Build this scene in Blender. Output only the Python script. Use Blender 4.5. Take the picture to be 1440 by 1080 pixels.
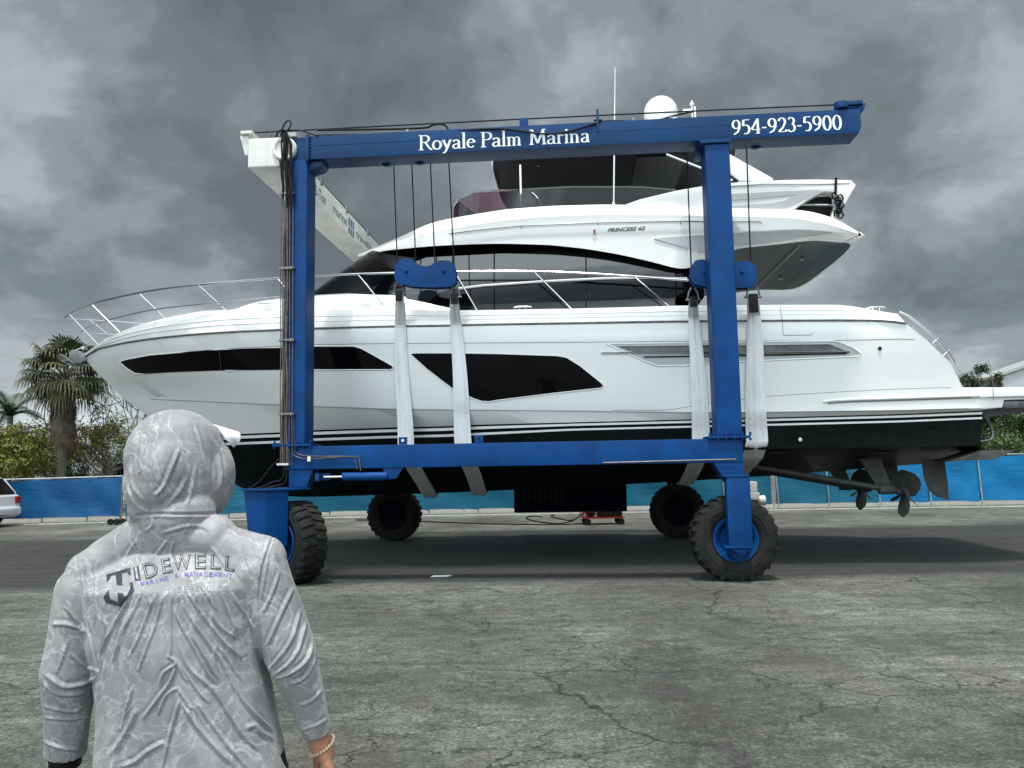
import bpy, bmesh, math, random
import numpy as np
from mathutils import Vector, Matrix, noise
from mathutils.bvhtree import BVHTree
random.seed(7)
R_ = math.radians
SC = bpy.context.scene
for o in list(bpy.data.objects):
    bpy.data.objects.remove(o)

# ------------------------------------------------------------------ camera
PITCH, ROLL, FPX, CAMH = 0.0999, 0.0165, 1121.1, 1.694
cp, sp, cr, sr = math.cos(PITCH), math.sin(PITCH), math.cos(ROLL), math.sin(ROLL)
C_F = np.array([0, cp, sp]); _R0 = np.array([1., 0, 0]); _U0 = np.array([0, -sp, cp])
C_R = cr * _R0 - sr * _U0; C_U = cr * _U0 + sr * _R0
C_O = np.array([0, 0, CAMH])
cam = bpy.data.cameras.new("camera"); camo = bpy.data.objects.new("camera", cam)
SC.collection.objects.link(camo); SC.camera = camo
cam.sensor_width = 36; cam.lens = FPX / 1440 * 36
cam.clip_start = 0.05; cam.clip_end = 3000
camo.matrix_world = Matrix(((C_R[0], C_U[0], -C_F[0], 0), (C_R[1], C_U[1], -C_F[1], 0),
                            (C_R[2], C_U[2], -C_F[2], CAMH), (0, 0, 0, 1)))
SC.view_settings.view_transform = 'Standard'; SC.view_settings.look = 'None'
SC.view_settings.exposure = 0.0; SC.view_settings.gamma = 1

# ------------------------------------------------------------------ sky + sun
GLOW = 8.0
SUN_EL, SUN_AZ = R_(74), R_(188)      # azimuth of the sun seen from above, clockwise from +Y: behind the camera
w = bpy.data.worlds.new("World"); SC.world = w; w.use_nodes = True
nt = w.node_tree; N = nt.nodes; Lk = nt.links
for n in list(N): N.remove(n)
out = N.new('ShaderNodeOutputWorld'); bg = N.new('ShaderNodeBackground'); Lk.new(bg.outputs[0], out.inputs[0])
sky = N.new('ShaderNodeTexSky'); sky.sky_type = 'NISHITA'; sky.sun_disc = False
sky.sun_elevation = SUN_EL; sky.sun_rotation = SUN_AZ
tc = N.new('ShaderNodeTexCoord')
def wn(t, **k):
    n = N.new(t)
    for a, b in k.items():
        if a in n.inputs.keys(): n.inputs[a].default_value = b
        else: setattr(n, a, b)
    return n
sep = wn('ShaderNodeSeparateXYZ'); Lk.new(tc.outputs['Generated'], sep.inputs[0])
den = wn('ShaderNodeMath', operation='ADD'); den.inputs[1].default_value = 0.42
Lk.new(sep.outputs[2], den.inputs[0])
mx = wn('ShaderNodeMath', operation='MAXIMUM'); mx.inputs[1].default_value = 0.05; Lk.new(den.outputs[0], mx.inputs[0])
dx = wn('ShaderNodeMath', operation='DIVIDE'); Lk.new(sep.outputs[0], dx.inputs[0]); Lk.new(mx.outputs[0], dx.inputs[1])
dy = wn('ShaderNodeMath', operation='DIVIDE'); Lk.new(sep.outputs[1], dy.inputs[0]); Lk.new(mx.outputs[0], dy.inputs[1])
cmb = wn('ShaderNodeCombineXYZ'); Lk.new(dx.outputs[0], cmb.inputs[0]); Lk.new(dy.outputs[0], cmb.inputs[1])
n1 = wn('ShaderNodeTexNoise', Scale=1.6, Detail=9.0, Roughness=0.50, Distortion=0.2)
mp = wn('ShaderNodeMapping'); mp.inputs['Location'].default_value = (20.3, 3.3, 7.1)
Lk.new(cmb.outputs[0], mp.inputs[0]); Lk.new(mp.outputs[0], n1.inputs['Vector'])
n2 = wn('ShaderNodeTexNoise', Scale=4.6, Detail=7.0, Roughness=0.6, Distortion=0.3); Lk.new(mp.outputs[0], n2.inputs['Vector'])
ad = wn('ShaderNodeMath', operation='MULTIPLY_ADD'); ad.inputs[1].default_value = 0.32; Lk.new(n2.outputs[0], ad.inputs[0]); Lk.new(n1.outputs[0], ad.inputs[2])
rp = wn('ShaderNodeValToRGB'); Lk.new(ad.outputs[0], rp.inputs[0])
rp.color_ramp.interpolation = 'EASE'
el = rp.color_ramp.elements
el[0].position = 0.52; el[0].color = (0.120, 0.133, 0.137, 1)
el[1].position = 0.80; el[1].color = (0.56, 0.595, 0.61, 1)
for p, c in ((0.595, (0.160, 0.183, 0.187, 1)), (0.66, (0.250, 0.262, 0.276, 1)), (0.725, (0.36, 0.39, 0.395, 1))):
    e = el.new(p); e.color = c
# a little brighter towards the horizon, as thin cloud is
hz = wn('ShaderNodeMapRange'); hz.inputs['From Min'].default_value = 0.0; hz.inputs['From Max'].default_value = 0.55
hz.inputs['To Min'].default_value = 1.38; hz.inputs['To Max'].default_value = 1.15; Lk.new(sep.outputs[2], hz.inputs['Value'])
ml = wn('ShaderNodeMixRGB', blend_type='MULTIPLY'); ml.inputs[0].default_value = 1
Lk.new(rp.outputs[0], ml.inputs[1]); Lk.new(hz.outputs[0], ml.inputs[2])
tint = wn('ShaderNodeMixRGB', blend_type='MULTIPLY'); tint.inputs[0].default_value = 1; tint.inputs[2].default_value = (0.945, 1.0, 1.03, 1); Lk.new(ml.outputs[0], tint.inputs[1]); ml = tint
sk = wn('ShaderNodeMixRGB', blend_type='MULTIPLY'); sk.inputs[0].default_value = 1
sk.inputs[2].default_value = (0.1, 0.1, 0.1, 1); Lk.new(sky.outputs[0], sk.inputs[1])
# bright sky lobe added high behind the viewer, to light the hull evenly
vd = wn('ShaderNodeVectorMath', operation='DOT_PRODUCT'); Lk.new(tc.outputs['Generated'], vd.inputs[0]); _g = Vector((-0.12, -0.58, 0.80)).normalized(); vd.inputs[1].default_value = _g
glow = wn('ShaderNodeMapRange', interpolation_type='SMOOTHERSTEP'); glow.inputs['From Min'].default_value = 0.42; glow.inputs['From Max'].default_value = 1.0
glow.inputs['To Min'].default_value = 1.0; glow.inputs['To Max'].default_value = GLOW; Lk.new(vd.outputs['Value'], glow.inputs['Value'])
ml2 = wn('ShaderNodeVectorMath', operation='SCALE'); Lk.new(ml.outputs[0], ml2.inputs[0]); Lk.new(glow.outputs[0], ml2.inputs['Scale'])
mxr = wn('ShaderNodeMixRGB'); mxr.inputs[0].default_value = 0.93
Lk.new(sk.outputs[0], mxr.inputs[1]); Lk.new(ml2.outputs[0], mxr.inputs[2])
Lk.new(mxr.outputs[0], bg.inputs[0]); bg.inputs[1].default_value = 1.0
sun = bpy.data.lights.new("sun", 'SUN'); sun.energy = 4.1; sun.angle = R_(7); sun.color = (1, 0.97, 0.93)
suno = bpy.data.objects.new("sun", sun); SC.collection.objects.link(suno)
sd = Vector((math.sin(SUN_AZ) * math.cos(SUN_EL), math.cos(SUN_AZ) * math.cos(SUN_EL), math.sin(SUN_EL)))
suno.rotation_euler = (-sd).to_track_quat('-Z', 'Y').to_euler()

# ------------------------------------------------------------------ geometry helpers
YAW, LD, LW = -0.0806, 11.642, 6.88
cy_, sy_ = math.cos(YAW), math.sin(YAW)
def ray(px, py): return C_F + C_R * (px - 720) / FPX - C_U * (py - 540) / FPX
def loc(P):                                   # world -> lift frame
    x, y = P[0], P[1] - LD
    return (x * cy_ + y * sy_, -x * sy_ + y * cy_, P[2])
def LP(px, py, v):                            # pixel -> (u, z) on the lift-frame plane v
    d = ray(px, py); dv = -d[0] * sy_ + d[1] * cy_; ov = LD * cy_ * -1
    t = (v - ov) / dv; P = C_O + t * d; q = loc(P); return q[0], q[2]
YV = LW / 2                                   # boat centreline in lift frame
def BP(px, py, v): return LP(px, py, v + YV)
def WP(px, py, Y): d = ray(px, py); t = Y / d[1]; P = C_O + t * d; return Vector(P)
def GP(px, py): d = ray(px, py); t = -CAMH / d[2]; P = C_O + t * d; return Vector(P)

class MB:
    def __init__(s): s.v = []; s.f = []; s.m = []
    def add(s, V, F, mi=0):
        b = len(s.v); s.v += [tuple(map(float, x)) for x in V]
        for f in F: s.f.append(tuple(i + b for i in f)); s.m.append(mi)
    def box(s, a, b, mi=0, rot=None, org=None):
        V = [Vector((x, y, z)) for z in (a[2], b[2]) for y in (a[1], b[1]) for x in (a[0], b[0])]
        if rot is not None:
            o = Vector(org) if org is not None else (Vector(a) + Vector(b)) / 2
            V = [o + rot @ (q - o) for q in V]
        s.add(V, [(0, 2, 3, 1), (4, 5, 7, 6), (0, 1, 5, 4), (2, 6, 7, 3), (0, 4, 6, 2), (1, 3, 7, 5)], mi)
    def prism(s, poly, a, b, fn=None, mi=0):   # poly in 2D; fn(p, t) -> 3D ; default plane xz, thickness along y
        fn = fn or (lambda p, t: (p[0], t, p[1]))
        n = len(poly); V = [fn(p, a) for p in poly] + [fn(p, b) for p in poly]
        F = [tuple(range(n - 1, -1, -1)), tuple(range(n, 2 * n))] + [(i, (i + 1) % n, n + (i + 1) % n, n + i) for i in range(n)]
        s.add(V, F, mi)
    def tube(s, pts, r, n=8, mi=0, cap=True, r2=None):
        pts = [Vector(p) for p in pts]; m = len(pts); rs = r if hasattr(r, '__len__') else [r] * m
        V = []; up = None
        for i, p in enumerate(pts):
            d = (pts[min(i + 1, m - 1)] - pts[max(i - 1, 0)]); d.normalize()
            if up is None: up = d.orthogonal().normalized()
            else:
                up = (up - d * up.dot(d)); up = up.normalized() if up.length > 1e-6 else d.orthogonal().normalized()
            sd_ = d.cross(up)
            for k in range(n):
                a = 2 * math.pi * k / n; V.append(p + (up * math.cos(a) + sd_ * math.sin(a)) * rs[i])
        F = [(i * n + k, i * n + (k + 1) % n, (i + 1) * n + (k + 1) % n, (i + 1) * n + k) for i in range(m - 1) for k in range(n)]
        if cap: F += [tuple(range(n - 1, -1, -1)), tuple(range((m - 1) * n, m * n))]
        s.add(V, F, mi)
    def lathe(s, prof, c, axis='z', n=32, mi=0, M=None, cap=True):   # prof: (r, h)
        V = []; c = Vector(c)
        for r, h in prof:
            for k in range(n):
                a = 2 * math.pi * k / n; x, y = r * math.cos(a), r * math.sin(a)
                q = Vector((x, y, h)) if axis == 'z' else (Vector((x, h, y)) if axis == 'y' else Vector((h, x, y)))
                if M is not None: q = M @ q
                V.append(c + q)
        m = len(prof)
        F = [(i * n + k, i * n + (k + 1) % n, (i + 1) * n + (k + 1) % n, (i + 1) * n + k) for i in range(m - 1) for k in range(n)]
        if cap and prof[0][0] > 1e-5: F.append(tuple(range(n - 1, -1, -1)))
        if cap and prof[-1][0] > 1e-5: F.append(tuple(range((m - 1) * n, m * n)))
        s.add(V, F, mi)
    def grid(s, rows, mi=0, close=False):       # rows: list of equal-length point lists
        n = len(rows[0]); V = [p for r in rows for p in r]
        F = []
        for i in range(len(rows) - 1):
            for k in range(n - (0 if close else 1)):
                k2 = (k + 1) % n; F.append((i * n + k, i * n + k2, (i + 1) * n + k2, (i + 1) * n + k))
        s.add(V, F, mi)
    def build(s, name, mat, parent=None, bevel=0, smooth=35, segs=2, recalc=True, merge=1e-5):
        me = bpy.data.meshes.new(name); bm = bmesh.new()
        vs = [bm.verts.new(v) for v in s.v]
        for f, mi in zip(s.f, s.m):
            if len(set(f)) < 3: continue
            try: fc = bm.faces.new([vs[i] for i in f]); fc.material_index = mi
            except ValueError: pass
        if merge: bmesh.ops.remove_doubles(bm, verts=bm.verts, dist=merge)
        bmesh.ops.dissolve_degenerate(bm, dist=1e-6, edges=bm.edges)
        if recalc: bmesh.ops.recalc_face_normals(bm, faces=bm.faces)
        if bevel:
            es = [e for e in bm.edges if len(e.link_faces) == 2 and e.calc_face_angle(0) > R_(40)]
            try: bmesh.ops.bevel(bm, geom=es, offset=bevel, segments=segs, affect='EDGES', profile=0.7, clamp_overlap=True)
            except Exception: pass
        if smooth:
            for f in bm.faces: f.smooth = True
            for e in bm.edges:
                if len(e.link_faces) != 2 or e.calc_face_angle(0) > R_(smooth): e.smooth = False
        bm.to_mesh(me); bm.free()
        for m_ in (mat if isinstance(mat, (list, tuple)) else [mat]): me.materials.append(m_)
        o = bpy.data.objects.new(name, me); SC.collection.objects.link(o)
        if parent: o.parent = parent
        return o
def tag(o, label=None, cat=None, group=None, kind=None):
    if label: o['label'] = label
    if cat: o['category'] = cat
    if group: o['group'] = group
    if kind: o['kind'] = kind
    return o
def empty(name, loc_=(0, 0, 0), rz=0, label=None, cat=None, group=None):
    o = bpy.data.objects.new(name, None); SC.collection.objects.link(o)
    o.empty_display_size = 0.2; o.location = loc_; o.rotation_euler = (0, 0, rz)
    tag(o, label, cat, group); return o
def copy_tree(o, parent=None):
    c = o.copy(); SC.collection.objects.link(c); c.parent = parent
    for k in ('label',):
        pass
    for ch in [x for x in SC.objects if x.parent == o]: copy_tree(ch, c)
    return c
def interp(pts, x):
    return float(np.interp(x, [p[0] for p in pts], [p[1] for p in pts]))
def smooth_poly(pts, it=2, closed=False):      # Chaikin
    pts = [Vector(p) for p in pts]
    for _ in range(it):
        q = []; n = len(pts)
        rng = range(n) if closed else range(n - 1)
        if not closed: q.append(pts[0])
        for i in rng:
            a, b = pts[i], pts[(i + 1) % n]; q += [a * .75 + b * .25, a * .25 + b * .75]
        if not closed: q.append(pts[-1])
        pts = q
    return pts

# ------------------------------------------------------------------ materials
def mat(name, col, rough=0.5, metal=0.0, var=0.0, vscale=3.0, bump=0.0, bscale=20.0, coat=0.0, spec=0.5, col2=None, stretch=None, detail=6.0, lo=0.35, hi=0.65, grime=0.0, gcol=(0.03, 0.022, 0.016)):
    m = bpy.data.materials.new(name); m.use_nodes = True; t = m.node_tree; b = t.nodes['Principled BSDF']
    b.inputs['Base Color'].default_value = (*col, 1); b.inputs['Roughness'].default_value = rough
    b.inputs['Metallic'].default_value = metal; b.inputs['Coat Weight'].default_value = coat
    b.inputs['Coat Roughness'].default_value = 0.05; b.inputs['Specular IOR Level'].default_value = spec
    tcn = t.nodes.new('ShaderNodeTexCoord'); src = tcn.outputs['Object']
    if stretch:
        mpn = t.nodes.new('ShaderNodeMapping'); mpn.inputs['Scale'].default_value = stretch; t.links.new(src, mpn.inputs[0]); src = mpn.outputs[0]
    if var or col2:
        nz = t.nodes.new('ShaderNodeTexNoise'); nz.inputs['Scale'].default_value = vscale; nz.inputs['Detail'].default_value = detail
        nz.inputs['Roughness'].default_value = 0.6; t.links.new(src, nz.inputs['Vector'])
        rr = t.nodes.new('ShaderNodeValToRGB'); t.links.new(nz.outputs[0], rr.inputs[0])
        c2 = col2 if col2 else tuple(c * (1 - var) for c in col); c1 = col if col2 else tuple(min(1, c * (1 + var)) for c in col)
        rr.color_ramp.elements[0].position = lo; rr.color_ramp.elements[0].color = (*c2, 1)
        rr.color_ramp.elements[1].position = hi; rr.color_ramp.elements[1].color = (*c1, 1)
        t.links.new(rr.outputs[0], b.inputs['Base Color'])
        mr = t.nodes.new('ShaderNodeMapRange'); mr.inputs['To Min'].default_value = max(0, rough - 0.12); mr.inputs['To Max'].default_value = min(1, rough + 0.12)
        t.links.new(nz.outputs[0], mr.inputs['Value']); t.links.new(mr.outputs[0], b.inputs['Roughness'])
    if grime:
        gsrc = tcn.outputs['Object']
        gm_ = t.nodes.new('ShaderNodeMapping'); gm_.inputs['Scale'].default_value = (5, 5, .55); t.links.new(gsrc, gm_.inputs[0])
        g1_ = t.nodes.new('ShaderNodeTexNoise'); g1_.inputs['Scale'].default_value = 2.2; g1_.inputs['Detail'].default_value = 9; g1_.inputs['Roughness'].default_value = .72; t.links.new(gm_.outputs[0], g1_.inputs['Vector'])
        g2_ = t.nodes.new('ShaderNodeTexNoise'); g2_.inputs['Scale'].default_value = 14; g2_.inputs['Detail'].default_value = 8; g2_.inputs['Roughness'].default_value = .8; t.links.new(gsrc, g2_.inputs['Vector'])
        gmul = t.nodes.new('ShaderNodeMath'); gmul.operation = 'MULTIPLY'; t.links.new(g1_.outputs[0], gmul.inputs[0]); t.links.new(g2_.outputs[0], gmul.inputs[1])
        gr = t.nodes.new('ShaderNodeValToRGB'); gr.color_ramp.elements[0].position = .28; gr.color_ramp.elements[0].color = (0, 0, 0, 1); gr.color_ramp.elements[1].position = .42; gr.color_ramp.elements[1].color = (grime, grime, grime, 1); t.links.new(gmul.outputs[0], gr.inputs[0])
        gx = t.nodes.new('ShaderNodeMixRGB'); t.links.new(gr.outputs[0], gx.inputs[0]); gx.inputs[2].default_value = (*gcol, 1)
        prev = b.inputs['Base Color'].links[0].from_socket if b.inputs['Base Color'].links else None
        if prev: t.links.new(prev, gx.inputs[1])
        else: gx.inputs[1].default_value = (*col, 1)
        t.links.new(gx.outputs[0], b.inputs['Base Color'])
    if bump:
        nb = t.nodes.new('ShaderNodeTexNoise'); nb.inputs['Scale'].default_value = bscale; nb.inputs['Detail'].default_value = 5; t.links.new(src, nb.inputs['Vector'])
        bn = t.nodes.new('ShaderNodeBump'); bn.inputs['Strength'].default_value = bump; bn.inputs['Distance'].default_value = 0.02
        t.links.new(nb.outputs[0], bn.inputs['Height']); t.links.new(bn.outputs[0], b.inputs['Normal'])
    return m
M = {}
M['gel'] = mat('white_gelcoat', (0.80, 0.815, 0.80), 0.14, coat=0.6, var=0.012, vscale=0.7)
M['gelshade'] = mat('recess_shade_grey', (0.42, 0.45, 0.46), 0.35)  # gelcoat greyed, with the shade of hollows put into the colour
M['stripe'] = mat('stripe_black', (0.003, 0.004, 0.004), 0.25, spec=.2)
M['anti'] = mat('antifouling', (0.0035, 0.0055, 0.0055), 0.35, var=0.4, vscale=2.0, stretch=(0.6, 0.6, 3), spec=.14, grime=.5, gcol=(.02, .024, .024))
M['glass'] = mat('dark_glass', (0.002, 0.002, 0.0025), 0.04, spec=0.18)
M['steel'] = mat('polished_steel', (0.75, 0.77, 0.78), 0.15, metal=1.0)
M['railsteel'] = mat('rail_steel', (0.42, 0.43, 0.44), 0.22, metal=1.0)
M['steeldark'] = mat('dull_steel', (0.16, 0.16, 0.16), 0.45, metal=0.8, var=0.3, vscale=8)
M['blue'] = mat('lift_blue_paint', (0.0, 0.041, 0.160), 0.5, var=0.22, vscale=1.6, bump=0.10, bscale=7, spec=.16, grime=.55)
M['bluedark'] = mat('lift_girder_blue_paint', (0.001, 0.036, 0.120), 0.5, var=0.30, vscale=1.6, bump=0.10, bscale=7, stretch=(0.35, 1, 1), spec=.18, grime=.7)
M['offwhite'] = mat('white_lift_paint', (0.66, 0.66, 0.61), 0.5, var=0.09, vscale=2.5, bump=0.05, grime=.5, gcol=(.16, .13, .09))
M['tyre'] = mat('tyre_rubber', (0.006, 0.0065, 0.0065), 0.8, col2=(0.017, 0.017, 0.016), vscale=5, bump=0.3, bscale=40, spec=.25, grime=.35, gcol=(.05, .048, .042))
M['black'] = mat('black_rubber', (0.004, 0.004, 0.004), 0.55, spec=.25)
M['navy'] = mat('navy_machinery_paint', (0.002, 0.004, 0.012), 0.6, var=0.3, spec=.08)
M['letter'] = mat('white_lettering', (0.78, 0.80, 0.80), 0.5, var=0.05, vscale=30)
M['letterblack'] = mat('black_lettering', (0.02, 0.02, 0.02), 0.5)
M['letterblue'] = mat('blue_emblem', (0.01, 0.10, 0.25), 0.5)
M['sling'] = mat('sling_plastic_sleeve', (0.86, 0.88, 0.88), 0.3, col2=(0.76, 0.79, 0.80), vscale=5, stretch=(6, 6, 0.6), bump=0.3, bscale=6, spec=0.5, grime=.2, gcol=(.5, .5, .48))
M['cable'] = mat('wire_rope', (0.008, 0.008, 0.008), 0.6, spec=.2)
M['bronze'] = mat('coated_running_gear', (0.055, 0.057, 0.053), 0.6, var=0.3, vscale=8)
M['red'] = mat('red_plastic', (0.22, 0.015, 0.012), 0.35)
M['pipe'] = mat('hydraulic_pipe', (0.15, 0.13, 0.11), 0.4, metal=0.6, var=0.3, vscale=10)

# ------------------------------------------------------------------ ground
def ground_material():
    m = bpy.data.materials.new('worn_concrete_yard'); m.use_nodes = True; t = m.node_tree; b = t.nodes['Principled BSDF']; ln = t.links
    def nd(ty, **k):
        n = t.nodes.new(ty)
        for a, v in k.items():
            if a in n.inputs.keys(): n.inputs[a].default_value = v
            else: setattr(n, a, v)
        return n
    g = nd('ShaderNodeNewGeometry'); pos = g.outputs['Position']
    def noise_(scale, detail=6, rough=.6, vec=None, dist=0): n = nd('ShaderNodeTexNoise', Scale=scale, Detail=detail, Roughness=rough, Distortion=dist); ln.new(vec or pos, n.inputs['Vector']); return n.outputs[0]
    def mapv(sc, loc_=(0, 0, 0), rot=(0, 0, 0)): n = nd('ShaderNodeMapping'); n.inputs['Scale'].default_value = sc; n.inputs['Location'].default_value = loc_; n.inputs['Rotation'].default_value = rot; ln.new(pos, n.inputs[0]); return n.outputs[0]
    def ramp(v, stops): n = nd('ShaderNodeValToRGB'); ln.new(v, n.inputs[0]); e = n.color_ramp.elements; e[0].position = stops[0][0]; e[0].color = (*stops[0][1], 1); e[1].position = stops[-1][0]; e[1].color = (*stops[-1][1], 1); [setattr(e.new(p), 'color', (*c, 1)) for p, c in stops[1:-1]]; return n.outputs[0]
    def mix(f, a, c, mode='MIX'):
        n = nd('ShaderNodeMixRGB', blend_type=mode)
        if isinstance(f, float): n.inputs[0].default_value = f
        else: ln.new(f, n.inputs[0])
        for s, x in ((1, a), (2, c)):
            if isinstance(x, tuple): n.inputs[s].default_value = (*x, 1)
            else: ln.new(x, n.inputs[s])
        return n.outputs[0]
    def mth(op, a, c): 
        n = nd('ShaderNodeMath', operation=op)
        for s, x in ((0, a), (1, c)):
            if isinstance(x, (int, float)): n.inputs[s].default_value = x
            else: ln.new(x, n.inputs[s])
        return n.outputs[0]
    G1 = ramp(noise_(.35, 8, .65), [(.34, (.052, .0535, .045)), (.5, (.094, .097, .083)), (.66, (.152, .156, .136))])
    fine = ramp(noise_(38, 6, .75), [(.30, (.20, .20, .20)), (.5, (.92, .92, .92)), (.70, (2.1, 2.1, 2.05))])
    c = mix(1.0, G1, fine, 'MULTIPLY')
    med = ramp(noise_(3.2, 8, .7, mapv((1, 1.7, 1))), [(.3, (.50, .50, .50)), (.52, (.98, .98, .98)), (.72, (1.38, 1.36, 1.32))])
    c = mix(1.0, c, med, 'MULTIPLY')
    mid = ramp(noise_(13, 8, .82), [(.36, (.45, .45, .45)), (.5, (1, 1, 1)), (.64, (1.6, 1.6, 1.56))]); c = mix(.85, c, mix(1.0, c, mid, 'MULTIPLY'))
    # worn pale patches, dark stains
    st = ramp(noise_(.9, 10, .72, mapv((1, .8, 1), (4.2, 1.3, 0)), .6), [(.53, (0, 0, 0)), (.66, (1, 1, 1))])
    c = mix(mth('MULTIPLY', st, .70), c, (.040, .041, .036))
    pz = ramp(noise_(1.7, 9, .7, mapv((1, 1, 1), (9.2, 3.3, 0))), [(.58, (0, 0, 0)), (.70, (1, 1, 1))]); c = mix(mth('MULTIPLY', pz, .35), c, (.135, .14, .127))
    spots = nd('ShaderNodeTexVoronoi', Scale=1.3); ln.new(mapv((1, 1, 1)), spots.inputs['Vector'])
    sp = ramp(spots.outputs['Distance'], [(.045, (1, 1, 1)), (.085, (0, 0, 0))]); c = mix(mth('MULTIPLY', sp, .6), c, (.03, .03, .03))
    # diagonal oily trail across the foreground
    sy0 = nd('ShaderNodeSeparateXYZ'); ln.new(pos, sy0.inputs[0])
    wob = mth('MULTIPLY', mth('SUBTRACT', noise_(.9, 6, .65), .5), 1.5); xc = mth('ADD', mth('SUBTRACT', sy0.outputs[0], 1.25), wob); dd = mth('ABSOLUTE', xc, 0)
    tm = ramp(dd, [(.12, (1, 1, 1)), (.62, (0, 0, 0))]); tn2 = ramp(noise_(6, 9, .82, mapv((1, .6, 1))), [(.40, (0, 0, 0)), (.56, (1, 1, 1))])
    ylim = ramp(mth('DIVIDE', sy0.outputs[1], 12.0), [(.62, (1, 1, 1)), (.85, (0, 0, 0))])
    c = mix(mth('MULTIPLY', mth('MULTIPLY', mth('MULTIPLY', tm, tn2), ylim), .75), c, (.030, .030, .027))
    # reddish-brown worn patch and long faint tyre sweeps
    br = ramp(noise_(.55, 8, .7, mapv((1, .5, 1), (2.2, 8.1, 0))), [(.54, (0, 0, 0)), (.68, (1, 1, 1))]); c = mix(mth('MULTIPLY', br, .4), c, (.085, .072, .058))
    wv = nd('ShaderNodeTexWave', Scale=.55, Distortion=5.0, Detail=3); wv.bands_direction = 'Y'; ln.new(mapv((.10, 1, 1)), wv.inputs['Vector']); wr_ = ramp(wv.outputs[0], [(.80, (0, 0, 0)), (.97, (1, 1, 1))]); c = mix(mth('MULTIPLY', mth('MULTIPLY', wr_, noise_(3, 6)), .45), c, (.045, .046, .042))
    # darker drive lane the hoist runs on, its tone deepened for the boat's shade
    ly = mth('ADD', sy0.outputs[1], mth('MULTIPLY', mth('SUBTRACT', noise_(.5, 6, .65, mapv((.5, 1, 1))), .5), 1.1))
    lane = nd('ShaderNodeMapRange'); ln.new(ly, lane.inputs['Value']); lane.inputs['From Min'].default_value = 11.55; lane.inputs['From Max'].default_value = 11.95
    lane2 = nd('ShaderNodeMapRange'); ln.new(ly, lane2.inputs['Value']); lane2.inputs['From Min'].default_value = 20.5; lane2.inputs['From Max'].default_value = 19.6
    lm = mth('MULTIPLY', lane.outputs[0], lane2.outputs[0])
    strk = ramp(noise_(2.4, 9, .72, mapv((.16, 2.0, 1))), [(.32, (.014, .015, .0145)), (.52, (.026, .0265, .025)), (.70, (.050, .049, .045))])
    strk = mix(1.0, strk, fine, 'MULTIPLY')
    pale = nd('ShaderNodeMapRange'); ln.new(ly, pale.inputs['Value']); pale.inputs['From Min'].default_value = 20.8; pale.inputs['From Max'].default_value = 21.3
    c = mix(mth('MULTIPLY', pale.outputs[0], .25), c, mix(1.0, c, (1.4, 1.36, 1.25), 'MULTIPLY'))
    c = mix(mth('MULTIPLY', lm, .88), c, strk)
    # cracks
    def cracks(sc, w0, seed, msk):
        dv = nd('ShaderNodeTexNoise', Scale=2.3, Detail=8, Roughness=.65); ln.new(pos, dv.inputs['Vector'])
        off = nd('ShaderNodeVectorMath', operation='MULTIPLY_ADD'); ln.new(dv.outputs[1], off.inputs[0]); off.inputs[1].default_value = (.55, .55, 0); ln.new(mapv((1, 1, 0), (seed, seed * .7, 0)), off.inputs[2])
        vo = nd('ShaderNodeTexVoronoi', feature='DISTANCE_TO_EDGE', Scale=sc); ln.new(off.outputs[0], vo.inputs['Vector'])
        cm_ = ramp(vo.outputs['Distance'], [(w0 * .35, (1, 1, 1)), (w0, (0, 0, 0))])
        mk = ramp(noise_(msk, 4, .5, mapv((1, 1, 1), (seed, 0, 0))), [(.44, (0, 0, 0)), (.54, (1, 1, 1))]); return mth('MULTIPLY', cm_, mk)
    c1 = cracks(.42, .0042, 2.2, .5); c2 = cracks(1.15, .0075, 7.7, .45)
    ck = mth('MAXIMUM', c1, mth('MULTIPLY', c2, .8)); c = mix(mth('MULTIPLY', ck, .95), c, (.007, .007, .007))
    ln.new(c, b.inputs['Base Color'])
    rr = nd('ShaderNodeMapRange'); ln.new(noise_(5, 6), rr.inputs['Value']); rr.inputs['To Min'].default_value = .68; rr.inputs['To Max'].default_value = .95; ln.new(rr.outputs[0], b.inputs['Roughness'])
    b.inputs['Specular IOR Level'].default_value = .3
    h = mth('SUBTRACT', mth('ADD', mth('MULTIPLY', noise_(60, 5, .8), .5), mth('MULTIPLY', noise_(9, 6), .6)), mth('MULTIPLY', ck, 1.5))
    bp = nd('ShaderNodeBump', Strength=.55, Distance=.012); ln.new(h, bp.inputs['Height']); ln.new(bp.outputs[0], b.inputs['Normal'])
    return m
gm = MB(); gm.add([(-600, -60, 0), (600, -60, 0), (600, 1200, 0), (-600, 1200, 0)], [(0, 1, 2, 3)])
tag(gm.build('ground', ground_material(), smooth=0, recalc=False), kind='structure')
M['palecurb'] = mat('pale_sandy_concrete', (.24, .235, .21), .85, var=.25, vscale=4, bump=.4, bscale=30)
# ------------------------------------------------------------------ the travel lift
lift = empty('travel_lift', (0, LD, 0), YAW, 'blue four wheeled boat hoist straddling the white yacht with white front cross beam', 'boat hoist')
GZ0, GZ1, GD = 6.42, 6.79, 0.42          # girder underside, top, depth
LBT, LBB = 2.005, 1.665                  # lower beam top, bottom
LG = (LP(398, 500, 0)[0], LP(398, 500, 0)[0] + 0.35)
RG = (3.283 - 0.36, 3.283)

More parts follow.
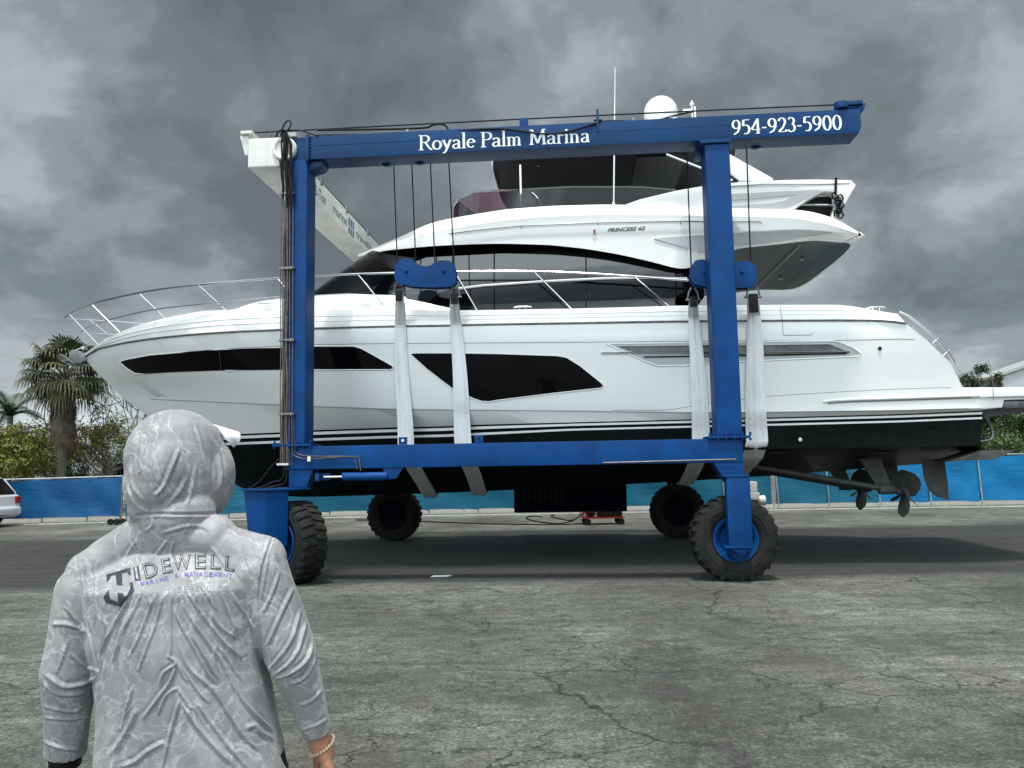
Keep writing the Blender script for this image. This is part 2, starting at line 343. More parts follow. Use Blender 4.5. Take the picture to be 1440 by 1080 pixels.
def serif(MBo, text, P, ux, uz, n_, h, length=None, base=0.002):
    """pen-drawn roman letters; P origin, ux/uz/n_ unit axes, h cap height"""
    def arc(cx, cy, rx, ry, a0, a1, n=10):
        return [(cx + rx * math.cos(R_(a0 + (a1 - a0) * i / n)), cy + ry * math.sin(R_(a0 + (a1 - a0) * i / n))) for i in range(n + 1)]
    X = .6
    G_ = {
     'R': (.74, [[(.14, 0), (.14, 1)], [(.14, .97), (.34, .97)] + arc(.34, .745, .23, .225, 85, -90) + [(.14, .52)], [(.36, .52), (.5, .28), (.62, .08), (.76, .0)], [(.0, .015), (.28, .015)], [(.0, .985), (.14, .985)]]),
     'P': (.62, [[(.14, 0), (.14, 1)], [(.14, .97), (.34, .97)] + arc(.34, .73, .23, .24, 85, -90) + [(.14, .49)], [(.0, .015), (.3, .015)], [(.0, .985), (.14, .985)]]),
     'M': (1.0, [[(.16, 0), (.2, .97)], [(.18, 1), (.5, .1)], [(.5, .1), (.82, 1)], [(.8, 1), (.86, 0)], [(.04, .015), (.28, .015)], [(.74, .015), (.98, .015)], [(.06, .985), (.22, .985)], [(.8, .985), (.94, .985)]]),
     'o': (.56, [arc(.28, .3, .215, .29, 60, 420, 22)]),
     'y': (.56, [[(.08, X), (.29, .04)], [(.47, X), (.29, .04), (.2, -.17), (.12, -.25), (.04, -.24)], [(.0, X - .015), (.19, X - .015)], [(.38, X - .015), (.55, X - .015)]]),
     'a': (.52, [[(.09, .47)] + arc(.23, .44, .15, .14, 150, 0, 8) + [(.38, .1), (.42, .02), (.5, .03)], [(.38, .34), (.22, .3)] + arc(.2, .15, .13, .14, 110, 290, 8) + [(.38, .1)]]),
     'l': (.28, [[(.14, 0), (.14, 1.04)], [(.02, .015), (.26, .015)], [(.03, 1.02), (.14, 1.03)]]),
     'e': (.5, [[(.07, .36), (.44, .36)] + arc(.26, .31, .19, .28, 12, 318, 18)]),
     'm': (.92, [[(.14, 0), (.14, X)], [(.14, .5), (.28, .59), (.4, .52), (.42, .4), (.42, 0)], [(.42, .48), (.57, .59), (.68, .53), (.7, .4), (.7, 0)], [(.03, .015), (.25, .015)], [(.32, .015), (.52, .015)], [(.6, .015), (.81, .015)], [(.03, X - .02), (.14, X - .02)]]),
     'n': (.62, [[(.14, 0), (.14, X)], [(.14, .5), (.3, .59), (.42, .52), (.44, .4), (.44, 0)], [(.03, .015), (.25, .015)], [(.34, .015), (.55, .015)], [(.03, X - .02), (.14, X - .02)]]),
     'r': (.42, [[(.14, 0), (.14, X)], [(.14, .46), (.24, .57), (.34, .56), (.37, .5)], [(.03, .015), (.26, .015)], [(.03, X - .02), (.14, X - .02)]]),
     'i': (.28, [[(.14, 0), (.14, X)], [(.14, .82), (.14, .93)], [(.03, .015), (.25, .015)], [(.03, X - .02), (.14, X - .02)]]),
     ' ': (.3, []), '-': (.36, [[(.05, .36), (.3, .36)], [(.05, .39), (.3, .39)]]),
     '9': (.56, [arc(.27, .68, .19, .28, 0, 360, 20), [(.46, .7), (.45, .42), (.34, .15), (.12, .0)]]),
     '5': (.54, [[(.46, .96), (.14, .96)], [(.14, .96), (.1, .56)], [(.1, .56), (.25, .61)] + arc(.25, .31, .2, .3, 80, -120, 14)]),
     '4': (.58, [[(.4, 0), (.4, 1)], [(.4, 1), (.04, .3)], [(.04, .27), (.54, .27)], [(.28, .015), (.5, .015)]]),
     '2': (.54, [arc(.26, .7, .18, .27, 165, -20, 12) + [(.3, .3), (.06, .05)], [(.06, .04), (.48, .04)], [(.48, .04), (.5, .17)]]),
     '3': (.52, [arc(.24, .74, .16, .23, 150, -70, 12), arc(.24, .28, .19, .27, 80, -150, 14)]),
     '0': (.56, [arc(.27, .48, .2, .48, 60, 420, 24)]),
    }
    tot = sum(G_[c][0] for c in text); sx = (length / (tot * h)) if length else 1.0
    x = 0
    P, ux, uz, n_ = Vector(P), Vector(ux), Vector(uz), Vector(n_)
    for c in text:
        wd, sts = G_[c]
        for k, st in enumerate(sts):
            q = [Vector((a * sx, b)) for a, b in st]; off = []
            for i in range(len(q)):
                d = (q[min(i + 1, len(q) - 1)] - q[max(i - 1, 0)]).normalized(); nn = Vector((-d.y, d.x))
                t = math.hypot(.15 * nn.x, .05 * nn.y) * .5; off.append((q[i] + nn * t, q[i] - nn * t))
            top = base + .0004 * k
            V = []
            for a, b in off:
                for e in (a, b): V.append(P + ux * ((x + e.x) * h) + uz * (e.y * h) + n_ * top)
            F = [(2 * i, 2 * i + 1, 2 * i + 3, 2 * i + 2) for i in range(len(off) - 1)]
            MBo.add(V, F)
        x += wd * sx

# girders (near one lettered)
def girder(v0, near):
    b = MB(); e = 5.184
    prof = [(-3.08, GZ0), (e - .04, GZ0), (e, GZ0 + .10), (e, GZ1), (-3.08, GZ1)]
    b.prism(prof, v0, v0 + GD)
    b.box((-3.14, v0 - .03, GZ0 - .03), (-3.083, v0 + GD + .03, GZ1 + .02))          # bolted flange
    for i in range(7): b.box((-3.075, v0 - .015, GZ0 + .02 + i * .053), (-3.05, v0 + .02, GZ0 + .045 + i * .053))
    g = b.build('girder', M['bluedark'], lift, bevel=.012)
    # weld bead seam along the face
    f = MB()
    f.tube([(-3.0, v0 - .001, GZ0 + .215), (e - .1, v0 + .001, GZ0 + .215)], .003, 6); f.build('weld_seam', M['bluedark'], g)
    f = MB()
    uu = LP(740, 180, v0)[0] if near else 0
    f.box((.18, v0 + .02, GZ1 + .002), (.31, v0 + .045, GZ1 + .13)); f.build('lug', M['blue'], g, bevel=.004)
    f = MB()
    f.box((1.34, v0 - .02, GZ1 - .16), (1.375, v0 + .02, GZ1 + .19)); f.box((1.30, v0 - .015, GZ1 + .02), (1.42, v0 + .03, GZ1 + .035))
    f.build('cable_post', M['bluedark'], g, bevel=.003)
    # row of sheave housings under the girder
    for px_ in (545, 592, 1063):
        uq = LP(px_, 240, v0 + GD)[0] if near else LP(px_, 240, GD)[0]
        f = MB(); f.lathe([(.001, -.03), (.13, -.03), (.13, .03), (.001, .03)], (uq, v0 + GD - .06, GZ0 + .10), axis='y', n=24); f.build('sheave', M['bluedark'], g)
    # end pulley bracket
    f = MB()
    f.box((4.90, v0 + .02, GZ1 + .015), (5.16, v0 + .30, GZ1 + .055)); f.box((4.99, v0 - .02, GZ1 + .06), (5.22, v0 + .32, GZ1 + .12))
    f.lathe([(.001, -.05), (.10, -.05), (.10, .05), (.001, .05)], (4.93, v0 + .05, GZ1 + .07), axis='z', n=20); 
    f.prism([(5.16, GZ1 + .06), (5.28, GZ1 + .10), (5.24, GZ1 - .02), (5.187, GZ1 - .06)], v0 + .02, v0 + .2)
    f.build('pulley_bracket', M['bluedark'], g, bevel=.008)
    return g
gn = girder(0, True); gf = girder(LW - GD, False)
t = MB()
a = LP(589, 211.5, 0); b_ = LP(830, 203, 0)
serif(t, 'Royale Palm Marina', (a[0], -.002, a[1]), (1, 0, 0), (0, 0, 1), (0, -1, 0), .235, length=b_[0] - a[0])
t.build('lettering', M['letter'], gn, smooth=0, recalc=False, merge=0); t = MB()
a = LP(1029, 190, 0); b_ = LP(1185, 184.5, 0)
serif(t, '954-923-5900', (a[0], -.002, a[1] + .005), (1, 0, 0), (0, 0, 1), (0, -1, 0), .225, length=b_[0] - a[0])
t.build('lettering', M['letter'], gn, smooth=0, recalc=False, merge=0)
# cables and wires running along the girder top
def wire(pts, r, name, m, parent, n=6): t_ = MB(); t_.tube(smooth_poly(pts, 3), r, n); return t_.build(name, m, parent)
def lp3(px, py, v): u, z = LP(px, py, v); return (u, v, z)
wire([lp3(352, 187, .1), lp3(700, 169, .1), lp3(1000, 155, .1), lp3(1185, 147, .1)], .011, 'control_cable', M['cable'], gn)
wire([lp3(446, 183, .03), lp3(600, 181, .03), lp3(607, 176, .03), lp3(620, 174, .03), lp3(628, 177, .03), lp3(631, 185, .03)], .016, 'hose', M['black'], gn)
wire([lp3(631, 185, .02), lp3(700, 180, -.02), lp3(738, 185, -.03), lp3(765, 189, -.03), lp3(800, 186, -.03), lp3(835, 174, -.02), lp3(850, 170, .02), lp3(880, 170, .04), lp3(920, 171, .04), lp3(950, 162, .05), lp3(975, 157, .1)], .014, 'hose', M['black'], gn)
wire([lp3(446, 190, .03), lp3(560, 188, .02), lp3(700, 183, .02), lp3(846, 176, .02)], .008, 'hose', M['black'], gn)
for px_, py_ in ((573, 184), (783, 176), (891, 168), (943, 167)):
    t = MB(); q = lp3(px_, py_, .03); t.box((q[0] - .02, .02, GZ1 + .001), (q[0] + .02, .06, GZ1 + .05)); t.build('cable_clip', M['steeldark'], gn)

# legs
def leg(u0, u1, v0, zt, nm='leg'):
    b = MB(); b.box((u0, v0, LBT + .04), (u1, v0 + .40, zt))
    l = b.build('leg', M['blue'], lift, bevel=.025, segs=3)
    f = MB(); f.box((u0 - .13, v0 - .06, LBT + .003), (u1 + .10, v0 + .46, LBT + .037))
    for i in range(6):
        x = u0 - .1 + i * (u1 - u0 + .2) / 5
        f.lathe([(.018, 0), (.018, .05)], (x, v0 - .035, LBT + .037 - .0), n=6); f.lathe([(.018, 0), (.018, .035)], (x, v0 - .035, LBT - .032), n=6)
    f.build('foot_flange', M['blue'], l, bevel=.004)
    return l
l1 = leg(LG[0], LG[1], -.0, GZ0 + .0)
l2 = leg(RG[0], RG[1], 0, GZ0 - .06)
l3 = leg(LG[0], LG[1], LW - .40, GZ0)
l4 = leg(RG[0], RG[1], LW - .40, GZ0 - .06)
for v0, l_ in ((0, l2), (LW - .40, l4)):
    f = MB(); f.box((RG[0] - .07, v0 - .035, GZ0 - .055), (RG[1] + .03, v0 + .45, GZ0 - .003)); f.box((RG[0] - .12, v0 + .2, GZ0 - .16), (RG[0] - .012, v0 + .44, GZ0 - .06))
    f.build('head_plate', M['bluedark'], l_, bevel=.008)
for v0, l_ in ((0, l1), (LW - .40, l3)):
    f = MB(); f.prism([(LG[1] + .002, GZ0 - .003), (LG[1] + .22, GZ0 - .003), (LG[1] + .22, GZ0 - .05), (LG[1] + .17, GZ0 - .10), (LG[1] + .002, GZ0 - .14)], v0 + .06, v0 + .36)
    f.box((LG[0] + .02, v0 + .03, GZ0 + .003), (-3.145, v0 + .38, GZ1 - .0))
    f.build('head_bracket', M['bluedark'], l_, bevel=.006)
    f = MB(); f.lathe([(.001, -.055), (.05, -.055), (.06, -.03), (.135, -.03), (.14, -.05), (.17, -.055), (.19, -.03), (.19, .02), (.001, .02)], (LG[0] - .01, v0 - .0, GZ0 + .18), axis='y', n=36)
    f.build('head_sheave', M['offwhite'], l_)

# cross beam at the bow end (white), near end capped
cu0, cu1 = LP(348, 236, 0)[0], LP(393, 234, 0)[0]
cz0, cz1 = LP(348, 236, 0)[1], LP(348, 195, 0)[1]
b = MB(); b.box((cu0, -.0, cz0), (cu1, LW, cz1)); cb = b.build('cross_beam', M['offwhite'], lift, bevel=.035, segs=4)
f = MB()
for i in range(4): f.tube([(cu1 - .03 - i * .05, .05, cz1 + .015 + .028 * (i % 2 + 1)), (cu1 - .03 - i * .05, LW - .1, cz1 + .015 + .028 * (i % 2 + 1))], .014, 6)
for y in (2.0, 3.6, 5.2): f.box((cu1 - .22, y, cz1 + .001), (cu1 + .012, y + .07, cz1 + .075)); f.box((cu1 + .002, y - .05, cz1 - .06), (cu1 + .03, y + .02, cz1 + .02))
f.build('pipe_run', M['steeldark'], cb)
f = MB(); q0 = lp3(339, 189, .0); q1 = lp3(355, 184, 0)
f.box((q0[0], -.02, q0[2]), (q1[0], .3, q1[2])); f.prism([(q0[0] - .03, q0[2] - .01), (cu0 - .005, q0[2] - .004), (cu0 - .005, cz0 + .22), (cu0 - .06, cz0 + .22)], .03, .06)
f.box((q0[0] + .02, .0, cz1 + .02), (cu0 - .002, .25, q0[2] - .003)) if False else None
f.build('lamp_bracket', M['offwhite'], cb, bevel=.005)
# writing on the inner face of the beam
def plain_text(body, name, material, origin, ux, uz, h, width=None, parent=None, italic=0, outline=0, spacing=1.0, bold=0.0):
    cu = bpy.data.curves.new(name, 'FONT'); cu.body = body; cu.size = 1; cu.resolution_u = 3; cu.space_character = spacing; cu.shear = italic; cu.offset = bold
    if outline: cu.fill_mode = 'NONE'; cu.bevel_depth = outline
    ob = bpy.data.objects.new(name, cu); SC.collection.objects.link(ob)
    dg = bpy.context.evaluated_depsgraph_get(); me = bpy.data.meshes.new_from_object(ob.evaluated_get(dg))
    bpy.data.objects.remove(ob); bpy.data.curves.remove(cu)
    co = np.array([v.co[:] for v in me.vertices]); x0, x1, y0, y1 = co[:, 0].min(), co[:, 0].max(), 0, co[:, 1].max()
    sy = h / .72; sx = (width / (x1 - x0)) if width else sy
    ux, uz, O_ = Vector(ux), Vector(uz), Vector(origin)
    for v in me.vertices: c = v.co.copy(); v.co = O_ + ux * ((c.x - x0) * sx) + uz * (c.y * sy)
    me.name = name
    me.materials.clear(); me.materials.append(material)
    o = bpy.data.objects.new(name, me); SC.collection.objects.link(o)
    if parent: o.parent = parent
    return o
hh = cz1 - cz0
plain_text('75-Ton', 'lettering', M['letterblack'], (cu1 + .003, 1.55, cz0 + .12), (0, 1, 0), (0, 0, 1), .20, .72, cb)
plain_text('marine', 'lettering', M['letterblack'], (cu1 + .003, 2.72, cz0 + .14), (0, 1, 0), (0, 0, 1), .19, .90, cb)
plain_text('travelift', 'lettering', M['letterblack'], (cu1 + .003, 4.28, cz0 + .12), (0, 1, 0), (0, 0, 1), .17, 1.3, cb)
f = MB()
for z0, z1 in ((.03, .18), (.20, .37)):       # two-part emblem of slanted blocks
    for k in range(3):
        y = 3.72 + k * .15
        f.add([(cu1 + .003, y, cz0 + z0), (cu1 + .003, y + .09, cz0 + z0), (cu1 + .003, y + .12, cz0 + z1), (cu1 + .003, y + .03, cz0 + z1)], [(0, 1, 2, 3)])
f.build('emblem', M['letterblue'], cb, smooth=0)

# lower side beams
def lower_beam(v0, near):
    b = MB(); b.box((LG[0] + .02, v0, LBB), (RG[1], v0 + .36, LBT)); lb = b.build('side_beam', M['blue'], lift, bevel=.018)
    f = MB()   # haunch and bracket plates below the beam
    f.prism([(RG[0] - .06, LBB - .003), (RG[1] - .002, LBB - .003), (RG[1] - .002, 1.42), (RG[0] + .09, 1.42)], v0 + .01, v0 + .34)
    a0 = LP(537, 657, 0)[0]
    f.prism([(a0, LBB - .003), (a0 + .31, LBB - .003), (a0 + .21, LBB - .155), (a0 + .09, LBB - .165)], v0 + .02, v0 + .06)
    f.prism([(LG[0] + .1, LBB - .003), (LG[1] + .12, LBB - .003), (LG[1] + .02, 1.40), (LG[0] + .1, 1.40)], v0 + .03, v0 + .3)
    f.build('beam_bracket', M['blue'], lb, bevel=.006)
    for px_, h_ in ((566, .11), (673, .12)):
        uq = LP(px_, 620, 0)[0]; f = MB(); f.box((uq - .065, v0 + .02, LBT + .002), (uq + .065, v0 + .05, LBT + h_)); l_ = f.build('lifting_lug', M['blue'], lb, bevel=.012)
        f = MB(); f.lathe([(.001, -.002), (.022, -.002), (.022, .002)], (uq, v0 + .016, LBT + h_ - .05), axis='y', n=16); f.build('lug_hole', M['steel'] if px_ < 600 else M['black'], l_)
    return lb
lb1 = lower_beam(0, True); lb2 = lower_beam(LW - .36, False)
# hydraulic cylinder on the near beam
f = MB(); z = LP(510, 670, .03)[1]
f.tube([(LP(482, 670, .03)[0], .03, z), (LP(545, 670, .03)[0], .03, z)], .062, 20); cy = f.build('hydraulic_cylinder', M['blue'], lift, bevel=.008)
f = MB(); f.tube([(LP(456, 670, .03)[0], .03, z), (LP(482, 670, .03)[0] - .001, .03, z)], .021, 14); f.build('piston_rod', M['steel'], cy)
f = MB(); uq = LP(445, 670, .03)[0]; f.box((uq, -.03, z - .06), (uq + .03, .09, z + .06)); f.box((uq + .03, .07, z - .05), (uq + .2, .09, z + .05)); f.box((uq + .03, -.03, z - .05), (uq + .06, -.01, z + .05)); f.build('clevis', M['bluedark'], cy, bevel=.003)
# pipes on the beam
f = MB()
pp = [[(410, 590), (411, 635), (415, 643), (436, 646), (500, 641), (505, 643), (507, 662)], [(413, 590), (414, 632), (418, 639), (436, 642), (498, 641.5), (500, 645), (502, 660)]]
for q in pp: f.tube(smooth_poly([lp3(x, y, -.03) for x, y in q], 2), .007, 6)
f.tube([lp3(848, 651, -.02), lp3(990, 647, -.02), lp3(1035, 646, -.02)], .010, 6)
f.build('beam_pipe', M['pipe'], lb1)
f = MB(); q = lp3(434, 645, -.05); f.box((q[0] - .02, -.05, q[2] - .04), (q[0] + .025, -.003, q[2] + .035)); f.build('pipe_clamp', M['offwhite'], lb1)
# vertical pipes, hoses and clamps on the near left leg
f = MB()
for i, x in enumerate((395.5, 398.5, 401.5, 404.5, 408, 412)):
    rr = random.Random(i); pts = []
    for k, y in enumerate((268, 300, 340, 380, 420, 460, 500, 540, 583, 610, 640, 655)):
        pts.append(lp3(x + (rr.uniform(-1.1, 1.1) if i < 4 else 0) - (k * .15), y, -.035 - .012 * (i % 2)))
    f.tube(smooth_poly(pts, 2), (.009, .013, .010, .014, .009, .008)[i], 6)
f.build('hydraulic_pipe', M['pipe'], l1)
f = MB()
for i in range(9):
    rr = random.Random(40 + i); x = 396 + i * 1.9
    pts = [lp3(396 + rr.uniform(-2, 8), 187 + rr.uniform(-4, 3), -.06)] + [lp3(x + rr.uniform(-2.5, 2.5), y, -.05 - rr.uniform(0, .05)) for y in (200, 216, 232, 248, 262, 275 + rr.uniform(0, 20))]
    f.tube(smooth_poly(pts, 2), .012 + .004 * (i % 2), 6)
f.tube(smooth_poly([lp3(397, 200, -.08), lp3(396, 184, -.08), lp3(399, 176, -.08), lp3(404, 169, -.08), lp3(409, 171, -.08), lp3(409, 178, -.08), lp3(402, 186, -.08), lp3(400, 205, -.08)], 2), .013, 6)
f.tube(smooth_poly([lp3(388, 193, -.08), lp3(390, 186, -.08), lp3(396, 182, -.08), lp3(405, 184, -.06), lp3(420, 182, 0), lp3(436, 188, 0), lp3(448, 191, 0)], 2), .014, 6)
f.build('hose_bundle', M['black'], l1)
f = MB(); q = lp3(412, 187, -.0); f.box((q[0] - .12, .0, GZ1 + .015), (q[0] + .05, .2, GZ1 + .08)); f.build('valve_block', M['offwhite'], l1, bevel=.006)
for y in (273, 378, 479, 583):
    f = MB(); a = lp3(393, y, -.05); c = lp3(414, y, -.05)
    f.box((a[0], -.075, a[2] - .012), (c[0], -.003, a[2] + .018)); f.box((a[0] + .03, -.085, a[2] - .02), (a[0] + .07, -.076, a[2] + .025)); f.box((c[0] - .06, -.085, a[2] - .02), (c[0] - .02, -.076, a[2] + .025))
    f.build('pipe_clamp', M['steeldark'], l1, bevel=.003)
f = MB(); a = lp3(390, 653, -.05); c = lp3(406, 653, -.05); f.box((a[0], -.075, a[2] - .015), (c[0], -.003, a[2] + .015)); f.build('pipe_clamp', M['offwhite'], l1)
f = MB()
for q in ([(392, 645), (378, 660), (366, 677), (352, 686)], [(400, 655), (398, 676), (384, 677), (372, 684), (356, 688)], [(404, 655), (402, 681), (388, 683), (360, 689)], [(350, 684), (347, 690), (360, 691), (376, 688), (390, 686)]):
    f.tube(smooth_poly([lp3(x, y, -.18) for x, y in q], 2), .012, 6)
f.build('steering_hose', M['black'], l1)

# wheels
def wheel(center, ang, parent, rimm='blue'):
    """axle along local y before the yaw 'ang'; outer side faces -y"""
    Mz = Matrix.Rotation(ang, 3, 'Z'); R0, Wd = .615, .40
    wr = empty('wheel', center, 0); wr.parent = parent
    # tyre with lugs
    b = MB(); hw = Wd / 2
    prof = [(.315, -hw + .03), (.34, -hw - .005), (.40, -hw - .022), (.50, -hw - .02), (.56, -hw + .0), (.585, -hw + .03), (.588, hw - .03), (.56, hw), (.50, hw + .02), (.40, hw + .022), (.34, hw + .005), (.315, hw - .03)]
    b.lathe(prof + [prof[0]], (0, 0, 0), axis='y', n=72, M=Mz, cap=False)
    b.lathe([(.43, -hw - .018), (.435, -hw - .03), (.445, -hw - .03), (.45, -hw - .018)], (0, 0, 0), axis='y', n=64, M=Mz, cap=False)
    nl = 26
    for k in range(nl):
        for sgn in (-1, 1):
            a0 = 2 * math.pi * (k + (.5 if sgn > 0 else 0)) / nl
            V = []
            for (yy, rr, da) in ((-.01, .58, .07), (-.01, .613, .06), (hw * .55, .613, .03), (hw - .01, .608, -.01), (hw + .012, .575, -.01), (hw + .012, .54, -.01)):
                for wda in (-.05, .05):
                    a = a0 + da + wda * (1.0 if yy > 0.1 else .8); q = Vector((rr * math.cos(a), yy * sgn, rr * math.sin(a))); V.append(Mz @ q)
            for (yy, rr, da) in ((-.01, .57, .07), (hw * .9, .57, -.01)):
                for wda in (-.05, .05):
                    a = a0 + da + wda; q = Vector((rr * math.cos(a), yy * sgn, rr * math.sin(a))); V.append(Mz @ q)
            F = [(0, 1, 3, 2), (2, 3, 5, 4), (4, 5, 7, 6), (6, 7, 9, 8), (8, 9, 11, 10), (0, 2, 12), (1, 13, 3), (2, 4, 14, 12), (3, 13, 15, 5), (4, 6, 8, 14), (5, 15, 9, 7), (8, 10, 14), (9, 15, 11)]
            b.add(V, F)
    ty = b.build('tyre', M['tyre'], wr, smooth=40, merge=0)
    b = MB()
    b.lathe([(.001, -hw + .12), (.10, -hw + .12), (.12, -hw + .10), (.20, -hw + .10), (.25, -hw + .03), (.27, -hw + .0), (.30, -hw - .012), (.318, -hw - .014), (.322, -hw + .0), (.30, -hw + .03), (.30, hw - .03), (.32, hw + .01), (.29, hw + .01), (.26, hw - .05), (.001, hw - .05)], (0, 0, 0), axis='y', n=56, M=Mz)
    for k in range(10):
        a = 2 * math.pi * k / 10; c = Mz @ Vector((.16 * math.cos(a), -hw + .09, .16 * math.sin(a)))
        b.lathe([(.014, -.03), (.014, .02)], c, axis='y', n=6, M=Mz)
    b.build('rim', M[rimm], wr, smooth=35)
    return wr, Mz
uR = 3.3607 * .93; uL = LP(413, 770, .1)[0]
# near rear (right in the picture): straight wheel, drop leg outboard
wheel((uR, .20, .588), 0, lift)
f = MB(); a = LP(1021, 765, -.24)[0]; c = LP(1059, 765, -.24)[0]
yz = LP(1040, 768, -.24)[1]
zt_ = LP(1040, 671, -.24)[1]
f.box((a + .04, -.24, yz), (c, -.02 - .03, zt_)); f.box((a - .0, -.25, zt_ + .001), (c + .0, .34, zt_ + .03))
f.box((a - .02, -.255, yz - .03), (c + .01, -.045, yz - .001))
yk = f.build('yoke', M['blue'], lift, bevel=.012)
f = MB(); um = (a + .04 + c) / 2
f.prism([(um - .13, yz - .035), (um + .13, yz - .035), (um + .10, yz - .07), (um + .05, yz - .10), (um + .03, yz - .13), (um - .03, yz - .13), (um - .05, yz - .10), (um - .10, yz - .07)], -.22, -.10)
f.lathe([(.001, -.016), (.026, -.016), (.026, .0)], (um, -.221, yz - .075), axis='y', n=6)
f.lathe([(.001, -.0), (.14, -.0), (.14, .12), (.001, .12)], (um, -.09, yz - .07), axis='y', n=32)
f.build('axle_cap', M['blue'], yk, bevel=.003)
# near front: steered by forty degrees, tapered drop leg
PH = R_(-40); Mz = Matrix.Rotation(PH, 3, 'Z')   # outer face (-y) turned towards -x
wheel((uL, .14, .588), PH, lift)
f = MB(); c0 = Vector((uL, .14, 0))
def yk_pt(x, y, z): return c0 + Mz @ Vector((x, y, 0)) + Vector((0, 0, z))
zt2 = 1.40; V = []
for (x0, x1, z) in ((-.24, .22, .56), (-.44, .24, 1.36)):
    for (x, y) in ((x0, -.60), (x1, -.60), (x1, -.245), (x0, -.245)): V.append(yk_pt(x, y, z))
f.add(V, [(3, 2, 1, 0), (4, 5, 6, 7), (0, 1, 5, 4), (1, 2, 6, 5), (2, 3, 7, 6), (3, 0, 4, 7)])
V = [yk_pt(x, y, z) for z in (1.365, 1.395) for (x, y) in ((-.46, -.64), (.27, -.64), (.27, .10), (-.46, .10))]
f.add(V, [(3, 2, 1, 0), (4, 5, 6, 7), (0, 1, 5, 4), (1, 2, 6, 5), (2, 3, 7, 6), (3, 0, 4, 7)])
f.build('yoke', M['blue'], lift, bevel=.014)
f = MB()
for k in range(1): f.lathe([(.001, -.66), (.05, -.66), (.09, -.62), (.11, -.60), (.11, -.25), (.001, -.25)], c0 + Vector((0, 0, .545)) * 1.0, axis='y', n=24, M=Mz)
f.build('hub', M['bluedark'], lift)
# far wheels
for (u_, px_) in ((uR, 953), (uL, 568)):
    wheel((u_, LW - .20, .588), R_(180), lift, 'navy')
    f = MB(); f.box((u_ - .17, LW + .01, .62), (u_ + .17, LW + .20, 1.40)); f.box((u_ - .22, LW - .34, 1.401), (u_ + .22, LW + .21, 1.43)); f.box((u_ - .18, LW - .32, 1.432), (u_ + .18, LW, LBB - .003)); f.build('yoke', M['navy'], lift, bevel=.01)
# engine box on the far beam
a = LP(723, 721, LW - .45); c = LP(882, 719, LW - .45)
f = MB(); f.box((a[0], LW - .45, a[1]), (c[0], LW + .45, LBB - .003)); eb = f.build('engine_housing', M['navy'], lift, bevel=.02)
f = MB()
for i in range(8): f.box((a[0] + .2 + i * .12, LW - .462, a[1] + .25), (a[0] + .27 + i * .12, LW - .453, a[1] + .55))
f.build('louvre', M['black'], eb)
# ------------------------------------------------------------------ the yacht
yo = Vector((0, LD, 0)) + Matrix.Rotation(YAW, 3, 'Z') @ Vector((0, YV, 0))
yacht = empty('motor_yacht', yo, YAW, 'long white motor yacht with black hull windows slung in the blue hoist', 'yacht')
STEM = [(116, 503), (122, 509), (135, 521), (150, 536), (175, 561), (208, 584), (250, 616), (290, 650), (315, 671), (345, 689), (380, 697), (437, 699), (600, 694), (720, 689), (960, 677), (1100, 668), (1325, 650), (1380, 646)]
stem = [BP(x, y, 0) for x, y in STEM]
def stem_z(u): return interp(stem, u)
LN = {}   # name: (pixels, B, L, p, stem pixel)
def gfun(s, p): s = min(max(s, 0), 1); return 1 - (1 - s) ** p
def solve_line(px, B, L, p, start, aftb=.06, v0=None):
    us, zs = BP(*start, 0)
    out_ = [(us, zs, 0.0)]
    for x, y in px:
        b = B * .7
        for _ in range(40):
            u, z = BP(x, y, -b)
            s = (u - us) / L; bn = B * gfun(s, p)
            if u > 3: bn -= aftb * ((u - 3) / 4) ** 2
            b = b * .5 + max(bn, 0) * .5
        out_.append((u, z, b))
    return out_
lines = {}
lines['G'] = solve_line([(126, 493), (135, 486), (150, 476), (170, 466), (197, 457), (235, 449), (297, 441), (345, 438), (440, 435.5), (560, 435), (650, 436.5), (805, 434), (900, 431.5), (960, 429.5), (1050, 429), (1140, 428.5), (1198, 428.5), (1214, 434), (1240, 438), (1262, 441.5)], 2.26, 6.2, 2.7, (117, 500))
lines['R'] = solve_line([(125, 498), (140, 490), (175, 482), (215, 476), (275, 470), (320, 467), (390, 464), (437, 462), (555, 459), (634, 458), (680, 456.5), (960, 452), (1097, 451), (1210, 450.5), (1262, 451.5), (1274, 455)], 2.34, 6.4, 2.6, (118, 504))
lines['V'] = solve_line([(140, 506), (175, 503), (210, 499), (275, 494), (320, 490), (390, 487), (437, 484.5), (555, 483), (634, 482.5), (800, 481.5), (960, 480), (1172, 479), (1290, 476), (1303, 478)], 2.32, 6.7, 2.5, (124, 511))
lines['M'] = solve_line([(165, 534), (200, 534), (260, 534), (320, 534), (440, 534), (640, 534), (800, 533), (960, 531), (1100, 520), (1200, 515), (1300, 512), (1337, 511)], 2.27, 7.4, 2.25, (142, 529))
lines['K4'] = solve_line([(190, 557), (250, 560), (320, 563), (395, 567), (437, 569), (555, 573), (634, 574), (800, 576), (950, 577), (971, 570), (1080, 557), (1180, 551), (1260, 547), (1342, 544.5), (1354, 545)], 2.20, 7.8, 2.1, (173, 559))
lines['K3'] = solve_line([(192, 560), (250, 563), (320, 566), (395, 569.5), (437, 571.5), (555, 575.5), (634, 576.5), (800, 578), (950, 580), (1080, 579.5), (1260, 577), (1380, 574)], 2.19, 7.8, 2.1, (175, 561))
def boot(off): return [(x, y + off * (1 if x > 700 else 1.3)) for x, y in [(265, 615), (320, 611), (394, 608), (436, 605), (555, 601), (637, 599), (662, 597.5), (800, 594), (960, 590), (1085, 587), (1260, 582.5), (1381, 577.5)]]
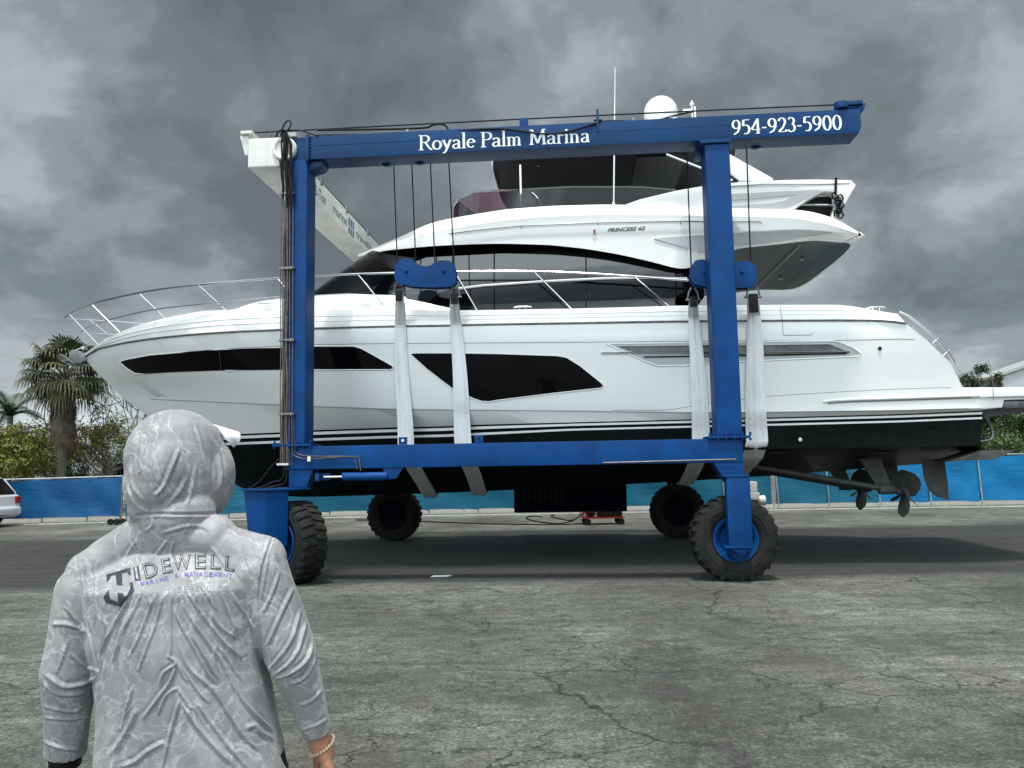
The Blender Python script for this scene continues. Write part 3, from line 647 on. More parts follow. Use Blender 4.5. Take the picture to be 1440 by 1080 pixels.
for i, off in enumerate((0, 2.0, 5.0, 9.0, 11.6)):
    lines['B%d' % i] = solve_line(boot(off), 2.10 - .004 * i, 8.3, 2.0, (247 + off * 1.2, 613 + off))
# chine in metres
cu_a, cz_a = BP(268, 633, 0)
CHI = []
for i in range(14):
    s = i / 13; u = cu_a + (7.20 - cu_a) * s; CHI.append((u, cz_a + (1.86 - cz_a) * (1 - (1 - s) ** 2.2) , 2.02 * gfun((u - cu_a) / 9, 1.9)))
lines['C'] = CHI
# keel line
ku = [u for u, z in stem]
k0 = BP(285, 646, 0)[0]
lines['Q'] = [(u, z, 0.0) for u, z in stem if u > k0]
order = ['G', 'R', 'V', 'M', 'K4', 'K3', 'B0', 'B1', 'B2', 'B3', 'B4', 'C', 'Q']
mi_between = {'G': 0, 'R': 0, 'V': 0, 'M': 0, 'K4': 0, 'K3': 0, 'B0': 1, 'B1': 2, 'B2': 1, 'B3': 2, 'B4': 3, 'C': 3}
NS = 110
def resample(L, n=NS):
    u0, u1 = L[0][0], L[-1][0]; us = [x[0] for x in L]
    # smooth cubic-ish interpolation with Catmull through numpy
    U = []
    for i in range(n):
        s = i / (n - 1); s = s ** 1.35; U.append(u0 + (u1 - u0) * s)
    z = np.interp(U, us, [x[1] for x in L]); b = np.interp(U, us, [x[2] for x in L])
    for arr in (z, b):
        for _ in range(2):
            arr[1:-1] = (arr[:-2] + 2 * arr[1:-1] + arr[2:]) / 4
    return [(U[i], -b[i], z[i]) for i in range(n)]
rows = {k: resample(v) for k, v in lines.items()}
mb = MB()
for sgn in (1, -1):
    for a, b_ in zip(order[:-1], order[1:]):
        A = [(p[0], p[1] * sgn, p[2]) for p in rows[a]]; B_ = [(p[0], p[1] * sgn, p[2]) for p in rows[b_]]
        # an intermediate row gives the topsides a little flare
        mb.grid([A, B_], mi_between[a])
# transom
tr = [rows[k][-1] for k in order]
for i in range(len(tr) - 1):
    a, b_ = tr[i], tr[i + 1]
    mb.add([a, b_, (b_[0], -b_[1], b_[2]), (a[0], -a[1], a[2])], [(0, 1, 2, 3)], mi_between[order[i]])
hull = mb.build('hull', [M['gel'], M['stripe'], M['gel'], M['anti']], yacht, smooth=24, merge=2e-4)
for k in order:
    pass
zb_tab = {k: (np.array([p[0] for p in rows[k]]), np.array([p[2] for p in rows[k]]), np.array([-p[1] for p in rows[k]])) for k in order}
def hull_b(u, z):
    zz = []; bb = []
    for k in order[:-1]:
        U, Z_, B_ = zb_tab[k]; zz.append(float(np.interp(u, U, Z_))); bb.append(float(np.interp(u, U, B_)))
    zz = zz[::-1]; bb = bb[::-1]
    if z < zz[0]:
        kz = stem_z(u); return float(np.interp(z, [kz, zz[0]], [0, bb[0]]))
    return float(np.interp(z, zz, bb))
def on_hull(px, py, off=0.0):
    b = 2.0
    for _ in range(25):
        u, z = BP(px, py, -b); b = .5 * b + .5 * (hull_b(u, z) + off)
    return u, z
def patch(poly_uz, surf, off, name, material, parent, cell=.18, rim=None, sgns=(-1, 1), thick=0.0):
    """a pane or plate bent onto surf(u, z) -> half breadth; both sides of the boat"""
    res = None
    bm = bmesh.new(); vs = [bm.verts.new((u, 0, z)) for u, z in poly_uz]; bm.faces.new(vs)
    us = [p[0] for p in poly_uz]; zs = [p[1] for p in poly_uz]
    for arr, nrm in ((us, (1, 0, 0)), (zs, (0, 0, 1))):
        k = math.ceil(min(arr) / cell) * cell
        while k < max(arr):
            co = (k, 0, 0) if nrm[0] else (0, 0, k)
            bmesh.ops.bisect_plane(bm, geom=bm.verts[:] + bm.edges[:] + bm.faces[:], plane_co=co, plane_no=nrm); k += cell
    bmesh.ops.triangulate(bm, faces=bm.faces[:])
    V0 = [(v.co.x, v.co.z) for v in bm.verts]; bm.verts.index_update(); F0 = [[v.index for v in f.verts] for f in bm.faces]; bm.free()
    o = MB()
    for sg in sgns:
        V = [(u, sg * (surf(u, z) + off), z) for u, z in V0]; o.add(V, F0)
        n = len(poly_uz)
        Va = [(u, sg * (surf(u, z) + off), z) for u, z in poly_uz]; Vb = [(u, sg * (surf(u, z) - .03), z) for u, z in poly_uz]
        o.add(Va + Vb, [(i, (i + 1) % n, n + (i + 1) % n, n + i) for i in range(n)])
    ob = o.build(name, material, parent, smooth=30)
    if rim:
        r = MB()
        for sg in sgns:
            P_ = [(u, sg * (surf(u, z) + off), z) for u, z in poly_uz]; r.tube(P_ + [P_[0]], rim[0], 6, cap=False)
        r.build('window_trim', rim[1], ob)
    return ob
def line_tube(px, r, name, material, parent, off=0.0, surf=None, n=6, sgns=(-1, 1), chaikin=1):
    surf = surf or hull_b; o = MB(); P_ = []
    for x, y in px:
        b = 2.0
        for _ in range(25):
            u, z = BP(x, y, -b); b = .5 * b + .5 * (surf(u, z) + off)
        P_.append((u, z))
    # densify
    Q = []
    for a, b_ in zip(P_[:-1], P_[1:]):
        k = max(1, int(math.hypot(a[0] - b_[0], a[1] - b_[1]) / .25))
        for i in range(k): Q.append((a[0] + (b_[0] - a[0]) * i / k, a[1] + (b_[1] - a[1]) * i / k))
    Q.append(P_[-1])
    for sg in sgns: o.tube([(u, sg * (surf(u, z) + off), z) for u, z in Q], r, n)
    return o.build(name, material, parent)
def px_poly(px, off=0.006, surf=None, it=0):
    surf = surf or hull_b; out_ = []
    for x, y in px:
        b = 2.0
        for _ in range(25):
            u, z = BP(x, y, -b); b = .5 * b + .5 * (surf(u, z) + off)
        out_.append((u, z))
    if it: out_ = [(p.x, p.y) for p in smooth_poly([Vector((a, b)) for a, b in out_], it, True)]
    return out_
M['groove'] = mat('grey_groove', (0.16, 0.17, 0.175), .4)
# rub rail, styling grooves
o = MB()
for sg in (1, -1): o.tube([(p[0], (p[1] - .004) * sg, p[2]) for p in rows['R'][1:]], .017, 6)
o.build('rub_rail', M['steeldark'], yacht)
o = MB()
for k, r, st in (('V', .006, 30), ('K3', .006, 12), ('K4', .005, 78)):
    for sg in (1, -1): o.tube([(p[0], (p[1] + .002) * sg, p[2]) for p in rows[k][st:-1]], r, 6)
o.build('styling_line', M['groove'], yacht)
patch(px_poly([(168, 509), (178, 505.5), (210, 499.5), (250, 496), (310, 491.5), (395, 488.5), (440, 487), (497, 487), (508, 490), (530, 502), (551, 514), (553.5, 517), (550, 520), (440, 520), (320, 521), (200, 526), (190, 525), (180, 519)]), hull_b, .012, 'hull_window', M['glass'], yacht, cell=.07, rim=(.009, M['gel']))
line_tube([(308, 493), (311, 520)], .006, 'window_divider', M['steeldark'], yacht, off=.012)
patch(px_poly([(577.5, 498.5), (581, 496.5), (634, 496.5), (700, 497.5), (785, 500.5), (797, 503), (815, 514), (845, 538), (849, 543), (844, 546), (780, 553), (700, 563), (688, 565), (678, 564.5), (664, 560), (634, 545), (600, 519)]), hull_b, .010, 'hull_window', M['glass'], yacht, cell=.09, rim=(.008, M['gel']))
vent = patch(px_poly([(853, 483.5), (1170, 479.5), (1180, 481), (1200, 489), (1211, 497.5), (1206, 501), (1000, 510.5), (960, 514), (925, 514.5), (906, 508), (880, 496)]), hull_b, .005, 'hull_vent', M['gelshade'], yacht, rim=(.012, M['gel']))
patch(px_poly([(868, 487), (1168, 484.5), (1195, 496), (1190, 498), (1000, 499), (890, 495)]), hull_b, .009, 'vent_louvre', M['steeldark'], yacht)
line_tube([(845, 496.3), (1000, 496), (1170, 494), (1195, 494.5)], .012, 'vent_bar', M['steel'], yacht, off=.02)
line_tube([(872, 487), (1100, 485), (1167, 484)], .010, 'vent_bar', M['steel'], yacht, off=.02)
line_tube([(905, 502), (1100, 499), (1190, 497)], .010, 'vent_bar', M['stripe'], yacht, off=.016)
line_tube([(1158, 565), (1172, 563), (1195, 562), (1260, 560), (1378, 556)], .020, 'spray_moulding', M['gel'], yacht, off=.01)
line_tube([(1164, 567), (1195, 565), (1260, 563), (1378, 559)], .009, 'spray_moulding_shadow_gap', M['groove'], yacht, off=.01)  # grey line drawn as the shade under the moulding
for px_, py_, nm, m_, r_ in ((1237, 490, 'hull_drain', M['stripe'], .028), (1125, 618, 'hull_outlet', M['steel'], .030)):
    o = MB()
    for sg in (-1, 1):
        u, z = on_hull(px_, py_, .0); o.lathe([(r_ * .55, -.012 * 1), (r_, -.012), (r_, .012), (r_ * .55, .012), (r_ * .55, -.012)] if nm == 'hull_outlet' else [(.001, -.012), (r_, -.012), (r_, .012), (.001, .012)], (u, sg * (hull_b(u, z) + .003), z), axis='y', n=20)
    o.build(nm, m_, yacht)
# side gate seams
for q in ([(1097, 430), (1100, 451), (1101.5, 471)], [(1101.5, 471.5), (1142, 471)], [(1142, 431), (1142.5, 470)]):
    line_tube(q, .004, 'side_gate_seam', M['groove'], yacht, off=.004)
# deck: from the gunwale inboard, with the coachroof forward
dk = MB()
for sg in (1, -1):
    G_ = rows['G']; rws = []
    for f_, dz in ((1, 0), (.97, .012), (.93, 0.0), (.90, -.05)):
        rws.append([(p[0], p[1] * f_ * sg, p[2] + dz) for p in G_])
    rws.append([(p[0], 0, p[2] - .05 + .0 * abs(p[1])) for p in G_])
    dk.grid(rws)
dk.build('deck', M['gel'], yacht, smooth=50, merge=2e-4)
M['gunline'] = M['groove']
o = MB()
for sg in (1, -1):
    for fz, r in ((.35, .007), (.62, .006)):
        o.tube([(a[0], ((a[1] * (1 - fz) + b_[1] * fz) - .001) * sg, a[2] * (1 - fz) + b_[2] * fz) for a, b_ in zip(rows['G'][8:-3], rows['R'][8:-3])], r, 6)
o.build('gunwale_moulding', M['gel'], yacht)
# coachroof: raised foredeck flowing into the windscreen base and the cut-down side
CR = [(150, 476), (197, 457), (235, 447), (282, 437.5), (297, 436), (322, 435.5), (338, 434), (350, 427), (370, 422), (392, 419.5), (440, 415), (500, 412), (557, 410), (567, 409.5), (600, 420), (632, 430.5), (650, 437)]
crow = []
gU = zb_tab['G'][0]; gZ = zb_tab['G'][1]; gB = zb_tab['G'][2]
for x, y in CR:
    b = 1.3
    for _ in range(25):
        u, z = BP(x, y, -b); b = .5 * b + .5 * max(0.05, float(np.interp(u, gU, gB)) * .80 - .05)
    crow.append((u, b, z))
us = np.linspace(crow[0][0], crow[-1][0], 70); cz = np.interp(us, [c[0] for c in crow], [c[2] for c in crow]); cbv = np.interp(us, [c[0] for c in crow], [c[1] for c in crow])
dk = MB()
for sg in (1, -1):
    rr = [[], [], [], [], [], []]
    for u, z, b in zip(us, cz, cbv):
        gb = float(np.interp(u, gU, gB)); gz = float(np.interp(u, gU, gZ)); h = max(z - gz, .0)
        b0 = min(gb * .93, gb - .02)
        rr[0].append((u, -sg * b0, gz - .0)); rr[1].append((u, -sg * (b0 - .04), gz + h * .35)); rr[2].append((u, -sg * (b * .5 + b0 * .5), gz + h * .75))
        rr[3].append((u, -sg * b, gz + h)); rr[4].append((u, -sg * b * .6, gz + h + .02)); rr[5].append((u, 0, gz + h + .03))
    dk.grid(rr)
dk.build('coachroof', M['gel'], yacht, smooth=40, merge=2e-4)

# saloon glass house
def plan_ring(uf, ua, w, z, n=26, p=2.6, L=3.0, rake=0.0):
    """near-side half outline from nose (v=0) aft; returns (u, v, z)"""
    pts = []
    for i in range(n):
        s = (i / (n - 1)); a = s * math.pi / 2
        pts.append((uf + L * (1 - math.cos(a) ** (2 / p)), -w * (math.sin(a) ** (2 / p)), z))
    k = 10
    for i in range(1, k + 1): pts.append((uf + L + (ua - uf - L) * i / k, -w, z))
    return pts
def both(rws, mbx, mi=0, cap=False):
    mbx.grid(rws, mi); mbx.grid([[(p[0], -p[1], p[2]) for p in r] for r in rws], mi)
zb = BP(438, 414, -1.6)[1]
uA = BP(972, 400, -1.95)[0]
uf0 = BP(400, 424, -1.0)[0]; uf1 = BP(500, 360, -.6)[0]; z1 = BP(512, 356, -.9)[1]; z2 = BP(700, 342, -1.8)[1]
gh = MB()
R0 = plan_ring(uf0, uA + .2, 1.98, zb - .35, L=3.4); R0b = plan_ring(uf0 + .02, uA + .2, 1.96, zb, L=3.4)
R1 = plan_ring(uf1 + .02, uA + .2, 1.84, z1 - .02, L=3.1, p=2.4); R2 = plan_ring(uf1 + .9, uA + .2, 1.78, z2 + .05, L=2.7, p=2.4)
both([R0, R0b, R1, R2], gh)
gh.add([(R0[-1][0], R0[-1][1], R0[-1][2]), (R2[-1][0], R2[-1][1], R2[-1][2]), (R2[-1][0], -R2[-1][1], R2[-1][2]), (R0[-1][0], -R0[-1][1], R0[-1][2])], [(0, 1, 2, 3)])
M['sideglass'] = mat('saloon_glass', (0.008, 0.012, 0.013), 0.03, spec=.6)
M['interior'] = mat('grey_interior', (0.10, 0.12, 0.125), .6)
glass = gh.build('saloon_window', [M['glass']], yacht, smooth=50, merge=2e-4)
def sal(u, z): return float(np.interp(z, [zb, z1, z2 + .05], [1.96, 1.84, 1.80]))
patch(px_poly([(571, 373), (600, 362), (826, 350.5), (870, 361), (920, 373), (950, 381), (950, 432), (826, 434), (571, 437)], surf=sal), sal, .010, 'side_glazing', M['sideglass'], yacht, cell=.4)
for q in ([(695, 357), (695, 436)], [(824, 352), (824, 434)]):
    line_tube(q, .012, 'glazing_bar', M['glass'], yacht, surf=sal, off=.014)
line_tube([(643, 406), (680, 401.5), (760, 396), (850, 391.5), (900, 390.5), (966, 391.5)], [.012] * 1 if False else .020, 'side_moulding', M['gel'], yacht, surf=sal, off=.03)  # white band running along the side glass

# flybridge body: brow, side, overhanging wing aft
def solve_free(px, bf):
    out_ = []
    for x, y in px:
        b = 1.5
        for _ in range(30):
            u, z = BP(x, y, -b); b = .5 * b + .5 * bf(u)
        out_.append((u, z, b))
    return out_
nose = BP(500, 362, 0)
def fb(B, L, p, u0, aft=5.55):
    def f(u):
        b = B * gfun((u - u0) / L, p) if u > u0 else 0.0
        if u > 4.2: b -= .10 * ((u - 4.2) / 1.3) ** 2
        return max(b, .0)
    return f
fT, fS, fB, fU = fb(1.98, 3.2, 2.9, nose[0] + .05), fb(2.12, 2.8, 3.0, nose[0]), fb(2.10, 2.7, 3.1, nose[0]), fb(1.90, 4.0, 2.5, nose[0] + .1)
FL = {
 'T': solve_free([(503, 359), (520, 350.5), (545, 340.5), (570, 330), (595, 317.5), (615, 311), (637, 306.5), (675, 300), (710, 294.5), (775, 289.5), (850, 287.5), (880, 288), (960, 291), (1027, 293), (1110, 294), (1140, 297), (1175, 307), (1207, 326)], fT),
 'S': solve_free([(503, 360), (520, 353), (545, 345), (570, 337), (595, 329), (615, 325), (637, 321), (675, 315), (710, 309.5), (775, 304), (850, 301.5), (880, 301.5), (960, 302.5), (1027, 304), (1110, 306), (1140, 310), (1175, 318), (1207, 329)], fS),
 'S2': solve_free([(503, 361), (520, 355), (545, 348.5), (570, 344), (595, 340), (615, 338), (637, 336), (675, 332.5), (710, 330), (775, 327), (850, 325.5), (880, 326), (960, 326.5), (1027, 326.5), (1110, 322), (1140, 322.5), (1175, 326), (1207, 331)], fB),
 'B': solve_free([(503, 361.5), (520, 357), (545, 352), (570, 349.5), (595, 347), (615, 345.5), (637, 344.5), (675, 343), (710, 342.5), (775, 344.5), (825, 350), (870, 357.5), (920, 369), (960, 381), (990, 392), (1010, 393), (1100, 380), (1180, 345)], fB),
}
# the wing bevel: near-side lower lip runs straight aft from the arch
FL['B'] = FL['B'][:13] + solve_free([(960, 380)], fB) + solve_free([(985, 372), (1030, 350), (1090, 344), (1140, 338), (1183, 341)], fU)
def res2(Lx, n=90):
    L0 = [math.dist(Lx[i][:2], Lx[i + 1][:2]) for i in range(len(Lx) - 1)]
    u = [p[0] for p in Lx]; U = [u[0] + (u[-1] - u[0]) * (i / (n - 1)) ** 1.2 for i in range(n)]
    z = np.interp(U, u, [p[1] for p in Lx]); b = np.interp(U, u, [p[2] for p in Lx])
    for arr in (z, b):
        for _ in range(2): arr[1:-1] = (arr[:-2] + 2 * arr[1:-1] + arr[2:]) / 4
    return [(U[i], -b[i], z[i]) for i in range(n)]
FR = {k: res2(v) for k, v in FL.items()}
zund = 5.17
ind = [(p[0], min(p[1] + .16, -.0) if abs(p[1]) > .2 else 0, max(p[2] + .02, min(z2 + .06, p[2] + .5)) if p[0] < 3.4 else p[2] + .004) for p in FR['B']]
cen = [(p[0], 0, q[2]) for p, q in zip(FR['B'], ind)]
topc = [(p[0], 0, p[2] + .03) for p in FR['T']]; topi = [(p[0], p[1] * .9, p[2] + .015) for p in FR['T']]
fbm = MB()
both([topc, topi, FR['T'], FR['S'], FR['S2'], FR['B']], fbm, 0)
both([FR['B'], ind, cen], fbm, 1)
# aft closing edge
ends = [r[-1] for r in (topc, topi, FR['T'], FR['S'], FR['S2'], FR['B'], ind, cen)]
bow_out = lambda p: (p[0] + .0, p[1], p[2])
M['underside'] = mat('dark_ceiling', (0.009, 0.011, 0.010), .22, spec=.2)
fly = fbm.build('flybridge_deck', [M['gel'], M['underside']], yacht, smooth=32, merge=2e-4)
# rounded aft edge of the overhang, curving across the boat
ae = MB(); K = 22; rt = []; rm = []; rb = []; ri = []
for i in range(K + 1):
    a = math.pi * i / K; c, s = math.cos(a), math.sin(a)
    sx = (abs(c) ** .62) * (1 if c >= 0 else -1)
    bT, bS = -FR['T'][-1][1], -FR['S'][-1][1]
    uE = FR['T'][-1][0]
    e = .34 * s ** .55
    rt.append((uE + e * .35 - .0, -bT * sx, FR['T'][-1][2] + .0)); rm.append((uE + e * .4, -bS * sx, FR['S2'][-1][2])); rb.append((FR['B'][-1][0] + e * 1.0, FR['B'][-1][1] * sx, FR['B'][-1][2]))
ae.grid([[(p[0] - .6, p[1] * .9, p[2] + .16) for p in rt], rt, rm, rb, [(p[0] - .03, p[1] * .98, p[2] + .005) for p in rb]])
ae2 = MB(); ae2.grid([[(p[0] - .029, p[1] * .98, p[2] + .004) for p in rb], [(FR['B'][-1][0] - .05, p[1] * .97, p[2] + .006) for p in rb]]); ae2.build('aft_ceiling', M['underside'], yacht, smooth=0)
ae.build('overhang_edge', M['gel'], yacht, smooth=50, merge=2e-4)
o = MB()
for sg in (-1, 1):
    for k, uu in enumerate((3.3, 4.2, 5.0)): o.lathe([(.045, -.006), (.045, .004)], (uu, sg * .75, cen[-1][2] - .0), n=14)
o.build('ceiling_light', M['steel'], fly)
o = MB()
for uu in (3.7, 4.7): o.box((uu, -1.75, cen[-1][2] - .010), (uu + .012, 1.75, cen[-1][2] + .004))
o.build('ceiling_seam', M['gelshade'], fly)
# glazed-looking dark panel in the ceiling edge line
line_tube([(632, 329), (700, 321), (730, 318), (840, 313.5), (960, 311.5), (1068, 312), (1072, 314)], .013, 'grab_rail', M['steel'], yacht, surf=lambda u, z: fS(u), off=.03)
for px_ in (733, 841, 957):
    line_tube([(px_, 312 if px_ > 800 else 317), (px_, 316 if px_ > 800 else 321)], .008, 'rail_stud', M['steeldark'], yacht, surf=lambda u, z: fS(u), off=.02, sgns=(-1,))
sidef = lambda u, z: float(np.interp(z, [float(np.interp(u, [p[0] for p in FR['B']], [p[2] for p in FR['B']])), float(np.interp(u, [p[0] for p in FR['S2']], [p[2] for p in FR['S2']])) + .001, float(np.interp(u, [p[0] for p in FR['S']], [p[2] for p in FR['S']])) + .002], [float(np.interp(u, [p[0] for p in FR['B']], [-p[1] for p in FR['B']])), float(np.interp(u, [p[0] for p in FR['S2']], [-p[1] for p in FR['S2']])), float(np.interp(u, [p[0] for p in FR['S']], [-p[1] for p in FR['S']]))]))
M['gelshadow'] = mat('shaded_bevel_grey', (0.50, 0.53, 0.54), .3)  # white gelcoat toned grey for the shaded bevel
patch(px_poly([(920, 336), (935, 334), (1027, 328.5), (1110, 324), (1170, 328), (1130, 334), (1085, 341), (1030, 346), (985, 356), (950, 345)], surf=sidef), sidef, .022, 'wing_insert', M['gelshadow'], yacht, cell=.08)  # thin grey plate standing for the shade on the wing's bevel
n_ = plain_text('PRINCESS 62', 'lettering', M['letterblack'], (0, 0, 0), (1, 0, 0), (0, 0, 1), .062, .62, yacht, italic=.35, bold=.03)
a = px_poly([(854, 326.5)], surf=sidef)[0]
for v in n_.data.vertices:
    u_, z_ = v.co.x + a[0], v.co.z + a[1] + v.co.x * .02; v.co = Vector((u_, -(sidef(u_, z_) + .006), z_))
n_.name = 'lettering'
o = MB(); a = px_poly([(836, 326)], surf=sidef)[0]; o.box((a[0] - .035, -sidef(*a) - .03, a[1] - .04), (a[0] + .035, -sidef(*a) + .02, a[1] + .045)); nl = o.build('navigation_light', M['gel'], yacht, bevel=.01)
o = MB(); o.box((a[0] - .022, -sidef(*a) - .036, a[1] - .03), (a[0] + .018, -sidef(*a) - .031, a[1] + .03)); o.build('light_lens', M['red'], nl)

# flybridge coaming with the cut-out aft
def fc(u): return 1.86 - (.06 * ((u - 3) / 2.5) ** 2 if u > 3 else 0) 
def cz_poly(px): return [(u, z) for u, z, b in solve_free(px, fc)]
outer = cz_poly([(880, 287), (900, 280), (950, 268), (985, 262), (1025, 257), (1075, 254), (1110, 252.6), (1145, 252), (1197, 253), (1204, 260), (1192, 281), (1180, 302), (1172, 309), (1169, 305), (1175, 290), (1178, 275), (1169, 269.5), (1158, 269), (1133, 283), (1114, 296), (1027, 297), (900, 293)])
cm = MB()
for sg in (-1, 1):
    n = len(outer)
    Vo = [(u, sg * fc(u), z) for u, z in outer]; Vi = [(u, sg * (fc(u) - .22), z) for u, z in outer]
    cm.add(Vo + Vi, [tuple(range(n)), tuple(range(2 * n - 1, n - 1, -1))] + [(i, n + i, n + (i + 1) % n, (i + 1) % n) for i in range(n)])
cm.build('flybridge_coaming', M['gel'], yacht, bevel=.02, segs=2)
fcs = lambda u, z: fc(u)
patch(cz_poly([(1027, 273), (1100, 269), (1150, 267), (1155, 268.5), (1132, 280), (1113, 290), (1098, 293.5), (985, 293.5), (985, 292), (1085, 286), (1100, 283), (1120, 274), (1027, 282)]), fcs, .006, 'coaming_recess', M['gelshade'], yacht, cell=.3)  # flat grey plate; the hollow's shade is in its colour
line_tube([(885, 294.5), (1110, 296)], .012, 'coaming_seam', M['groove'], yacht, surf=fcs, off=.004)
line_tube([(1025, 262), (1075, 259), (1150, 259), (1195, 258)], .006, 'coaming_line', M['groove'], yacht, surf=fcs, off=.003)
o = MB(); q = cz_poly([(1110, 294), (1176, 272)]); 
o.box((q[0][0] - .3, -1.60, q[0][1] - .12), (q[1][0] - .0, 1.60, q[1][1] + .03)); o.build('coaming_dark_fill', M['black'], yacht, bevel=.04)  # black box added to fill the coaming opening with dark
o = MB(); q = cz_poly([(1128, 285), (1178, 286)]); o.tube([(q[0][0], -1.72, q[0][1]), (q[1][0], -1.72, q[1][1])], .016, 8); o.build('aft_rail', M['steel'], yacht)
# mooring rope hanging at the aft corner
o = MB(); rr = random.Random(3); q = cz_poly([(1175.5, 251), (1174.5, 272), (1173, 285), (1175, 303)])
o.tube([(q[0][0], -fc(q[0][0]) - .01, q[0][1] + .01), (q[1][0], -fc(q[1][0]) - .02, q[1][1])], .022, 8)
for k in range(9):
    cx, cz_ = q[1][0] + rr.uniform(-.06, .07), q[1][1] - .05 - k * .042; pts = []
    for i in range(9):
        a = 2 * math.pi * i / 8; pts.append((cx + .05 * math.cos(a) * rr.uniform(.6, 1.2), -fc(cx) - .03 + .02 * math.sin(2 * a + k), cz_ + .055 * math.sin(a)))
    o.tube(pts, .014, 6)
o.build('coiled_rope', M['black'], yacht)

# tinted flybridge windscreen
mt = bpy.data.materials.new('tinted_acrylic'); mt.use_nodes = True; tn = mt.node_tree
for n in list(tn.nodes): tn.nodes.remove(n)
oo = tn.nodes.new('ShaderNodeOutputMaterial'); tr_ = tn.nodes.new('ShaderNodeBsdfTransparent'); gl = tn.nodes.new('ShaderNodeBsdfGlossy'); mxn = tn.nodes.new('ShaderNodeMixShader'); fr = tn.nodes.new('ShaderNodeFresnel')
tr_.inputs[0].default_value = (0.40, 0.22, 0.26, 1); gl.inputs['Roughness'].default_value = .04; fr.inputs[0].default_value = 1.5
tn.links.new(fr.outputs[0], mxn.inputs[0]); tn.links.new(tr_.outputs[0], mxn.inputs[1]); tn.links.new(gl.outputs[0], mxn.inputs[2]); tn.links.new(mxn.outputs[0], oo.inputs[0])
uw = BP(640, 300, -.4)[0]; 
def fwb(u): return 1.80 * gfun((u - uw) / 2.2, 3.4) if u > uw else 0.0
def fwt(u): return 1.66 * gfun((u - uw - .02) / 2.2, 3.2) if u > uw + .02 else 0.0
wbp = solve_free([(637, 308), (645, 306), (675, 301), (710, 295), (775, 290), (850, 288), (880, 287), (930, 288)], fwb)
wtp = solve_free([(638, 291), (645, 280), (662, 272.5), (687, 268.5), (740, 266), (800, 263), (900, 263), (950, 267)], fwt)
wb_, wt_ = res2(wbp, 50), res2(wtp, 50)
wb_[0] = (wb_[0][0], 0, wb_[0][2]); wt_[0] = (wt_[0][0], 0, wt_[0][2])
wd = MB(); both([wb_, wt_], wd); wsc = wd.build('flybridge_windscreen', mt, yacht, smooth=60)
o = MB()
for sg in (1, -1): o.tube([(p[0], p[1] * sg, p[2]) for p in wt_], [.004 + .014 * min(1, i / 12) for i in range(50)], 6)
o.tube(smooth_poly([lp and (lp[0], -1.66, lp[1]) for lp in [BP(748, 271, -1.66), BP(755, 277, -1.66), BP(762, 288, -1.66)]], 1), .018, 8)
o.build('windscreen_rail', M['steel'], wsc)
# helm consoles and seats on the flybridge, seen dark through the screen
o = MB()
for (pa, pb, v0, v1) in (((715, 268), (735, 288), -1.2, 1.2), ((800, 272), (835, 288), -1.4, .2), ((860, 270), (915, 288), -1.4, 1.4)):
    a = BP(*pa, -1.2); c = BP(*pb, -1.2); o.box((a[0], v0, c[1] - .3), (c[0], v1, a[1] + .05))
o.build('helm_seat', M['black'], yacht, bevel=.08)
# steel post and whip aerial
o = MB(); a = BP(733, 291, -1.55); c = BP(731.5, 215, -1.55); o.tube([(a[0], -1.55, a[1]), (c[0], -1.55, 6.9)], .026, 12); o.build('hardtop_post', M['steel'], yacht)
o = MB(); a = BP(863, 290, -1.86); c = BP(865, 95, -1.86); o.tube([(a[0], -1.86, a[1]), (a[0] * .6 + c[0] * .4, -1.86, a[1] * .6 + c[1] * .4), (c[0], -1.86, c[1])], [.014, .013, .007], 8); o.lathe([(.03, -.03), (.03, .03), (.018, .07)], (a[0], -1.86, a[1]), n=12)
o.build('whip_aerial', M['gel'], yacht)
# hardtop
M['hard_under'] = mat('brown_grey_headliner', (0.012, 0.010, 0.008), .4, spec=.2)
HZ = 7.10
hf = BP(688, 235, -1.2)[0]; ha = BP(1022, 215, -1.6)[0] + .3
def hring(uf, ua, w, z, p=4.5, L=.9):
    r = plan_ring(uf, ua - .5, w, z, p=p, L=L, n=16); K_ = 8
    for i in range(1, K_ + 1):
        a = math.pi / 2 * i / K_; r.append((ua - .5 + .5 * math.sin(a) ** .7, -w * (math.cos(a) ** .5 if i < K_ else 0), z))
    return r
hm = MB(); Hs = [hring(hf + .25, ha - .2, 1.5, HZ + .18), hring(hf + .06, ha - .05, 1.72, HZ + .15), hring(hf, ha, 1.80, HZ + .05), hring(hf + .03, ha - .03, 1.77, HZ)]
both(Hs, hm, 0); 
c0_ = [(p[0], 0, HZ + .2) for p in Hs[0]]; both([c0_, Hs[0]], hm, 0)
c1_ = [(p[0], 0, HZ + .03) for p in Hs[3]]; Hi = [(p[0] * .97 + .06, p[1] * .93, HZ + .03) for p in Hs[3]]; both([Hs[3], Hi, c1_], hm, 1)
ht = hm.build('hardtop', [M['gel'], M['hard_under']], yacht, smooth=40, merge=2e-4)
o = MB()
for (x, v) in ((757, -.9), (757, 0.4), (868, -.9), (868, .5), (980, -.6)):
    u = BP(x, 240, v)[0]; o.lathe([(.03, -.004), (.03, .004)], (u, v, HZ + .022), n=14)
o.build('ceiling_lamp', M['steel'], ht)
o = MB(); u0 = BP(892, 230, -.6)[0]; u1 = BP(960, 230, -.6)[0]; o.box((u0, -1.1, HZ + .005), (u1, .6, HZ + .024)); o.build('ceiling_panel', M['gelshade'] if False else mat('taupe_panel', (.10, .095, .085), .5), ht)
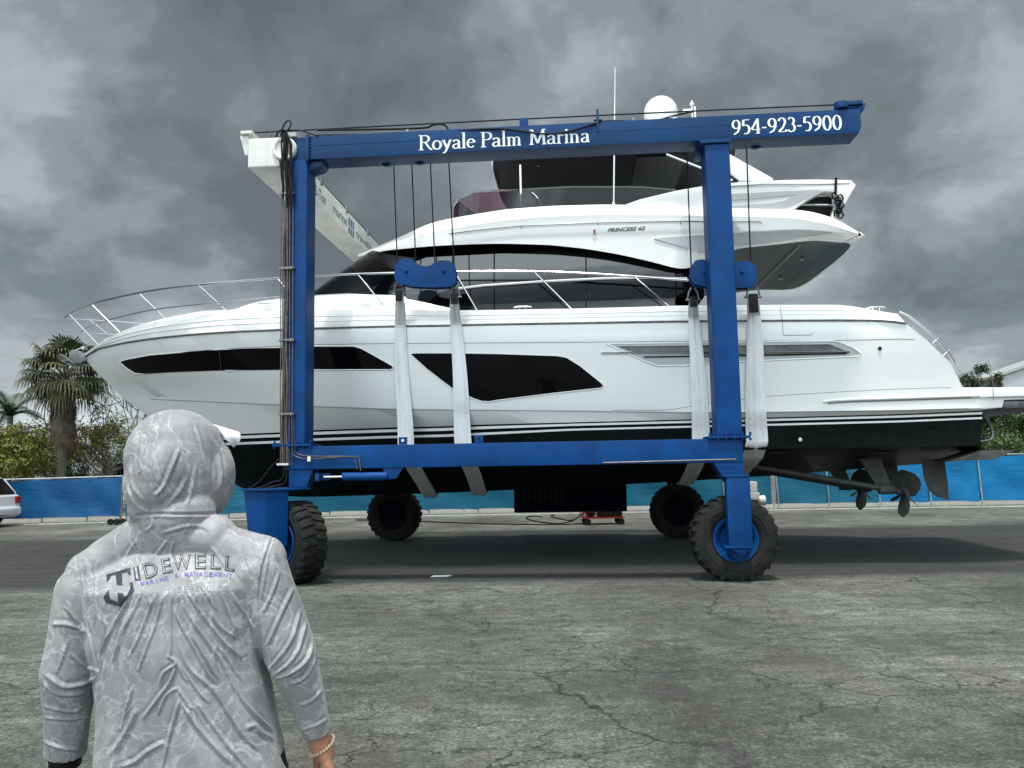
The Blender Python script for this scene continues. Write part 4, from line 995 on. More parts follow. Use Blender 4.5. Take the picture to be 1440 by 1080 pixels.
# raked aft legs of the hardtop
lgm = MB()
q = [BP(x, y, -1.75) for x, y in ((1022, 214), (1088, 251), (1086, 255), (1040, 253), (985, 215))]
for sg in (-1, 1): lgm.prism(q, sg * 1.75, sg * 1.62)
lgm.build('hardtop_leg', M['gel'], ht, bevel=.02)
lgm = MB(); q = [BP(x, y, -1.72) for x, y in ((937, 216), (1000, 216), (1040, 253), (1032, 256))]
for sg in (-1, 1): lgm.prism(q, sg * 1.70, sg * 1.66)
lgm.build('leg_glazing', M['glass'], ht)
o = MB()
for sg in (-1, 1):
    a = BP(937, 217, -1.73); c = BP(1030, 253.5, -1.73); o.tube([(a[0], sg * 1.73, a[1]), (c[0], sg * 1.73, c[1])], .018, 8)
o.build('leg_trim', M['gel'], ht)
# radome on its pod, aft mast
o = MB(); a = BP(929, 165, 0); r_ = 24 / FPX * (LD + YV + .2); rc = BP(929, 159, 0)
o.lathe([(.001, r_ * .98)] + [(r_ * math.sin(R_(t_)), r_ * math.cos(R_(t_)) * .98) for t_ in range(12, 91, 6)] + [(r_ * .985, -r_ * .25), (r_ * .93, -r_ * .55), (r_ * .7, -r_ * .62)], (rc[0], 0, rc[1]), n=48); rdm = o.build('radome', M['gel'], ht, smooth=60)
o = MB(); o.lathe([(.20, rc[1] - r_ * .62), (.16, 7.7), (.26, 7.4), (.38, HZ + .15)], (rc[0], 0, 0), n=24); 
c = BP(970, 160, 0); o.prism([(c[0] - .2, HZ + .1), (c[0] + .5, HZ + .1), (c[0] + .16, BP(970, 170, 0)[1]), (c[0] - .05, BP(970, 170, 0)[1])], -.12, .12); o.build('radar_pod', M['gel'], ht, bevel=.02)
o = MB(); a = BP(960, 157, 0); c = BP(972, 157, 0); d = BP(977, 150, 0); o.box((a[0], -.05, a[1] - .03), (c[0], .05, a[1] + .03)); o.tube([(d[0], 0, BP(977, 172, 0)[1]), (d[0], 0, d[1])], .02, 8); e = BP(973, 146, 0)
o.tube([(e[0], 0, BP(973, 172, 0)[1]), (e[0], 0, e[1])], .014, 8); o.lathe([(.001, .07), (.015, .06), (.02, .03), (.05, .0), (.045, -.025), (.001, -.03)], (e[0], 0, e[1]), n=16)
o.build('mast_light', M['gel'], ht)

# bow and side rails
def rail_b(u): return max(0.12, float(np.interp(u, gU, gB)) * .97)
def rp(px, py, far=False, u_in=None):
    b = 1.0
    for _ in range(30):
        u, z = BP(px, py, b if far else -b); b = .5 * b + .5 * (float(np.interp(u, gU, gB)) * .97 if u > gU[0] + .05 else .12)
    return u, b, z
def rail_poly(px, b_of=None):
    out_ = []
    for i, (x, y) in enumerate(px):
        if i == 0: u, z = BP(x, y, 0); out_.append((u, 0, z)); continue
        b = .6
        for _ in range(30):
            u, z = BP(x, y, -b); b = .5 * b + .5 * max(.15, 1.02 * 2.26 * gfun((u - out_[0][0] + .02) / 6.3, 2.9))
        b2 = min(b, float(np.interp(u, gU, gB)) - .06) if u > -5 else b
        u, z = BP(x, y, -b2); out_.append((u, -b2, z))
    return out_
top = rail_poly([(91, 447), (95, 442.5), (105, 436), (127, 427.5), (150, 421.5), (193, 412), (235, 405), (280, 399.8), (340, 395), (395, 391), (440, 388), (500, 385.3), (555, 383.8), (643, 381.5), (750, 381.5), (820, 384), (890, 388.5), (940, 392.5), (968, 394.5)])
mid = rail_poly([(114, 467), (117, 463.5), (128, 458), (150, 450.5), (190, 440.5), (222, 434), (300, 426), (395, 417)])
o = MB()
for sg in (1, -1): o.tube([(p[0], p[1] * sg, p[2]) for p in smooth_poly(top, 2)], .017, 8); o.tube([(p[0], p[1] * sg, p[2]) for p in smooth_poly(mid, 2)], .011, 8)
rail = o.build('deck_rail', M['railsteel'], yacht)
top_s = smooth_poly(top, 3)
def on_rail(px):
    best = min(top_s, key=lambda p: abs(projx(p) - px)); return best
def projx(p):
    P = yo + Matrix.Rotation(YAW, 3, 'Z') @ Vector(p); d = np.array(P) - C_O; return 720 + FPX * float(d @ C_R) / float(d @ C_F)
for (a, b_) in ((97, (139, 484)), (127, (170, 467)), (193, (235, 449)), (280, (321, 437.5)), (388, (428, 436)), (500, (543, 432)), (642, (672, 437)), (750, (805, 434)), (890, (943, 430))):
    A = on_rail(a); bq = .5
    for _ in range(30): u, z = BP(*b_, -bq); bq = .5 * bq + .5 * max(.05, float(np.interp(u, gU, gB)) * .95)
    o = MB()
    for sg in (1, -1): o.tube([(A[0], A[1] * sg, A[2]), (u, -bq * sg, z - .02)], .013, 8)
    o.build('stanchion', M['steel'], rail)
# cleats
for px_, py_ in ((372, 427), (735, 432), (1232, 433)):
    o = MB(); bq = 1.5
    for _ in range(30): u, z = BP(px_, py_, -bq); bq = .5 * bq + .5 * max(.05, float(np.interp(u, gU, gB)) * .94)
    for sg in (1, -1):
        o.tube([(u - .15, -bq * sg, z), (u - .08, -bq * sg, z + .012), (u + .08, -bq * sg, z + .012), (u + .15, -bq * sg, z)], [.008, .016, .016, .008], 8)
        for k in (-.05, .05): o.tube([(u + k, -bq * sg, z - .07), (u + k, -bq * sg, z)], .014, 8)
    o.build('cleat', M['steel'], yacht)
# anchor and bow roller
o = MB(); Zp = lambda x, y: BP(x, y, 0)
def pr(px, y0, y1, mbx): mbx.prism([Zp(*p) for p in px], y0, y1)
pr([(101, 497), (104, 493), (112, 493), (120, 497), (128, 500), (126, 507), (118, 511), (108, 511), (102, 505)], -.10, -.085, o); pr([(101, 497), (104, 493), (112, 493), (120, 497), (128, 500), (126, 507), (118, 511), (108, 511), (102, 505)], .085, .10, o)
a = Zp(107, 502); o.lathe([(.06, -.08), (.035, 0), (.06, .08)], (a[0], 0, a[1]), axis='y', n=16)
rol = o.build('bow_roller', M['steeldark'], yacht, bevel=.004)
o = MB(); pts = [Zp(x, y) for x, y in ((120, 515), (104, 511), (96, 506))]; o.tube([(p[0], 0, p[1]) for p in pts], .022, 8)
tip = Zp(82, 496); m1 = Zp(86, 508); m2 = Zp(101, 512); m3 = Zp(100, 506)
for sg in (-1, 1):
    o.add([(tip[0], 0, tip[1]), (m1[0], sg * .02, m1[1]), (m2[0], sg * .22, m2[1]), (m3[0], sg * .16, m3[1]), (m1[0], 0, m1[1] - .03), (m2[0], sg * .05, m2[1] - .04)], [(0, 1, 3), (1, 2, 3), (1, 4, 5, 2), (0, 4, 1)])
o.build('anchor', M['steeldark'], rol, smooth=30)
o = MB(); pts = [Zp(x, y) for x, y in ((104, 494), (112, 491), (119, 488), (119, 490))]; o.tube([(p[0], 0, p[1]) for p in pts], .02, 8); o.lathe([(.03, -.06), (.03, .06)], (pts[-1][0], 0, pts[-1][1]), axis='y', n=12); o.build('anchor_windlass', M['steel'], yacht)

# aft: transom rail, platform
o = MB(); tr_px = [(1262, 441), (1275, 447), (1297, 464), (1315, 480), (1330, 497), (1340, 513)]
q = [BP(x, y, -1.9) for x, y in tr_px]
for sg in (1, -1): o.tube([(p[0] + .03, -1.9 * sg, p[1] + .03) for p in q], .016, 8)
for i in (3, 4): o.tube([(q[i][0] - .04, -1.9, q[i][1] - .03), (q[i][0] + .05, -1.9, q[i][1] + .05)], .012, 8)
o.build('transom_rail', M['steel'], yacht)
def plate(px, w, name, m_, bev=.02, par=None, v=None):
    q = [BP(x, y, -(v or w)) for x, y in px]; o_ = MB(); o_.prism(q, -w, w); return o_.build(name, m_, par or yacht, bevel=bev)
pf = plate([(1342, 545), (1356, 544.7), (1500, 544), (1500, 556), (1400, 558), (1342, 560)], 2.02, 'swim_platform', M['gel'], .02)
plate([(1342, 558.6), (1400, 557.5), (1500, 556.2), (1500, 560), (1412, 562.5), (1410, 573), (1382, 575), (1342, 576)], 1.96, 'platform_underside', M['gel'], .02, pf)
plate([(1411, 564), (1500, 562), (1500, 574), (1411, 573.5)], 1.90, 'platform_lift', M['steeldark'], .01, pf)
o = MB(); q = [(BP(1396, 544, -2.02)[0], BP(1396, y, -2.02)[1]) for y in (545, 562)]; o.tube([(q[0][0], -2.024, q[0][1]), (q[1][0], -2.024, q[1][1])], .005, 6); o.build('platform_seam', M['groove'], pf)
o = MB(); q = [BP(x, y, -1.6) for x, y in ((1382, 582), (1392, 596), (1397, 610), (1394, 619), (1378, 621))]; o.tube(smooth_poly([(p[0], -1.6, p[1]) for p in q], 2), .03, 8); o.build('exhaust_hose', M['steeldark'], yacht)
o = MB(); q = [BP(x, y, -1.7) for x, y in ((1325, 649), (1370, 634), (1420, 633), (1390, 646), (1345, 648))]; o.prism(q, -1.9, -1.3); o.prism(q, 1.3, 1.9); o.build('trim_tab', M['bronze'], yacht, bevel=.01)
# spray rails on the bottom
o = MB()
for q in ([(1228, 636), (1262, 636), (1263, 638.5), (1228, 638.5)], [(1304, 629), (1346, 627.5), (1346, 630), (1304, 631)], [(1082, 635), (1108, 635), (1108, 638), (1082, 638)]):
    pl = []
    for x, y in q: u, z = on_hull(x, y, .02); pl.append((u, -(hull_b(u, z) + .02), z))
    o.add(pl, [(0, 1, 2, 3)])
o.build('hull_anode', mat('grey_anode', (.06, .06, .058), .5), yacht, smooth=0)
# running gear: two shafts, brackets, propellers and rudders
def propeller(c, ax, r, parent):
    o = MB(); ax = Vector(ax).normalized(); rot = Vector((1, 0, 0)).rotation_difference(ax).to_matrix(); c = Vector(c)
    o.lathe([(.001, -.16), (.05, -.14), (.075, -.05), (.075, .08), (.05, .16), (.001, .2)], c, axis='x', n=20, M=rot)
    for k in range(5):
        a0 = 2 * math.pi * k / 5 - math.pi / 2; rows_ = []
        for i in range(7):
            rr = .06 + (r - .06) * i / 6; ch = r * (.30 + .68 * math.sin(math.pi * min(1, (i + .6) / 6.4)) ** .8) * (1 if i < 6 else .35)
            row = []
            for j in (-1, -.5, 0, .5, 1):
                tw = R_(62 - 34 * i / 6); da = j * ch * .5 / rr * math.sin(tw) + .10 * i / 6; hx = j * ch * .5 * math.cos(tw)
                row.append(c + rot @ Vector((hx, rr * math.cos(a0 + da), rr * math.sin(a0 + da))))
            rows_.append(row)
        o.grid(rows_)
    ob = o.build('propeller', M['bronze'], parent, smooth=60, recalc=False)
    return ob
for sg in (-1, 1):
    v = 1.02 * sg
    p0 = BP(1060, 657, -1.02); p1 = BP(1266, 691, -1.02)
    o = MB(); o.tube([(p0[0] - .6, v, p0[1] + .13), (p1[0], v, p1[1])], .048, 14)
    sh = o.build('propeller_shaft', M['bronze'], yacht)
    q = [BP(x, y, -1.02) for x, y in ((1208, 645), (1238, 645), (1254, 685), (1243, 690), (1232, 684))]
    o = MB(); o.prism([(p[0], p[1]) for p in q], v - .03, v + .03); b1 = BP(1246, 688, -1.02); o.lathe([(.085, -.12), (.085, .12)], (b1[0], v, b1[1]), axis='x', n=18); o.build('shaft_bracket', M['bronze'], sh, bevel=.01)
    propeller((p1[0] + .08, v, p1[1] - .01), (1, 0, -.12), .43, sh)
    q = [BP(x, y, -1.02) for x, y in ((1295, 645), (1328, 645), (1333, 680), (1334.5, 703), (1318, 699), (1306, 690), (1299, 672))]
    o = MB(); n = len(q); cxm = sum(p[0] for p in q) / n; czm = sum(p[1] for p in q) / n
    Vv = [(p[0], v, p[1]) for p in q] + [(cxm + (p[0] - cxm) * .5, v - .04, czm + (p[1] - czm) * .6) for p in q] + [(cxm + (p[0] - cxm) * .5, v + .04, czm + (p[1] - czm) * .6) for p in q]
    o.add(Vv, [(i, (i + 1) % n, n + (i + 1) % n, n + i) for i in range(n)] + [(i, 2 * n + i, 2 * n + (i + 1) % n, (i + 1) % n) for i in range(n)] + [tuple(range(n, 2 * n)), tuple(range(2 * n, 3 * n))])
    o.build('rudder', M['bronze'], yacht, smooth=60)

# ------------------------------------------------------------------ sheave blocks, hoist ropes and slings (lift frame)
lob = [(290, 300), (300, 200), (340, 140), (400, 125), (500, 135), (540, 175), (590, 205), (650, 210), (700, 200), (740, 165), (800, 145), (900, 145), (950, 180), (975, 250), (980, 380), (960, 410), (900, 440), (700, 445), (480, 435), (330, 400), (295, 350)]
lob = [(x / 8 + 520 - 600, y / 8 + 350 - 386) for x, y in lob]
def lift_obj(name, label, cat, group): return empty(name, (0, LD, 0), YAW, label, cat, group)
VB = .56
for (cx, cyy, ropes, lab, v) in ((600, 386, ((553.5, 241, 559), (579, 240, 585), (605, 238, 612), (631, 236, 639)), 'blue double lobed sheave block hanging left beside the two forward slings', VB),
                                 (1017, 387, ((966, 218, 972), (1050, 212, 1056)), 'blue sheave block hanging half behind the right blue leg', VB),
                                 (600, 386, ((553.5, 241, 559), (631, 236, 639)), 'sheave block hanging on the far side at the forward slings', LW - VB),
                                 (1017, 387, ((966, 218, 972), (1050, 212, 1056)), 'sheave block hanging on the far side at the aft slings', LW - VB)):
    s = 1.0 if cx < 700 else 1.08
    pl = [LP(cx + x * s, cyy + y, VB) for x, y in lob]
    r = lift_obj('sheave_block', lab, 'pulley block', 'sheave blocks carrying the boat slings')
    for dv in (-.09, .07):
        f = MB(); f.prism([(p[0], p[1]) for p in pl], v + dv, v + dv + .02); sp = f.build('side_plate', M['blue'], r, bevel=.004)
        if dv < 0:
            for x in (573, 625):
                q = LP(cx - 600 + x, 383 + (cyy - 386), VB)
                f = MB(); f.lathe([(.001, -.03), (.022, -.03), (.03, -.012), (.035, 0)], (q[0], v - .09, q[1]), axis='y', n=12); f.build('pin', M['blue'], sp)
    for x in (573, 625):
        q = LP(cx - 600 + x, 383 + (cyy - 386), VB); f = MB(); f.lathe([(.05, -.05), (.13, -.04), (.13, .04), (.05, .05)], (q[0], v - .005, q[1]), axis='y', n=28); f.build('pulley', M['steeldark'], r)
    for (x0, y0, x1) in ropes:
        a = LP(x0, y0, VB); c = LP(x1, 378, VB); f = MB(); f.tube([(a[0], v, 6.55), (c[0], v, c[1])], .011, 6); f.build('hoist_rope', M['cable'], r)
def LXY(u, v, z):
    P = Vector((0, LD, 0)) + Matrix.Rotation(YAW, 3, 'Z') @ Vector((u, v, z)); d = np.array(P) - C_O; w_ = float(d @ C_F); return 720 + FPX * float(d @ C_R) / w_, 540 - FPX * float(d @ C_U) / w_
def sling(xt, yt, xb, wt, wb, lab, hang):
    ut, zt = LP(xt, yt, VB + .05)
    r = lift_obj('lifting_sling', lab, 'sling', 'white sleeved slings cradling the hull')
    z_r = 3.9; tb = LP(xb, 625, YV - 2.15)[0]
    def uof(z, vv=None):
        if vv is None: vv = -2.2
        u = ut
        for _ in range(8):
            x_, y_ = LXY(u, vv + YV, z); xt_ = xt + (xb - xt) * (y_ - yt) / (625 - yt); u += (xt_ - x_) / 88.0
        return u
    # path in (v_boat, z): near half then mirrored
    def hb(z): return hull_b(uof(z), z)
    zc = float(np.interp(tb, [c[0] for c in CHI], [c[1] for c in CHI])); kz = stem_z(tb)
    near = [(-(YV - VB - .05), zt - .02)]
    near += [(-hb(3.98) - .05, 3.98)]
    for i in range(1, 9): z = 3.98 + (zc + .05 - 3.98) * i / 8; near.append((-max(hb(z) + .03, 2.39 + (2.06 - 2.39) * i / 8), z))
    for i in range(1, 7): s = i / 6; near.append((-(2.02 * (1 - s)) - .0, zc + .0 - .03 + (kz - zc) * s - .035))
    path = near + [(-p[0], p[1]) for p in near[-2::-1]]
    # densify
    D = []
    for a, b_ in zip(path[:-1], path[1:]):
        k = max(2, int(math.dist(a, b_) / .06)); D += [(a[0] + (b_[0] - a[0]) * i / k, a[1] + (b_[1] - a[1]) * i / k) for i in range(k)]
    D.append(path[-1])
    n = 13; rws = []; rn = random.Random(int(xt)); ph = [rn.uniform(0, 6) for _ in range(4)]
    for i, (v, z) in enumerate(D):
        tt = min(1, max(0, (zt - z) / (zt - 2.1))); wd_ = wt + (wb - wt) * tt ** .6
        if i < 3 or i > len(D) - 4: wd_ = wt
        j = D[min(i + 1, len(D) - 1)]; k = D[max(i - 1, 0)]; tx, tz = j[0] - k[0], j[1] - k[1]; L_ = math.hypot(tx, tz) or 1; nx, nz = tz / L_, -tx / L_   # outward normal
        row = []
        arc_ = i * .06
        ucen = uof(z, v) if (v < -1.9 and z > 1.95) else tb
        for c in range(n):
            e = (c / (n - 1) - .5) * 2
            fold = .007 * math.sin(e * 7 + ph[0] + arc_ * .5) + .006 * math.sin(e * 13 + ph[1] - arc_ * .9) + .006 * math.sin(e * 4 - arc_ * 5 + ph[2]) * (tt)
            puff = (.028 if z > 1.9 else .015) * (1 - e * e)
            off = puff + fold * (1 - abs(e) ** 3)
            row.append((ucen + e * wd_ / 2 + .01 * math.sin(arc_ * 3 + ph[3]), v + YV - nx * -off * (1 if True else 0), z + nz * off))
        rws.append(row)
    f = MB(); f.grid(rws); f.grid([[(p[0], p[1] , p[2]) for p in [(q[0], q[1] + .012 * (-1 if rws[i][0][1] > YV else 1), q[2] + .004) for q in rr_]] for i, rr_ in enumerate(rws)])
    f.build('sleeve', M['sling'], r, smooth=70, recalc=False)
    # black webbing and shackle at both ends
    for sgn, v_, z_ in ((-1, VB + .05, zt), (1, LW - VB - .05, zt)):
        f = MB(); f.box((ut - wt * .42, v_ - .025, zt - (.13 if not hang else .26)), (ut + wt * .42, v_ + .025, zt + .03)); wb_o = f.build('webbing_end', M['black'], r, bevel=.008)
        f = MB(); f.tube([(ut - wt * .45 - .03, v_, zt - .02), (ut - wt * .5, v_, zt + .10), (ut - wt * .2, v_, zt + .17)], .014, 8); f.tube([(ut + wt * .45 + .03, v_, zt - .02), (ut + wt * .5, v_, zt + .10), (ut + wt * .2, v_, zt + .17)], .014, 8)
        f.tube([(ut - wt * .5 - .05, v_, zt - .02), (ut + wt * .5 + .05, v_, zt - .02)], .016, 8); f.build('shackle', M['steeldark'], wb_o)
sling(561, 412, 570, .13, .27, 'white sleeved sling under the hull, foremost of the four beneath the left pulley block', False)
sling(639, 416, 652, .13, .28, 'white sleeved sling crossing the middle black hull window', False)
sling(975, 420, 987, .13, .28, 'white sleeved sling just left of the right blue leg', False)
sling(1059, 416, 1065, .16, .34, 'wrinkled white sling just right of the right blue leg with longer black webbing', True)

def split_pieces(root, loose, side):
    for o in [x for x in SC.objects if x.type == 'MESH' and x.name.split('.')[0] in (loose | side)]:
        r = o
        while r.parent: r = r.parent
        if r != root: continue
        me = o.data; n = len(me.vertices); par = list(range(n))
        def find(a):
            while par[a] != a: par[a] = par[par[a]]; a = par[a]
            return a
        for e in me.edges: a, b_ = find(e.vertices[0]), find(e.vertices[1]); par[a] = b_
        grp = {}
        if o.name.split('.')[0] in side:
            sm = {}
            for v in me.vertices: sm.setdefault(find(v.index), []).append(v.co.y)
            key = {k: (sum(v) / len(v) > 0) for k, v in sm.items()}
        else: key = {find(i): find(i) for i in range(n)}
        ks = sorted(set(key.values()))
        if len(ks) < 2: continue
        for k in ks[1:] + ks[:1]:
            bm = bmesh.new(); bm.from_mesh(me); bm.verts.ensure_lookup_table(); dele = [v for v in bm.verts if key[find(v.index)] != k]; bmesh.ops.delete(bm, geom=dele, context='VERTS')
            if k == ks[0]: bm.to_mesh(me); bm.free(); me.update()
            else:
                m2 = me.copy(); m2.name = me.name.split('.')[0]; bm.to_mesh(m2); bm.free(); c = o.copy(); c.data = m2; SC.collection.objects.link(c)
                c.parent = o.parent
split_pieces(yacht, {'side_glazing', 'hull_window', 'hull_vent', 'flybridge_coaming', 'coaming_line', 'window_divider', 'vent_louvre', 'vent_bar', 'rub_rail', 'styling_line', 'spray_moulding', 'spray_moulding_shadow_gap', 'side_gate_seam', 'gunwale_moulding', 'glazing_bar', 'side_moulding', 'grab_rail', 'wing_insert', 'coaming_recess', 'coaming_seam', 'hardtop_leg', 'leg_glazing', 'leg_trim', 'deck_rail', 'trim_tab', 'hull_anode', 'window_trim', 'helm_seat', 'radar_pod', 'ceiling_lamp', 'hull_drain', 'hull_outlet'}, {'cleat', 'stanchion', 'transom_rail'})
split_pieces(lift, {'beam_bracket', 'hydraulic_pipe', 'steering_hose', 'beam_pipe', 'pipe_run', 'louvre'}, set())
# ------------------------------------------------------------------ fence and the strip it stands on
def screen_mat(name, c1, c2):
    m = mat(name, c1, .55, col2=c2, vscale=.9, detail=4, lo=.3, hi=.7, spec=.3); t = m.node_tree; b = t.nodes['Principled BSDF']
    tcn = t.nodes.new('ShaderNodeTexCoord'); mpn = t.nodes.new('ShaderNodeMapping'); mpn.inputs['Rotation'].default_value = (0, R_(28), 0); mpn.inputs['Scale'].default_value = (.8, 1, 3.2); t.links.new(tcn.outputs['Object'], mpn.inputs[0])
    nz = t.nodes.new('ShaderNodeTexNoise'); nz.inputs['Scale'].default_value = 1.6; nz.inputs['Detail'].default_value = 4; nz.inputs['Distortion'].default_value = .8; t.links.new(mpn.outputs[0], nz.inputs['Vector'])
    bn = t.nodes.new('ShaderNodeBump'); bn.inputs['Strength'].default_value = .28; bn.inputs['Distance'].default_value = .07; t.links.new(nz.outputs[0], bn.inputs['Height']); t.links.new(bn.outputs[0], b.inputs['Normal'])
    return m
M['scr1'] = screen_mat('blue_windscreen_fabric', (0.0, 0.080, 0.20), (0.0, 0.045, 0.155))
M['scr2'] = screen_mat('teal_windscreen_fabric', (0.002, 0.095, 0.155), (0.001, 0.068, 0.12))  # greener tone for the middle screens
M['scr3'] = screen_mat('bright_blue_windscreen_fabric', (0.0, 0.15, 0.34), (0.0, 0.105, 0.26))
M['galv'] = mat('galvanised_pipe', (.35, .37, .38), .45, metal=.7, var=.2)
FP = [(-60, 24.2), (-30, 24.6), (-16.25, 26.35), (-13.0, 26.95), (-3.76, 27.55), (9.19, 27.65), (17.12, 27.45), (40, 26.5), (70, 25.5)]
def fence_y(x): return interp(FP, x)
FT = []
for px_, py_ in ((25, 673.5), (176, 668.5), (1430, 637.5)):
    g_ = GP(px_, 730); x = WP(px_, py_, 27)[0]; FT.append((x, WP(px_, py_, fence_y(x))[2]))
FT = [(-60, FT[0][1] + .1)] + FT + [(70, FT[-1][1])]
def fence(xs, label, matf):
    r = empty('screened_fence', (xs[0], fence_y(xs[0]), 0), 0, label, 'fence', 'screened fences along the yard edge'); o0 = r.location.copy()
    def P(x, z, dy=0): return (x - o0.x, fence_y(x) - o0.y + dy, z)
    for x in xs:
        h = interp(FT, x); f = MB(); lean = .07 if x > 5 else 0; dy_ = -.06 if x > 5 else .06; f.tube([P(x + lean, 0, dy_), P(x, h, dy_)], .028, 8); f.build('post', M['galv'], r)
    f = MB(); f.tube([P(x, interp(FT, x) - .02, .04) for x in xs], .025, 8); f.build('top_rail', M['galv'], r)
    for a, b_ in zip(xs[:-1], xs[1:]):
        rows_ = []; nx = 10
        rr = random.Random(int(a * 10))
        for j in range(9):
            row = []
            for i in range(nx + 1):
                s = i / nx; x = a + (b_ - a) * s; h = interp(FT, x); z = .17 + (h - .05 - .17) * j / 8 - (.03 * math.sin(math.pi * s) if j == 8 else 0) + (.03 * math.sin(math.pi * s + rr.random()) if j == 0 else 0)
                row.append(P(x, z, -.01 + .035 * math.sin(s * math.pi) * math.sin(j * .8 + s * 4 + a)))
            rows_.append(row)
        f = MB(); f.grid(rows_); f.build('screen_panel', matf(a), r, smooth=80)
    f = MB()   # chain links showing in the gap under the screens
    x = xs[0]; w_ = .0
    while x < xs[-1] - .09:
        f.tube([P(x, .0, .03), P(x + .085, .17, .03)], .004, 3, cap=False); f.tube([P(x + .085, .0, .035), P(x, .17, .035)], .004, 3, cap=False); x += .085
    tag(f.build('chain_link_mesh', M['galv'], r), kind='stuff')
    return r
fence([-34 + 1.55 * i for i in range(9)] + [-20.2, -18.7, -17.1, -15.55, -14.2, -13.15], 'blue screened chain link fence left of the hooded person, under the fan palm', lambda x: M['scr1'])
fence([-13.0 + 1.68 * i for i in range(14)], 'teal screened fence seen beneath the hull between the hoist wheels', lambda x: M['scr2'])
fence([9.0 + 1.72 * i for i in range(8)] + [23.0, 25, 27, 29, 31, 33], 'bright blue screened fence at right behind the propellers', lambda x: M['scr3'] if x > 12 else M['scr2'])
f = MB(); xs = [-60, -30, -16.25, -13, -3.76, 9.19, 17.12, 40, 70]
f.grid([[(x, fence_y(x) - .45 + .0, .004) for x in xs], [(x, fence_y(x) + 3.2, .004) for x in xs]]); tag(f.build('pavement', M['palecurb'], smooth=0), kind='structure')
f = MB(); f.grid([[(x, fence_y(x) - .62, 0.0) for x in xs], [(x, fence_y(x) - .60, .03) for x in xs], [(x, fence_y(x) - .46, .03) for x in xs], [(x, fence_y(x) - .455, 0.0) for x in xs]]); tag(f.build('kerb', M['palecurb'], smooth=20), kind='structure')
# ------------------------------------------------------------------ trees
def leaf_mat(name, c1, c2, sc=1.5):
    m = mat(name, c1, .55, col2=c2, vscale=sc, spec=.3, lo=.35, hi=.65); t = m.node_tree; b = t.nodes['Principled BSDF']
    return m
M['leafA'] = leaf_mat('yellow_green_leaves', (.175, .180, .030), (.060, .075, .016))
M['leafB'] = leaf_mat('mid_green_leaves', (.070, .110, .024), (.024, .044, .012))
M['leafD'] = leaf_mat('dark_green_leaves', (.035, .062, .018), (.012, .024, .008))
M['leafO'] = leaf_mat('olive_leaves', (.105, .100, .038), (.042, .040, .018))
M['palm'] = leaf_mat('fan_palm_leaf', (.095, .095, .042), (.036, .044, .018))
M['dead'] = leaf_mat('dead_palm_thatch', (.17, .125, .085), (.05, .038, .028), 4)
M['bark'] = mat('grey_bark', (.10, .085, .070), .85, var=.35, vscale=6, stretch=(3, 3, .8), bump=.6, bscale=12)
